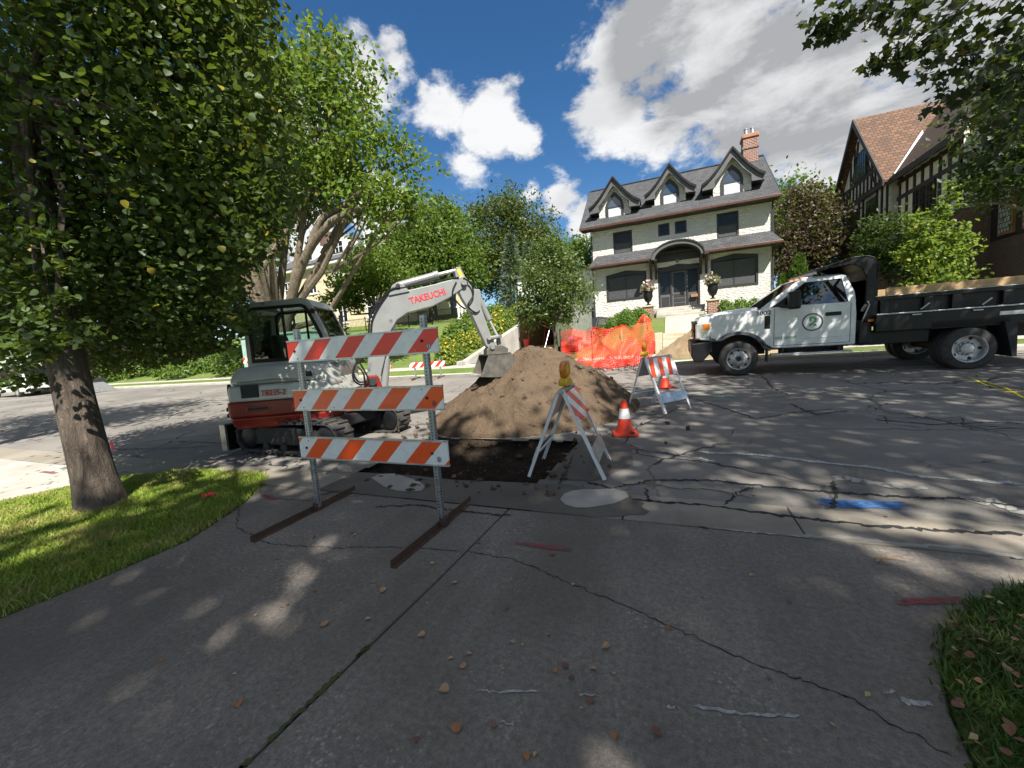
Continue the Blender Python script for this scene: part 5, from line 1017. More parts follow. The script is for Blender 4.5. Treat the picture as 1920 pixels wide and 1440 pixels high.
dr = hp('door', MB().box(.12,1.0,HY+.10,HY+.16,3.02,5.40), 'greytrim', .006, en); hp('door_pane', MB().box(.22,.90,HY+.085,HY+.11,4.05,5.30), 'winglass', 0, dr) if False else hp('door_pane', MB().box(.22,.90,HY+.085,HY+.11,4.05,5.30), 'winglass', 0, en)
for z in (3.10, 3.40, 3.70): hp('door_panel', MB().box(.22,.90,HY+.085,HY+.11,z,z+.24), 'darktrim', .008, en)
hp('door_handle', MB().cyl((.18,HY+.04,3.98),(.18,HY+.12,3.98),.03,n=10), 'worn', 0, en)
for i, c_ in enumerate('2018'): text('house_number', c_, .20, M['steel'], WH, tr(-.4,-HY,-2.75) @ tr(1.04, HY+.03, 5.0-.22*i) @ FACE_S)
hp('letter_box', MB().box(1.25,1.65,HY-.10,HY+.02,3.62,3.80), 'soffit', .01)
# stoop and steps
sp = struct(empty('front_steps', (.5, 26, 2.8)))
def sps(x0,x1,y0,y1,z0,z1,mat='conc'): MB().box(x0,x1,y0,y1,z0,z1).build('step', M[mat], sp, bevel=.02, M=tr(-.5,-26,-2.8))
sps(-1.0,2.0,27.75,28.72,2.2,3.05); 
for k in range(3): sps(-.85,1.85,27.35-.40*k,27.745-.40*k,2.0,2.90-.17*k)
M['walk'] = concrete('warm_concrete', (.50,.43,.32), .3)
gw = [[(x, y, far_z(x, y) + .04) for x in (-.3, .3, .9, 1.5)] for y in np.linspace(19.2, 26.2, 14)]; MB().sheet(gw).build('front_path', M['walk'], sp, M=tr(-.5,-26,-2.8))
for k in range(5): sps(-.35,1.55,16.75+.42*k,17.17+.42*k,.4,.78+.155*k,'walk')
MB().box(-.62,-.36,16.7,19.1,.4,1.45).box(1.56,1.82,16.7,19.1,.4,1.45).build('cheek_wall', M['walk'], sp, bevel=.02, M=tr(-.5,-26,-2.8))

# ------------------------------------------------------------------ half-timbered house
TX, TY = 11.7, 30.0
TH = tag(empty('half_timbered_house', (TX, TY, 3.0)), 'half-timbered house with brown tiled gable roof and dark brick base', 'house')
def hq(name, mb_, mat, bevel=0, parent=None, smooth=False): return mb_.build(name, M[mat], parent or TH, smooth, bevel, tr(-TX, -TY, -3.0))
Y0, Y1, YR, ZE, ZR = 30.0, 37.2, 33.6, 9.55, 14.1
hq('brick_base', MB().box(TX,24,Y0,Y1,2.2,5.6), 'brickdark'); gw_ = hq('gable_wall', MB().prism([(Y0,5.6),(Y1,5.6),(Y1,ZE),(YR,ZR-.15),(Y0,ZE)], TX, TX+.2, 'x'), 'cream'); hq('rear_block', MB().box(TX+.2,24,Y0+.05,Y1,5.6,ZE), 'cream')
tr_roof = hq('roof', MB().prism([(Y0-.55,ZE-.62),(Y0-.55,ZE-.50),(YR,ZR+.08),(Y1+.55,ZE-.50),(Y1+.55,ZE-.62),(YR,ZR-.06)], TX-.45, 25, 'x'), 'tile')
hq('bargeboard', MB().prism([(Y0-.6,ZE-.80),(Y0-.6,ZE-.48),(YR,ZR+.10),(Y1+.6,ZE-.48),(Y1+.6,ZE-.80),(YR,ZR-.34)], TX-.53, TX-.45, 'x'), 'timber', 0, tr_roof)
def gtop(y): return ZE + (ZR-.3-ZE) * (1 - abs(y-YR)/(Y1-Y0)*2)
def tim(name, pts, x=TX, d=.07): return hq('timber', MB().prism(pts, x-d, x+.02, 'x'), 'timber')
for z0, z1, a, b in ((5.45,5.75,Y0-.05,Y1),(6.55,6.72,Y0,Y1),(9.0,9.35,Y0-.25,Y1+.1),(10.2,10.38,Y0+.8,Y1-.8)): tim('t', [(a,z0),(b,z0),(b,z1),(a,z1)])
for y in np.arange(Y0+.02, Y1, .62): tim('t', [(y,5.75),(y+.16,5.75),(y+.16,9.0),(y,9.0)]) if not (31.3 < y < 32.6 or 34 < y < 35.4) else tim('t', [(y,5.75),(y+.16,5.75),(y+.16,6.55),(y,6.55)])
for y in np.arange(Y0+.5, Y1-.4, .52):
    z1 = min(10.2, gtop(y+.06)); z0 = 9.35
    if z1 > z0+.1: tim('t', [(y,z0),(y+.13,z0),(y+.13,z1),(y,z1)])
for y in (32.0, 32.55, 34.5, 35.1): tim('t', [(y,10.38),(y+.14,10.38),(y+.14,gtop(y+.07)),(y,gtop(y+.07))])
def brace(y0,z0,y1,z1,w=.14):
    P = [(lerp(y0,y1,t)+.18*math.sin(math.pi*t)*(1 if y1>y0 else -1), lerp(z0,z1,t)) for t in np.linspace(0,1,7)]; tim('t', P + [(a+w, b) for a, b in P[::-1]])
brace(32.2,10.4,33.2,12.9); brace(35.0,10.4,34.0,12.9); brace(31.2,9.35,32.0,10.2); brace(36.1,9.35,35.2,10.2)
def tcase(y0,y1,z0,z1,n,x=TX):
    w = hq('window', MB().box(x-.12,x+.02,y0,y1,z0,z1), 'timber')
    for k in range(n):
        a, b = lerp(y0,y1,(k+.12)/n), lerp(y0,y1,(k+.88)/n); hq('pane', MB().box(x-.13,x-.11,a,b,z0+.12,z1-.12), 'winglass', 0, w); hq('glazing_bar', MB().box(x-.14,x-.125,(a+b)/2-.02,(a+b)/2+.02,z0+.12,z1-.12).box(x-.14,x-.125,a,b,(z0+z1)/2-.02,(z0+z1)/2+.02), 'timber', 0, w)
tcase(32.7,34.5,10.38,12.1,3); tcase(31.25,32.6,6.72,8.7,2); tcase(34.0,35.4,6.72,8.7,2)
# wing towards the street
WX_, WYF = 12.1, 24.6
hq('brick_base', MB().box(WX_,19,WYF,Y0-.01,2.2,6.0), 'brickdark'); hq('wing_wall', MB().box(WX_,19,WYF,Y0-.01,6.0,9.3), 'cream')
wr = hq('wing_roof', MB().prism([(WX_-.55,8.95),(WX_-.55,9.1),(15.55,13.9),(19.6,9.1),(19.6,8.95),(15.55,13.75)], WYF-.4, Y0+3.4), 'tile_y'); hq('valley_flashing', MB().tube([(WX_-.40,Y0-.62,9.20),(15.3,YR-.1,13.72)], .10, 4), 'whitetrim', 0, wr); hq('eave_board', MB().box(WX_-.60,WX_-.50,WYF-.4,Y0-.2,8.80,9.1), 'timber', 0, wr)
hq('front_gable', MB().prism([(WX_,9.3),(19,9.3),(15.55,13.6)], WYF, WYF+.2), 'cream')
for y in np.arange(WYF, Y0, .72): hq('timber', MB().box(WX_-.06,WX_+.02,y,y+.17,5.9,9.0), 'timber')
for z in (5.85, 7.9, 8.75): hq('timber', MB().box(WX_-.065,WX_+.02,WYF,Y0-.02,z,z+.2), 'timber')
tcase(26.4,28.2,6.25,7.95,3,WX_)
# sunroom bay on the front of the wing, with leaded lights
by = 21.2
bay = hq('bay', MB().box(13.1,19.5,by,WYF-.01,2.2,4.35), 'brickdark'); hq('bay_wall', MB().box(13.1,19.5,by+.25,WYF-.01,4.36,6.75), 'timber', 0, bay); hq('bay_eave', MB().box(12.7,20,by-.55,WYF-.01,6.76,7.05), 'timber', 0, bay); hq('bay_parapet', MB().box(12.9,19.8,by+.1,WYF-.01,7.06,9.2), 'cream', 0, bay); hq('bay_roof', MB().prism([(by-.6,8.6),(by-.6,8.72),(WYF,10.6),(WYF,10.48)], 12.9, 20, 'x'), 'tile', 0, bay)
for k in range(7):
    x = 13.35 + k*.82; w = hq('leaded_window', MB().box(x-.10,x+.66,by+.10,by+.26,4.40,6.70), 'soffit', 0, bay); hq('leaded_pane', MB().box(x,x+.56,by+.07,by+.11,4.5,6.6), 'leaded', 0, bay)
    hq('brick_pier', MB().box(x+.665,x+.715,by+.02,by+.26,4.36,6.7), 'brick', 0, bay)
for y in (21.9, 23.2): hq('leaded_window', MB().box(13.0,13.12,y,y+.8,4.5,6.6), 'soffit', 0, bay); hq('leaded_pane', MB().box(12.97,13.01,y+.08,y+.72,4.6,6.5), 'leaded', 0, bay)
hq('porch', MB().box(11.0,TX-.01,33.5,36.5,2.2,5.0).prism([(33.2,4.9),(36.8,4.9),(36.8,5.1),(33.2,5.8)], 10.6, TX-.01, 'x'), 'cream')

# ------------------------------------------------------------------ pale yellow mansion on the hill
MX, MY = -31, 31.5
MH = tag(empty('mansion', (MX, MY, 4.4), R(-4)), 'pale yellow mansion with grey hipped roof on the hill behind the trees', 'house')
def mp(name, mb_, mat, bevel=0, parent=None): return mb_.build(name, M[mat], parent or MH, False, bevel)
W, H, Dp = 9.5, 6.3, 9
mh = []
for k in range(5):
    x = -8 + k*4
    mh += [(x-.62,x+.62,3.8,5.5),(x-.7,x+.7,.4,2.9)]
mp('front_wall', wall_with_holes(-W, W, -1.5, H, mh, 0, .2), 'creamwall')
for x in (-W, W-.02): mp('side_wall', MB().box(x,x+.02,.001,Dp,-1.5,H), 'creamwall')
for h in mh:
    w = mp('window', MB().box(h[0],h[0]+.1,.02,.14,h[2],h[3]).box(h[1]-.1,h[1],.02,.14,h[2],h[3]).box(h[0],h[1],.02,.14,h[3]-.1,h[3]).box(h[0],h[1],.02,.14,h[2],h[2]+.1).box((h[0]+h[1])/2-.03,(h[0]+h[1])/2+.03,.05,.12,h[2],h[3]).box(h[0],h[1],.05,.12,(h[2]+h[3])/2-.03,(h[2]+h[3])/2+.03), 'whitetrim'); mp('pane', MB().box(h[0],h[1],.13,.15,h[2],h[3]), 'winglass', 0, w); mp('sill', MB().box(h[0]-.1,h[1]+.1,-.08,.05,h[2]-.1,h[2]), 'whitetrim', 0, w)
for s in (1,): 
    for y in (2.5, 6): w = mp('window', MB().box(W-.02,W+.03,y-.6,y+.6,3.8,5.5).box(W-.02,W+.03,y-.7,y+.7,.4,2.9), 'whitetrim'); mp('pane', MB().box(W+.02,W+.04,y-.5,y+.5,3.9,5.4).box(W+.02,W+.04,y-.6,y+.6,.5,2.8), 'winglass', 0, w)
mp('cornice', MB().box(-W-.5,W+.5,-.5,Dp+.5,H,H+.35), 'whitetrim', .03)
mr = mp('roof', MB().add([(-W-.6,-.6,H+.36),(W+.6,-.6,H+.36),(W+.6,Dp+.6,H+.36),(-W-.6,Dp+.6,H+.36),(-W+3.6,Dp/2,H+4.0),(W-3.6,Dp/2,H+4.0)], [(0,1,5,4),(1,2,5),(2,3,4,5),(3,0,4),(3,2,1,0)]), 'slate')
for x in (-4.6, 0, 4.6):
    d = mp('dormer', MB().prism([(-1.0,H+.9),(1.0,H+.9),(1.0,H+2.3),(0,H+2.9),(-1.0,H+2.3)], .3, 4.0, 'y', tr(x,0,0)), 'whitetrim'); mp('dormer_window', MB().box(x-.7,x+.7,.24,.32,H+1.15,H+2.2), 'winglass', 0, d); mp('dormer_bar', MB().box(x-.26,x-.2,.20,.25,H+1.15,H+2.2).box(x+.2,x+.26,.20,.25,H+1.15,H+2.2).box(x-.7,x+.7,.20,.25,H+1.65,H+1.7), 'whitetrim', 0, d)
mc = mp('chimney', MB().box(3.2,4.3,3.5,4.6,H+3,H+5.2), 'brickdark'); mp('chimney', MB().box(-6.3,-5.2,3.5,4.6,H+2,H+5.0), 'brickdark')

# ------------------------------------------------------------------ garage side: retaining wall, white wall, iron fences
rw = tag(empty('retaining_wall', (WALL_X, 16, .6)), 'sloping concrete retaining wall beside the trailer and the garage drive', 'wall')
def rwz(y): return far_z(WALL_X - .5, y) + .22
def rbox(y0, y1, n=6):
    m_ = MB(); pts = [(lerp(y0,y1,k/n), rwz(lerp(y0,y1,k/n))) for k in range(n+1)]
    m_.prism([(a-16, b-.6) for a, b in pts] + [(y1-16, -.5), (y0-16, -.5)], -.14, .14, 'x'); return m_
for y0, y1 in ((15.6,18.99),(19,22.39),(22.4,25.79),(25.8,29.2)): rbox(y0, y1).build('wall_length', M['wallconc'], rw, bevel=.02)
wwl = tag(empty('garage', (-7.0, 30.5, 1.4)), 'white rendered garage at the end of the gravel drive', 'garage')
MB().box(-4.4,3.2,0,5,-.3,5.2).build('wall', M['whitetrim'], wwl); MB().box(-4.6,3.4,-.2,5.2,5.2,5.45).build('roof', M['slate'], wwl); MB().box(-1.2,1.6,-.04,-.005,-.2,2.3).build('garage_door', M['greytrim'], wwl, bevel=.01)
def iron_fence(name, x0, y0, x1, y1, n, label, h=1.15):
    t = tag(empty(name, (x0, y0, 0)), label, 'fence'); dx, dy = x1-x0, y1-y0
    L_ = math.hypot(dx, dy); np_ = max(2, int(L_/2.2))
    zz = lambda u: far_z(x0+dx*u, y0+dy*u)
    for k in range(np_+1): u = k/np_; MB().box(dx*u-.03,dx*u+.03,dy*u-.03,dy*u+.03,zz(u)-.1,zz(u)+h+.08).build('post', M['black'], t)
    rl = MB()
    for k in range(np_):
        u, v = k/np_, (k+1)/np_
        for hh in (.15, h-.05): rl.tube([(dx*u,dy*u,zz(u)+hh),(dx*v,dy*v,zz(v)+hh)], .018, 4)
    rl.build('rails', M['black'], t)
    for k in range(n):
        u = (k+.5)/n; MB().box(dx*u-.009,dx*u+.009,dy*u-.009,dy*u+.009,zz(u)+.05,zz(u)+h+.04).build('picket', M['black'], t)
iron_fence('iron_fence', -32, 28.0, -13.5, 28.0, 130, 'black iron picket fence along the top of the mansion lawn')
iron_fence('iron_fence', -12.6, 29.4, -9.4, 29.4, 24, 'short black iron fence above the retaining wall by the white garage')
gt_ = tag(empty('white_gate', (-14.4, 27.5, far_z(-14.4, 27.5))), 'white slatted garden gate between the iron fence and the hedge', 'gate')
for k in range(7): MB().box(-1.0+.3*k,-.85+.3*k,-.03,.03,.05,1.5).build('slat', M['whitetrim'], gt_)
MB().box(-1.1,1.1,-.05,-.03,.3,.42).box(-1.1,1.1,-.05,-.03,1.2,1.32).build('gate_frame', M['whitetrim'], gt_)
# ------------------------------------------------------------------ vegetation
LEAF = {'heart': (np.array([(0,0,0),(-.30,.05,.06),(-.50,.30,.10),(-.36,.66,.05),(0,1.0,-.10),(.36,.66,.05),(.50,.30,.10),(.30,.05,.06),(0,.45,-.03)]), np.array([(0,1,8),(1,2,8),(2,3,8),(3,4,8),(4,5,8),(5,6,8),(6,7,8),(7,0,8)])),
        'lobed': (np.array([(0,0,0),(-.42,.12,.05),(-.28,.36,.02),(-.52,.58,.08),(-.18,.66,.0),(0,1.0,-.08),(.18,.66,.0),(.52,.58,.08),(.28,.36,.02),(.42,.12,.05)]), np.array([(0,1,2),(0,2,8),(0,8,9),(2,3,4),(2,4,6),(2,6,8),(6,7,8),(4,5,6)])),
        'oval': (np.array([(0,0,0),(-.30,.45,.07),(0,1.0,-.05),(.30,.45,.07)]), np.array([(0,1,2),(0,2,3)])),
        'needle': (np.array([(0,0,0),(-.10,.4,.0),(0,1.0,.05),(.10,.4,.0)]), np.array([(0,1,2),(0,2,3)]))}
def frames(n, r, up=.55, droop=.25):
    nrm_ = r.normal(size=(n, 3)); nrm_[:, 2] += up * 1.6; nrm_ /= np.linalg.norm(nrm_, axis=1)[:, None]
    d = r.normal(size=(n, 3)); d[:, 2] -= droop; d -= nrm_ * (d * nrm_).sum(1)[:, None]; d /= np.linalg.norm(d, axis=1)[:, None]
    return np.cross(d, nrm_), d, nrm_
def leaf_mesh(P, size, kind, r, up=.55, droop=.25, fr=None):
    T, Fc = LEAF[kind]; n = len(P); a, d, nn = fr if fr is not None else frames(n, r, up, droop)
    s = size if isinstance(size, np.ndarray) else np.full(n, size)
    V = P[:, None, :] + s[:, None, None] * (T[None, :, 0:1] * a[:, None, :] + T[None, :, 1:2] * d[:, None, :] + T[None, :, 2:3] * nn[:, None, :])
    Fa = (np.arange(n)[:, None, None] * len(T) + Fc[None]).reshape(-1, 3); return V.reshape(-1, 3), Fa
def blob_points(ells, n, r, sig=.22, shell=.5, per=26):
    vol = np.array([e[3]*e[4]*e[5] for e in ells]) ** .72; vol /= vol.sum(); out = []; cent = []
    for e, f in zip(ells, vol):
        m_ = max(3, int(n * f / per)); d = r.normal(size=(m_, 3)); d /= np.linalg.norm(d, axis=1)[:, None]
        rad = shell + (1 - shell) * r.random(m_) ** .6; rad *= 1 + .22*np.sin(d[:, 0]*5 + e[0]) * np.cos(d[:, 1]*4 + e[1]) + .14*r.normal(size=m_)
        c = np.array(e[:3]) + d * rad[:, None] * np.array(e[3:6]); cent.append(c); k = int(n * f / m_) + 1
        s_ = sig * min(e[3], e[4], e[5]); sp = np.stack([s_*1.25, s_*1.25, s_*.75]) if False else np.array([s_*1.25, s_*1.25, s_*.7])
        out.append((c[:, None, :] + r.normal(size=(m_, k, 3)) * sp * r.uniform(.5, 1.3, (m_, 1, 1))).reshape(-1, 3))
    return np.concatenate(out)[:n], np.concatenate(cent)
def limbs(mb_, trunk, tr_r, ells, cent, r, nb, n=8):
    top = Vector(trunk[-1]); mid = Vector(trunk[len(trunk)//2])
    for e in ells:
        c = Vector(e[:3]); st = top if r.random() < .6 else top.lerp(mid, .5 * r.random()); b = st.lerp(c, .5) + Vector(r.normal(size=3) * .12 * (c-st).length); b.z -= .05*(c-st).length
        mb_.tube([st, b, c], [tr_r*.55, tr_r*.35, tr_r*.14], n)
    idx = r.choice(len(cent), min(nb, len(cent)), replace=False)
    for i in idx:
        c = Vector(cent[i]); e = min(ells, key=lambda q_: (Vector(q_[:3]) - c).length); st = Vector(e[:3]).lerp(top, .2 + .3 * r.random())
        mb_.tube([st, st.lerp(c, .55) + Vector((0, 0, -.06*(c-st).length)), c], [tr_r*.2, tr_r*.11, tr_r*.03], 5)
def in_frame(P):
    v = P - np.array(CC); w = v @ np.array(CF); x = 960 + F_PX*(v @ np.array(CR))/w; y = 720 - F_PX*(v @ np.array(CU))/w
    return (w > .5) & (x > -60) & (x < 1980) & (y > -60) & (y < 1500), w, x, y
def tree(name, label, trunk, tr_r, ells, n, size, kind, mat, seed, barkm='bark', group=None, cat='tree', up=.55, droop=.25, sig=.22, shell=.5, nb=30, loose=0, extra=None, keep=None, per=26):
    r = np.random.default_rng(seed); base = Vector(trunk[0]); root = tag(empty(name, base), label, cat, group)
    P, cent = blob_points(ells, n, r, sig, shell, per)
    if extra is not None: P = np.concatenate([P, extra(r)])
    if keep is not None: P = P[keep(P)]
    t = MB(); rr = tr_r if isinstance(tr_r, list) else [tr_r * (1.25 if i == 0 else 1 - .5*i/len(trunk)) for i in range(len(trunk))]
    t.tube(smooth_pts(trunk, 3), [float(np.interp(i/ (3*(len(trunk)-1)), np.linspace(0,1,len(rr)), rr)) for i in range(3*(len(trunk)-1)+1)], 14); limbs(t, trunk, rr[-1], ells, cent, r, nb)
    t.build('trunk', M[barkm], root, smooth=True, M=tr(*-base))
    s = size * r.uniform(.6, 1.25, len(P)); fr = frames(len(P), r, up, droop)
    if loose:
        k, w, px, py = in_frame(P); score = np.where(k, s / w, 0); idx = np.argsort(-score)[:loose]; T, Fc = LEAF[kind]
        me = bpy.data.meshes.new('leaf'); me.from_pydata([tuple(v) for v in T], [], [tuple(int(x) for x in f) for f in Fc]); me.materials.append(M[mat])
        for i in idx:
            o = bpy.data.objects.new('leaf', me); COL.objects.link(o); o.parent = root
            Mx = Matrix((fr[0][i]*s[i], fr[1][i]*s[i], fr[2][i]*s[i])).transposed().to_4x4(); Mx.translation = Vector(P[i]) - base; o.matrix_local = Mx
        sel = np.ones(len(P), bool); sel[idx] = False; P = P[sel]; s = s[sel]; fr = tuple(f[sel] for f in fr)
    V, Fa = leaf_mesh(P, s, kind, r, fr=fr); o = mesh_np('crown', V - np.array(base), Fa, M[mat], root)
    if loose: stuff(o)
    return root
M['lf_linden'] = leaf_mat('linden_leaf', (.030,.055,.010), (.062,.098,.020), (.28,.24,.03), .24, p3=.02); M['lf_maple'] = leaf_mat('maple_leaf', (.055,.110,.014), (.135,.205,.028), (.26,.25,.05), .35); M['lf_mid'] = leaf_mat('bright_leaf', (.060,.115,.018), (.12,.185,.030), None, .35); M['lf_dark'] = leaf_mat('dark_leaf', (.034,.055,.014), (.075,.095,.024), (.12,.10,.03), .25); M['lf_deep'] = leaf_mat('deep_leaf', (.022,.042,.012), (.05,.085,.022), None, .28); M['lf_over'] = leaf_mat('shade_darkened_leaf', (.009,.017,.006), (.022,.036,.011), (.20,.14,.02), .08, p3=.010); M['lf_purple'] = leaf_mat('purple_leaf', (.040,.022,.020), (.085,.050,.040), (.13,.10,.05), .2); M['lf_lime'] = leaf_mat('lime_leaf', (.06,.11,.016), (.19,.26,.04), (.36,.33,.05), .4); M['lf_box'] = leaf_mat('boxwood_leaf', (.055,.12,.014), (.13,.215,.028), None, .25); M['lf_spruce'] = leaf_mat('spruce_needle', (.075,.115,.085), (.14,.185,.14), None, .15); M['lf_arb'] = leaf_mat('arborvitae_leaf', (.05,.11,.015), (.10,.17,.03), None, .2); M['lf_pink'] = leaf_mat('pink_bloom', (.50,.19,.15), (.42,.28,.17), (.13,.17,.04), .3, p3=.25); M['lf_yellow'] = leaf_mat('yellow_bloom', (.15,.21,.03), (.10,.17,.025), (.62,.43,.03), .3, p3=.16); M['lf_apple'] = leaf_mat('crabapple_leaf', (.05,.085,.022), (.105,.155,.045), (.20,.22,.10), .28)  # lf_over: shade of the crown above is put into its dark colours

# near tree on the lawn island
def keep_near(P):
    k, w, x, y = in_frame(P)
    lim = np.interp(y, [-60, 100, 260, 380, 470, 560, 640], [490, 505, 560, 550, 495, 455, 440]) + 26*np.sin(y/31 + P[:, 1]*2) + 22*np.sin(y/13 + P[:, 0]*5) + 16*np.sin(P[:, 2]*17)
    return ((P - np.array(CC)) @ np.array(CF) > 2.6) & ~(k & (((x > lim) & (w > 1)) | ((y > np.interp(x, [0, 130, 190, 300, 430, 600], [735, 725, 705, 690, 655, 600])))))
tree('linden_tree', 'broad leafy tree with dark trunk standing on the near lawn island', [(-5.73,2.12,-.05),(-5.80,2.12,.35),(-5.90,2.12,1.2),(-5.95,2.12,2.2),(-6.0,2.15,3.4),(-6.05,2.2,4.6)], [.235,.178,.158,.148,.13,.09],
     [(-5.7,2.7,4.5,2.3,1.6,1.9),(-4.4,3.0,2.95,1.15,.8,.85),(-6.3,2.0,2.7,1.0,.7,.8),(-4.5,3.1,4.7,1.2,1.0,1.3),(-5.6,3.1,2.5,1.2,.7,.7),(-7.2,2.6,3.8,1.4,1.2,1.6),(-5.0,2.6,5.6,1.6,1.4,1.2),(-6.05,1.85,1.85,.5,.25,.42),(-5.05,1.78,1.9,.5,.2,.32),(-5.3,1.8,2.4,.6,.25,.4),(-6.6,2.1,1.75,.7,.4,.45),(-5.0,3.0,2.0,.9,.6,.42),(-7.6,2.9,2.2,1.2,.7,.8),(-7.6,3.5,1.75,1.5,.7,.45),(-6.2,3.5,1.85,1.1,.6,.4),(-8.8,3.2,2.6,1.2,.8,1.0),(-5.2,3.6,3.4,1.3,.8,1.1),(-6.2,3.4,2.2,1.0,.6,.5),(-4.6,2.3,3.8,.9,.6,.9)],
     78000, .062, 'heart', 'lf_linden', 11, nb=130, loose=300, up=.7, sig=.24, shell=.35, keep=keep_near)
# big many-stemmed tree on the far boulevard
mt_ells = [(-18.5,15,11.5,3.6,3,3.4),(-14.8,15,12.2,2.9,2.6,3.0),(-12.2,15,9.6,2.3,2.0,2.4),(-11.2,14.8,7.6,1.5,1.4,1.2),(-15.5,15.2,10.0,2.2,1.8,1.4),(-22,15,9.8,3.2,3,3.4),(-13.5,15,14.2,1.7,1.6,1.5),(-17,14.5,14.4,2.2,2.0,1.6),(-22.5,14.4,7.2,2.4,2.0,1.5),(-18.4,13.6,9.4,1.8,1.2,1.0),(-24,15,13,3,2.6,3),(-19.4,13.3,9.0,2.6,1.2,1.3),(-16.6,13.8,9.4,1.8,1.0,1.0)]
mt = tree('maple_tree', 'huge pale-barked tree with many stems reaching high above the excavator', [(-19.2,14.7,.45),(-19.2,14.7,1.6),(-19.1,14.7,3.0)], .62, mt_ells, 34000, .27, 'oval', 'lf_maple', 21, 'bark2', nb=60, sig=.20, shell=.45)
for pts, r0 in (([(-19.3,14.7,1.4),(-20.3,14.6,4.5),(-21.4,14.8,8.5),(-22,15,11)], .26), ([(-19.2,14.7,1.6),(-19.6,14.6,5),(-19.2,14.8,9),(-18.4,15,12.5)], .27), ([(-19.0,14.7,1.6),(-18.7,14.6,4.8),(-18.9,14.8,8),(-19.9,15,11.5)], .25), ([(-18.9,14.7,1.5),(-17.6,14.5,4.2),(-15.9,14.4,6.4),(-14.2,14.5,7.6),(-12.6,14.7,7.9),(-11.3,14.8,7.4)], .27), ([(-15.9,14.4,6.4),(-15.0,14.6,7.8),(-13.6,14.8,8.3),(-12.0,15,9.2)], .2), ([(-19.5,14.7,1.2),(-21.2,14.3,3.4),(-23.2,14.4,5.6)], .3), ([(-17.6,14.5,4.2),(-16.5,14.9,8),(-15.2,15,12)], .2)):
    MB().tube(smooth_pts(pts, 5), [lerp(r0, r0*.35, i/(5*(len(pts)-1))) for i in range(5*(len(pts)-1)+1)], 12).build('stem', M['bark2'], mt, smooth=True, M=tr(19.2,-14.7,-.45))
def gz(x, y): return ground_z(x, y) - .05
def std(name, label, x, y, tz, r0, ells, n, size, mat, seed, kind='oval', barkm='bark', **k): return tree(name, label, [(x,y,gz(x,y)),(x+.1,y,lerp(gz(x,y),tz,.5)),(x,y,tz)], r0, ells, n, size, kind, M and mat, seed, barkm, **k)
std('small_tree', 'small open tree before the pale mansion on the sloping lawn', -19.6, 23, 4.6, .22, [(-20.5,23,6.6,2.2,2,1.3),(-18.6,23,6.9,1.8,1.6,1.3),(-22.3,23,5.6,1.4,1.3,.9),(-19.6,23,8.2,1.7,1.6,1.0)], 9000, .26, 'lf_maple', 22, nb=30)
std('leafy_tree', 'tall bright green tree on the hill behind the excavator boom', -19.3, 30, 7.5, .35, [(-19,30,10,3.8,3.2,3.0),(-21.5,29.5,9.5,2.6,2.4,2.2),(-16.4,29.6,9.0,2.3,2.2,2.2),(-18,30,12.4,2.2,2,1.7),(-19.2,29,7.2,3.2,2.2,1.5),(-15.2,29.5,7.2,1.6,1.5,1.3)], 26000, .30, 'lf_mid', 23, nb=40, sig=.2)
std('round_tree', 'dense dark round-headed tree rising behind the garage', -18.5, 46, 9, .5, [(-18.5,46,13.5,5.6,5,5.0),(-21.5,46,11,3.6,3.4,3.2),(-15,46,11.5,3.6,3.4,3.2),(-18.5,45,16.6,3.4,3.2,2.4)], 26000, .38, 'lf_dark', 24, nb=20, sig=.16, shell=.7)
def spruce(name, label, x, y, z0, h, rad, n, size, mat, seed, cat='tree', kind='needle', power=1.0):
    r = np.random.default_rng(seed); root = tag(empty(name, (x, y, z0)), label, cat); t = r.random(n) ** .75; a = r.uniform(0, 2*np.pi, n)
    lay = np.floor(t * 14) / 14; rr = rad * (1 - t) ** power * (.55 + .45*r.random(n)) * (1 + .18*np.sin(a*5 + lay*40)); P = np.stack([rr*np.cos(a), rr*np.sin(a), .15 + t*(h-.15) - .10*rr], 1)
    out = np.stack([np.cos(a), np.sin(a), np.full(n, .25 if kind == 'needle' else 1.6)], 1) + .35*r.normal(size=(n, 3)); out /= np.linalg.norm(out, axis=1)[:, None]; nn = np.cross(out, r.normal(size=(n, 3))); nn /= np.linalg.norm(nn, axis=1)[:, None]
    V, Fa = leaf_mesh(P, size*r.uniform(.6,1.2,n), kind, r, fr=(np.cross(out, nn), out, nn)); mesh_np('crown', V, Fa, M[mat], root); MB().cyl((0,0,-.1),(0,0,h*.95),rad*.08,rad*.01,8).build('trunk', M['bark'], root); return root
spruce('spruce_tree', 'blue-green spruce beside the white garage', -12.2, 31.6, far_z(-12.2, 31.6), 6.0, 1.3, 5000, .45, 'lf_spruce', 30); spruce('spruce_tree', 'second smaller spruce, right of the blue-green one', -10.9, 32.4, far_z(-11, 32.4), 5.2, 1.1, 4000, .42, 'lf_spruce', 31); tree_arb = spruce('arborvitae', 'upright green arborvitae at the corner of the white house', 6.6, 26.6, far_z(6.6, 26.6), 2.7, .62, 4200, .2, 'lf_arb', 32, 'shrub', 'oval', .6); spruce('arborvitae', 'shorter arborvitae just left of the taller one by the house corner', 5.95, 26.9, far_z(6, 26.9), 1.8, .5, 2600, .18, 'lf_arb', 33, 'shrub', 'oval', .6)
std('crabapple_tree', 'round crabapple tree before the left corner of the white house', -5.0, 17.6, 2.2, .10, [(-5.0,17.6,4.3,1.35,1.2,1.2),(-5.7,17.5,3.4,.9,.9,.9),(-4.2,17.6,3.5,.95,.9,.9),(-4.9,17.6,5.5,.75,.7,.6),(-6.0,17.3,2.5,.55,.5,.5),(-4.5,17.3,2.7,.9,.7,.6)], 12000, .15, 'lf_apple', 25, nb=30)
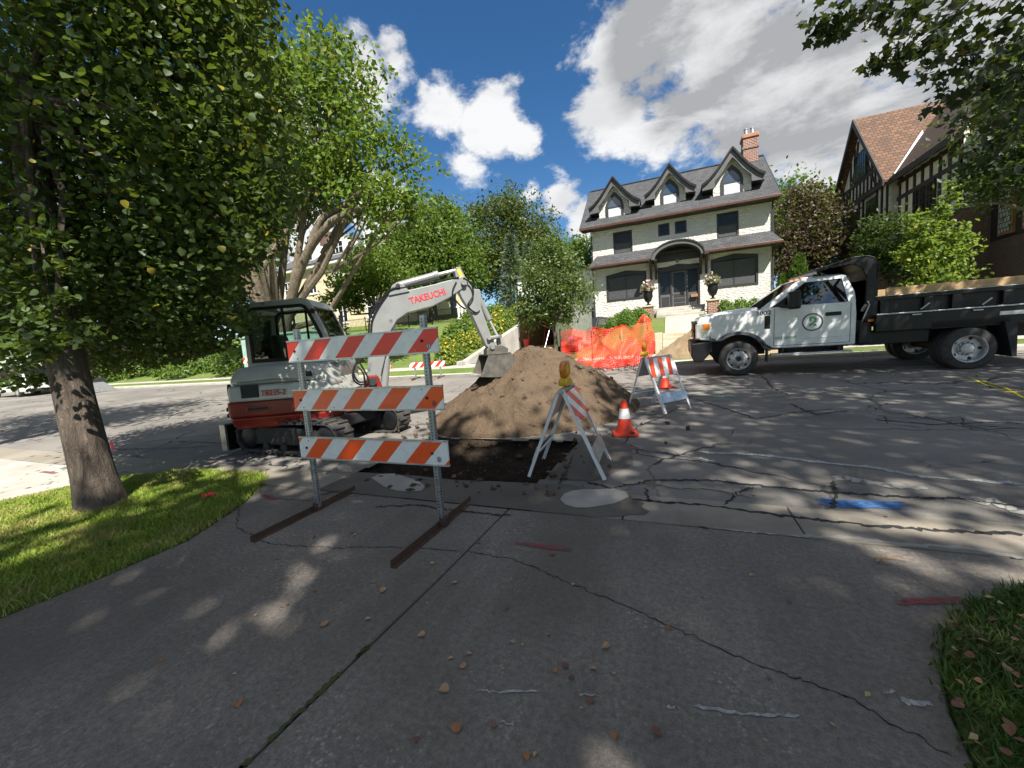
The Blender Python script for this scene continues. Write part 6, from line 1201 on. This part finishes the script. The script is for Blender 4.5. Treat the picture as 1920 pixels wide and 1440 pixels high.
std('backyard_tree', 'leafy tree behind the left end of the white house', -7.6, 37, 6, .3, [(-7.6,37,8.2,2.6,2.4,2.6),(-9.4,37,6.8,2,2,1.8),(-6,36.8,6.5,1.8,1.8,2)], 9000, .32, 'lf_mid', 26)
std('purple_tree', 'purple-leaved tree between the white house and the half-timbered house', 8.5, 32.5, 4.8, .22, [(8.6,32.5,7.2,2.0,2.0,2.4),(7.5,32.3,5.8,1.5,1.6,1.5),(9.6,32.3,5.4,1.4,1.5,1.4),(8.4,32.5,9.4,1.3,1.3,1.2)], 17000, .22, 'lf_purple', 27); std('backyard_tree', 'tall green tree behind the purple-leaved tree', 9.6, 40, 7, .3, [(8.4,40,11.0,2.6,2.4,2.2),(12.0,40,9.2,2.4,2.4,2.6),(10,40,8,3,2.4,2.4)], 11000, .32, 'lf_mid', 28)
std('young_tree', 'slender young tree with bright lime leaves behind the truck bed', 6.9, 14.9, 2.4, .035, [(6.9,14.9,2.7,.55,.5,.5),(6.55,14.8,3.5,.3,.3,.65),(7.3,14.9,3.3,.34,.3,.5),(6.9,14.9,3.9,.2,.2,.6),(7.1,14.9,4.35,.16,.16,.6),(6.35,14.8,3.1,.4,.35,.3),(6.6,14.8,2.2,.55,.45,.3),(6.3,14.8,3.9,.2,.15,.4),(7.5,14.9,3.7,.15,.15,.4)], 4200, .125, 'lf_lime', 29, nb=25, sig=.3, per=14)
std('street_tree', 'dark leafy tree before the half-timbered house wing', 11.9, 19.4, 5, .22, [(11.9,19.6,7.2,2.2,1.8,2.2),(10.4,19.4,6.0,1.1,1.0,.7),(12.6,19.4,6.6,1.7,1.4,1.0),(11.2,19.3,8.8,1.4,1.2,1.1),(13.5,19.4,9.2,2.2,1.8,2),(9.5,19.3,5.2,.6,.6,.5)], 17000, .20, 'lf_deep', 34, nb=30); std('shrub_tree', 'dark green leafy shrub against the half-timbered gable', 9.6, 24.8, 3.4, .10, [(9.6,24.8,4.8,1.2,1.1,1.3),(10.7,24.6,4.0,1.2,1,1.0),(8.8,24.8,3.9,.7,.7,.7)], 6000, .2, 'lf_deep', 35)
# overhanging street tree on the right and the trees behind the photographer that shade the driveway
tips = [(1540,25,6.2,.26),(1590,35,6.2,.24),(1640,30,6.1,.22),(1560,55,6.2,.14),(1700,25,6.0,.28),(1650,118,6.0,.16),(1690,105,6.0,.2),(1735,75,6.0,.28),(1780,120,6.0,.28),(1770,40,6,.3),(1800,170,6.2,.26),(1830,90,5.8,.34),(1850,20,5.6,.38),(1880,150,5.8,.36),(1840,210,6.3,.28),(1910,60,5.4,.4),(1905,230,6.2,.34),(1940,130,5.6,.45),(1865,270,6.6,.26),(1930,320,6.6,.4)]
def tip_pts(r):
    out = []
    for a, b, d, s in tips:
        c = np.array(CC + ray(a, b) / F_PX * d); out.append(c + r.normal(size=(46, 3)) * np.array([s, s, s*.55]) * .75)
    return np.concatenate(out)
def keep_over(P):
    k, w, x, y = in_frame(P); far_ = np.interp(y, [-60, 60, 140, 260, 420, 600], [1500, 1500, 1620, 1740, 1840, 1990]); return ~(k & (x < far_))
ov = tree('overhanging_tree', 'dark leafy boughs of a street tree reaching in over the truck', [(7.4,1.2,-.05),(7.4,1.3,1.6),(7.3,1.6,3.6),(7.2,2.0,5.4)], .3, [(9.2,.6,11.4,3.6,3.4,2.4),(6.8,-.8,11.0,2.4,2.4,1.6),(9.6,4.2,8.4,2.6,2.4,2.0),(9.6,-2.6,11.6,2.8,2.4,1.8),(6.6,5.4,7.2,1.8,1.6,1.2),(9.2,7.2,7.6,2.2,1.8,1.3),(4.4,3.0,8.6,1.6,1.6,1.1)], 21000, .16, 'lobed', 'lf_over', 36, nb=40, loose=300, extra=tip_pts, keep=keep_over, shell=.3)
for a, b, d, s in tips:
    c = CC + ray(a, b) / F_PX * d; st_ = Vector((7.0, 4.6, 6.4)); MB().tube([st_, st_.lerp(c, .6) + Vector((0,0,.35)), c], [.035, .016, .004], 5).build('twig', M['bark'], ov, M=tr(-7.4,-1.2,.05))
tree('street_tree', 'street tree behind the photographer whose crown shades the driveway', [(3.4,-7,-.05),(3.4,-7,3.5),(3.4,-7,8)], .36, [(3.6,-6.6,12,3.0,2.4,1.8),(6.2,-6.4,12,2.6,2.4,1.8),(4.9,-4.3,12.6,2.4,1.8,1.3),(3.0,-8.9,12,2.6,2.2,1.8),(-.8,-3.4,12.6,2.0,1.3,1.2)], 11500, .25, 'lobed', 'lf_over', 37, shell=.25)
tree('street_tree', 'street tree beyond the near tree that shades the far end of the road', [(-11.6,.4,-.05),(-11.6,.4,3),(-11.5,.6,5.5)], .3, [(-11,1.0,8.4,2.6,2.0,2.0),(-13,.6,8,2.4,2.0,2.0),(-10,.2,9.6,2.0,1.8,1.4),(-15,.8,8.2,2.2,2,1.8)], 9000, .2, 'oval', 'lf_over', 38, shell=.3)
# shrubs
def bush(name, label, x, y, rad, hgt, n, size, mat, seed, group=None, z=None, kind='oval', cat='shrub'):
    r = np.random.default_rng(seed); zz = far_z(x, y) if z is None else z; root = tag(empty(name, (x, y, zz)), label, cat, group)
    d = r.normal(size=(n, 3)); d[:, 2] = np.abs(d[:, 2]) ; d /= np.linalg.norm(d, axis=1)[:, None]; rr = (.62 + .38*r.random(n)) * (1 + .10*np.sin(d[:, 0]*6 + seed)*np.cos(d[:, 1]*7))
    P = d * rr[:, None] * np.array([rad, rad, hgt]); out = d + .55*r.normal(size=(n, 3)); out /= np.linalg.norm(out, axis=1)[:, None]; dd = np.cross(out, r.normal(size=(n, 3))); dd /= np.linalg.norm(dd, axis=1)[:, None]
    V, Fa = leaf_mesh(P, size*r.uniform(.6,1.3,n), kind, r, fr=(np.cross(dd, out), dd, out)); mesh_np('foliage', V, Fa, M[mat], root); st_ = MB()
    for k in range(5): a = k*1.257; st_.tube([(0,0,-.05),(rad*.4*math.cos(a),rad*.4*math.sin(a),hgt*.6)], [.02,.008], 5)
    st_.build('stems', M['bark'], root); return root
GB = 'clipped boxwood balls before the white house'
for i, (px, py, y, rad) in enumerate(((1140,598,25.6,.42),(1160,592,26.6,.5),(1175,600,25.8,.5),(1196,588,26.8,.55),(1150,606,24.6,.5),(1176,608,24.4,.55),(1205,600,25.0,.5),(1360,576,26.6,.50),(1388,568,26.8,.5),(1414,562,27.0,.46),(1128,610,25.0,.5))):
    p = on_y(px, py, y); right = p.x > 1.5; bush('boxwood', 'clipped boxwood ball to the right of the front steps, under the picture window' if right else 'clipped boxwood ball in the bed left of the front steps', p.x, y, rad, rad*1.55, 1500, .10, 'lf_box', 50+i, 'boxwoods right of the steps' if right else 'boxwoods left of the steps')
for i, (px, y, rad, lab) in enumerate(((1085,22.5,.85,'pink-flowering bush at the left corner of the white house bed'),(1105,24.5,.8,'pink-flowering bush closest to the downpipe of the white house'),(1062,20.5,.7,'pink-flowering bush beside the crabapple trunk'))):
    p = on_y(px, 600, y); bush('flowering_bush', lab, p.x, y, rad, rad*1.2, 1900, .14, 'lf_pink', 70+i, 'pink flowering bushes')
for i, (x, y, rad, lab, mt_) in enumerate(((-2.8,26.9,.35,'thin rose bush under the left picture window','lf_apple'),(2.4,27.2,.4,'thin rose bush right of the entrance steps','lf_apple'),(6.2,24.6,.5,'orange-leaved bush behind the truck cab by the house corner','lf_pink'))): bush('rose_bush', lab, x, y, rad, rad*2.2, 500, .12, mt_, 80+i)
r = random.Random(9)
for i in range(12):
    y = 16.4 + i*.95 + r.uniform(-.3,.3); x = WALL_X - .75 - r.uniform(0, .9); bush('hillside_bush', 'yellow-flowering bush in the bank along the top of the retaining wall' if i % 3 != 1 else 'lime-green bush among the yellow-flowering ones above the retaining wall', x, y, r.uniform(.55,.95), r.uniform(.9,1.5), 1500, .15, 'lf_yellow' if i % 3 != 1 else 'lf_lime', 100+i, 'yellow bushes along the retaining wall' if i % 3 != 1 else 'lime bushes along the retaining wall')
for i in range(9):
    bush('hillside_bush', 'green bush on the slope between the retaining wall and the mansion lawn', WALL_X - 2.2 - r.uniform(0, 2.4), 20 + i*1.1, r.uniform(.7,1.1), r.uniform(.9,1.6), 1100, .2, 'lf_mid', 130+i, 'green bushes on the slope')
for i in range(16):
    x = -44 + i*1.75; y = 17.4 + r.uniform(-.3, 1.2); bush('verge_shrub', 'mid-green shrub in the row along the bank behind the far sidewalk' if i % 3 else 'paler yellow-green shrub in the row along the bank behind the far sidewalk', x, y, r.uniform(1.0,1.6), r.uniform(1.1,2.2), 1300, .24, 'lf_mid' if i % 3 else 'lf_maple', 160+i, 'mid-green bank shrubs' if i % 3 else 'pale bank shrubs')
# trees further off that close the view
GF = 'trees in the distance'
for i, (x, y, s, mt_) in enumerate(((-48,21,1.1,'lf_deep'),(-46,18,1.2,'lf_mid'),(-55,24,1.3,'lf_deep'),(-64,16,1.2,'lf_dark'),(-50,26,1.0,'lf_deep'),(-70,27,1.4,'lf_mid'),(-40,19.5,.9,'lf_dark'),(-50,34,1.4,'lf_deep'),(-62,5,1.2,'lf_dark'),(-75,10,1.3,'lf_mid'),(30,34,1.1,'lf_dark'),(38,25,1.1,'lf_deep'),(24,44,1.2,'lf_mid'),(-2,52,1.0,'lf_mid'),(-34,54,1.3,'lf_dark'),(2,60,1.1,'lf_dark'))):
    rr_ = random.Random(i+300); z = gz(x, y) if abs(x) < 80 else .5
    el = [(x+rr_.uniform(-2.5,2.5)*s, y+rr_.uniform(-2,2)*s, z+(4.5+rr_.uniform(0,5))*s, rr_.uniform(2.2,3.2)*s, rr_.uniform(2.2,3)*s, rr_.uniform(1.8,2.8)*s) for _ in range(6)]
    tree('distant_tree', 'leafy tree standing far off in the row behind the houses and street', [(x,y,z),(x,y,z+2),(x,y,z+5*s)], .3*s, el, 7000, .42*s, 'oval', mt_, 300+i, nb=8, group=GF)
# ------------------------------------------------------------------ planters, trailer, cars, far barricades, litter
def urn(x, label):
    y = 26.75; z0 = 2.36
    p = tag(empty('brick_pedestal', (x, y, z0)), label[1], 'pedestal', None)
    MB().box(-.30,.30,-.30,.30,-.4,.75).build('brick_shaft', M['brick'], p); MB().box(-.36,.36,-.36,.36,.75,.85).build('cap', M['walk'], p, bevel=.02)
    t = tag(empty('urn_planter', (x, y, z0+.85)), label[0], 'planter')
    MB().lathe([(.16,0),(.16,.05),(.07,.10),(.07,.18),(.20,.30),(.29,.55),(.27,.80),(.33,.85),(.33,.89),(.26,.88)], 20).build('urn', M['black'], t, smooth=True)
    r = np.random.default_rng(int(x*10)+99); d = r.normal(size=(420,3)); d[:,2] = np.abs(d[:,2])*1.1; d /= np.linalg.norm(d,axis=1)[:,None]; P = d*np.array([.5,.5,.62])*r.uniform(.4,1,(420,1)) + np.array([0,0,.9])
    V, Fa = leaf_mesh(P, .12*r.uniform(.6,1.2,420), 'oval', r); mesh_np('foliage', V, Fa, M['lf_apple'], t); k = r.choice(420, 130, replace=False); V, Fa = leaf_mesh(P[k]*1.05, .13*np.ones(130), 'heart', r); mesh_np('flowers', V, Fa, M['bloom'], t)
M['bloom'] = leaf_mat('pale_pink_bloom', (.62,.42,.45), (.70,.60,.58), (.45,.14,.25), .3, p3=.2)
urn(-1.3, ('black urn of pale flowers left of the front door', 'brick pedestal left of the front door')); urn(2.35, ('black urn of pale flowers right of the front door', 'brick pedestal right of the front door'))
# cargo trailer with its ramp down
TR = tag(empty('cargo_trailer', (-5.95, 18.2, far_z(-5.9, 18.2) + .04), R(-12)), 'silver enclosed cargo trailer with its rear ramp lowered on the gravel drive', 'trailer')
def cp(name, mb_, mat, bevel=0, parent=TR): return mb_.build(name, M[mat], parent, False, bevel)
cp('side_panel', MB().box(1.02,1.06,0,4.2,.42,2.35), 'alu'); cp('side_panel', MB().box(-1.06,-1.02,0,4.2,.42,2.35), 'ply'); cp('trailer_roof', MB().box(-1.06,1.06,0,4.2,2.35,2.42), 'alu', .01); cp('trailer_floor', MB().box(-1.02,1.02,0,4.2,.42,.50), 'ply'); cp('front_panel', MB().box(-1.02,1.02,4.14,4.2,.5,2.35), 'ply'); cp('rear_frame', MB().box(-1.08,-1.0,-.05,0,.40,2.42).box(1.0,1.08,-.05,0,.40,2.42).box(-1.0,1.0,-.05,0,2.3,2.42), 'alu', .01)
cp('ramp_door', MB().prism([(-.05,.46),(-1.5,.04),(-1.5,.0),(-.05,.40)], -1.0, 1.0, 'x'), 'ply', .005); cp('ramp_spring', MB().tube([(1.04,-.05,2.2),(1.0,-1.4,.08)], .012, 5), 'steel')
cp('fender', MB().prism([(1.35,.42),(1.35,.72),(1.55,.86),(2.2,.86),(2.4,.72),(2.4,.42),(2.3,.42),(2.3,.66),(2.15,.78),(1.6,.78),(1.45,.66),(1.45,.42)], 1.065, 1.32, 'x'), 'alu', .01)
for s in (1, -1): w = MB().lathe([(.17,0),(.32,.02),(.34,.06),(.34,.16),(.32,.2),(.17,.22)], 28, tr(s*1.18-.11,1.88,.34) @ rot('Y', 90)).build('wheel', M['rubber'], TR, smooth=True); MB().lathe([(.17,-.005),(.12,.02),(.05,.0),(.001,.0)], 20, tr(s*1.18+(.11 if s>0 else -.11),1.88,.34) @ rot('Y', -90 if s>0 else 90)).build('rim', M['chrome'], w, smooth=True)
cp('tail_lamp', MB().box(1.0,1.06,-.07,-.05,.8,1.0).box(-1.06,-1.0,-.07,-.05,.8,1.0), 'taillight')
bq = tag(empty('bucket', (-6.55, 18.25, far_z(-5.9, 18.2) + .54)), 'red plastic bucket standing inside the open trailer', 'bucket'); MB().lathe([(.13,0),(.17,.34),(.185,.34),(.185,.37),(.16,.37),(.12,.04)], 20).build('pail', M['redplastic'], bq, smooth=True); MB().tube([(-.17,0,.34),(-.1,-.12,.2),(.1,-.12,.2),(.17,0,.34)], .006, 5).build('handle', M['steel'], bq)
for i, (dx, h, mt_, lab) in enumerate(((-.72, 1.35, 'ply', 'wooden-handled shovel leaning inside the open trailer'), (.1, 1.1, 'redplastic', 'red-handled rake leaning inside the open trailer'))):
    t = tag(empty('shovel' if i == 0 else 'rake', (-5.95+dx, 18.7, far_z(-5.9,18.2)+.54)), lab, 'tool'); MB().tube([(0,0,.02),(.12,.25,h)], .018, 6).build('handle', M[mt_], t); MB().box(-.12,.12,-.02,.01,0,.26 if i == 0 else .06).build('head', M['bucket'], t)
# simple cars: lofted body, glass, wheels, lamps
def car(name, label, loc, rz, L, W_, H_, mat, suv=True, cat='car'):
    t = tag(empty(name, loc, R(rz)), label, cat)
    def c(n_, mb_, mt_, bevel=0, parent=t): return mb_.build(n_, M[mt_], parent, False, bevel)
    b = [(0,.30),(.02,.62),(.12,.80),(.30*L,.92),(L-.15,.98),(L,.85),(L,.32)]
    c('body', MB().prism(b, 0, W_), mat, .06)
    gx = [(.24*L,.93),(.36*L,H_-.06),(.44*L,H_),(L-.45,H_-.02),(L-.12,.97)]
    c('cabin', MB().prism(gx, .10, W_-.10), mat, .05)
    for y0, y1 in ((.085,.11),(W_-.11,W_-.085)): c('side_window', MB().prism([(.30*L,1.0),(.38*L,H_-.12),(.60*L,H_-.10),(.60*L,1.0)], y0, y1).prism([(.63*L,1.0),(.63*L,H_-.10),(L-.5,H_-.12),(L-.3,1.0)], y0, y1), 'carglass')
    c('windscreen', MB().prism([(.245*L,.97),(.355*L,H_-.10),(.35*L,H_-.09),(.235*L,.97)], .16, W_-.16), 'carglass'); c('rear_window', MB().prism([(L-.40,H_-.10),(L-.14,1.02),(L-.11,1.02),(L-.37,H_-.08)], .16, W_-.16), 'carglass')
    for x in (.19*L, .80*L):
        for y in (-.01, W_-.21): w = MB().lathe([(.20,0),(.33,.01),(.35,.04),(.35,.18),(.33,.21),(.20,.22)], 26, tr(x,y,.35) @ rot('X',-90)).build('wheel', M['rubber'], t, smooth=True); MB().lathe([(.205,-.004),(.15,.03),(.05,.02),(.001,.02)], 18, tr(x, y if y<.5 else y+.22, .35) @ rot('X',-90 if y<.5 else 90)).build('rim', M['chrome'], w, smooth=True)
    for y in (.06, W_-.34): c('headlamp', MB().box(-.02,.12,y,y+.28,.62,.78), 'lamp', .02); c('tail_lamp', MB().box(L-.06,L+.02,y,y+.20,.75,.98), 'taillight', .01)
    c('bumper', MB().box(-.05,.2,.05,W_-.05,.30,.48), 'blackmat', .03); c('bumper', MB().box(L-.2,L+.05,.05,W_-.05,.32,.5), 'blackmat', .03); return t
car('parked_car', 'black car parked on the gravel drive behind the trailer', (-4.6, 24.6, far_z(-5, 24)+.05), 78, 4.6, 1.85, 1.7, 'black'); 
car('parked_car', 'white car parked far down the street behind the near tree', (-42.6, 11.2, road_z(0, 11)), 0, 5.6, 2.0, 2.0, 'white', cat='car')
lt = tag(empty('utility_trailer', (-33.0, 11.5, road_z(0, 12))), 'small black utility trailer with lowered ramp at the far kerb', 'trailer'); MB().box(-1.2,.9,0,1.5,.4,.5).box(-1.2,.9,0,.05,.5,.85).box(-1.2,.9,1.45,1.5,.5,.85).build('trailer_bed', M['blackmat'], lt); MB().prism([(.9,.50),(2.3,.02),(2.3,.08),(.9,.58)], .1, 1.4).build('ramp', M['alu'], lt)
for y in (-.1, 1.45): MB().lathe([(.15,0),(.3,.02),(.3,.13),(.15,.15)], 20, tr(-.1,y,.3) @ rot('X',-90)).build('wheel', M['rubber'], lt, smooth=True)
# far striped barricade across the garage apron and the one behind the excavator
SF = stripe_mat('far_rail_stripes', RED, WHT, .30, -.9, .1)
def far_bar(loc, rz, label, L, zs_):
    t = tag(empty('barricade', loc, R(rz)), label, 'barricade')
    for x in (-L*.36, L*.36): MB().box(x-.025,x+.025,-.025,.025,.0,zs_[-1]+.32).build('post', M['steel'], t); MB().box(x-.025,x+.025,-.5,.5,-.01,.04).build('skid', M['rust'], t)
    for z in zs_: MB().box(-L/2,L/2,-.05,-.027,z,z+.2).build('rail', SF, t)
far_bar((-8.55, 12.6, road_z(0, 12.6)), 18, 'low striped barricade standing across the garage drive apron', 1.35, (.42, ))
tb = MB()
far_bar((-13.4, 10.2, road_z(0, 10.2)), 4, 'wide striped barricade seen behind the excavator cab, in front of the green cabinet', 3.2, (.55, 1.15))
ub = tag(empty('utility_cabinet', (-15.3, 11.6, road_z(0, 11.6))), 'large pale green steel container behind the excavator cab', 'container')
MB().box(-2.0,2.0,0,1.6,.12,2.15).build('cabinet_body', M['utilgreen'], ub, bevel=.03); MB().box(-2.05,2.05,-.05,1.65,2.15,2.23).build('lid', M['utilgreen'], ub, bevel=.02); MB().box(-1.9,-1.7,.1,1.5,0,.12).box(1.7,1.9,.1,1.5,0,.12).build('skid_foot', M['blackmat'], ub); MB().box(-.02,.02,-.012,.0,.2,2.1).build('door_seam', M['blackmat'], ub)
MB().prism([(.55,.95),(1.25,.95),(.9,1.55)], -.012, -.001).build('warning_triangle', M['orange'], ub); MB().box(-1.3,-.5,-.012,-.001,1.4,1.65).build('warning_plate', M['orange'], ub)
# sign and boulders on the far verge
sg = tag(empty('yard_sign', (10.6, 17.8, far_z(10.6,17.8))), 'small green lawn sign before the half-timbered house', 'sign'); MB().box(-.32,.32,-.01,.01,.45,.75).build('panel', M['green'], sg); MB().box(-.25,-.235,-.008,.008,0,.45).box(.235,.25,-.008,.008,0,.45).build('wire_leg', M['steel'], sg)
r = random.Random(21)
for i in range(7):
    x, y, s = -20.5 + i*1.1 + r.uniform(-.3,.3), 15.0 + r.uniform(-.2,1.6), r.uniform(.18,.42)
    bm = bmesh.new(); bmesh.ops.create_icosphere(bm, subdivisions=2, radius=s)
    for v in bm.verts: v.co *= 1 + .28*mnoise.noise(v.co*3.1/s*.3 + Vector((i,0,0))); v.co.z *= .75
    me = bpy.data.meshes.new('boulder'); bm.to_mesh(me); bm.free(); o = link('boulder', me, M['wallconc'], smooth='all'); o.location = (x, y, far_z(x,y)+s*.35); tag(o, 'rounded pale boulder at the foot of the far bank', 'boulder', 'boulders on the far bank')
# marker flags, red rag
def flag(p, label, h=.42):
    t = tag(empty('marker_flag', p), label, 'flag'); MB().tube([(0,0,0),(.01,0,h)], .003, 5).build('wire', M['steel'], t); MB().sheet([[(.01,0,h),(.05,.015,h-.01),(.09,-.005,h-.03)],[(.01,0,h-.12),(.05,-.012,h-.13),(.085,.01,h-.14)]]).build('flag_cloth', M['redplastic'], t)
p = on_z(214, 878, 0); flag((p.x, p.y, 0), 'small red marker flag beside the near tree trunk'); p = on_y(735, 712, 14.2); flag((p.x, 14.2, far_z(p.x,14.2)), 'small red marker flag on the far verge by the low barricade', .3)
p = on_z(392, 928, .03); o = MB().sheet([[(i*.042-.08 + .01*math.sin(j*3), j*.036-.06, .035 + .015*math.sin(i*1.9+j*2.3)) for i in range(5)] for j in range(4)]).build('red_cloth', M['redplastic']); o.location = (p.x, p.y, 0); tag(o, 'crumpled red rag lying on the lawn island', 'rag')
tw = tag(empty('twig', (on_z(1660,1050,0).x, on_z(1660,1050,0).y, .012)), 'small bent twig lying on the driveway', 'twig'); MB().tube([(-.06,-.05,0),(-.02,-.01,.01),(.03,.0,.008),(.10,.0,.0)], [.006,.006,.004,.002], 6).tube([(-.02,-.01,.01),(-.03,-.06,.0)], [.004,.002], 5).build('twig_wood', M['ply'], tw)
# fallen leaves
M['dry'] = [pmat('dry_leaf_%d' % i, c, .8, var=.3, scale=20) for i, c in enumerate(((.34,.15,.065),(.25,.11,.055),(.40,.24,.13),(.44,.33,.16),(.18,.085,.05)))]
lm = []
for k in range(5):
    T, Fc = LEAF['oval' if k == 3 else 'heart']; V = T.copy(); V[:, 2] += .35*(V[:, 0]**2) + .25*(V[:, 1]-.5)**2 * (1 if k % 3 else -1) + .08; V[:, 1] -= .5
    me = bpy.data.meshes.new('fallen_leaf'); me.from_pydata([tuple(v) for v in V], [], [tuple(int(x) for x in f) for f in Fc]); me.materials.append(M['dry'][k]); lm.append(me)
r = random.Random(33)
seen_px = [(870,1250),(832,1295),(790,1193),(812,1058),(608,1172),(588,1110),(612,1170),(690,1162),(440,1265),(448,1322),(720,1108),(898,1018),(852,1094),(1035,1040),(1112,1256),(1136,1215),(1627,1304),(1232,1375),(987,1420),(780,1390),(858,1365),(1075,1097),(660,1000),(590,1008),(665,1004),(757,1034),(950,1142),(845,1236),(880,1228),(1060,1250),(1210,1000),(700,1093),(540,1135),(528,1140),(1137,1214),(1040,1258),(980,1210),(1255,1180),(960,1205),(640,1132),(1435,1390),(1560,1360),(1680,1112),(1660,970),(1200,984),(1272,982),(1480,1130),(1090,1330),(300,1240),(150,1290),(520,1050),(480,1155)]
for i, (a, b) in enumerate(seen_px + [(r.uniform(500,1500), r.uniform(1000,1430)) for _ in range(12)]):
    p = on_z(a, b, 0); o = bpy.data.objects.new('fallen_leaf', r.choice(lm)); COL.objects.link(o); s = r.uniform(.022, .04) * (1.1 if i < 30 else .7); o.scale = (s, s, s); o.rotation_euler = (r.uniform(-.25,.25), r.uniform(-.25,.25), r.uniform(0,6.28)); o.location = (p.x, p.y, .004 + s*.03); tag(o, 'dry curled fallen leaf lying on the grey driveway', 'leaf', 'fallen leaves on the driveway')
for i in range(34):
    a, b = r.uniform(1775,1920), r.uniform(1120,1440); p = on_z(a, b, .03)
    if not inside(LAWN_R, np.array([p.x]), np.array([p.y]))[0]: continue
    o = bpy.data.objects.new('fallen_leaf', r.choice(lm)); COL.objects.link(o); s = r.uniform(.02,.036); o.scale = (s, s, s); o.rotation_euler = (r.uniform(-.5,.5), r.uniform(-.5,.5), r.uniform(0,6.28)); o.location = (p.x, p.y, .05); tag(o, 'dry fallen leaf caught in the shaded grass by the driveway edge', 'leaf', 'fallen leaves in the right lawn')
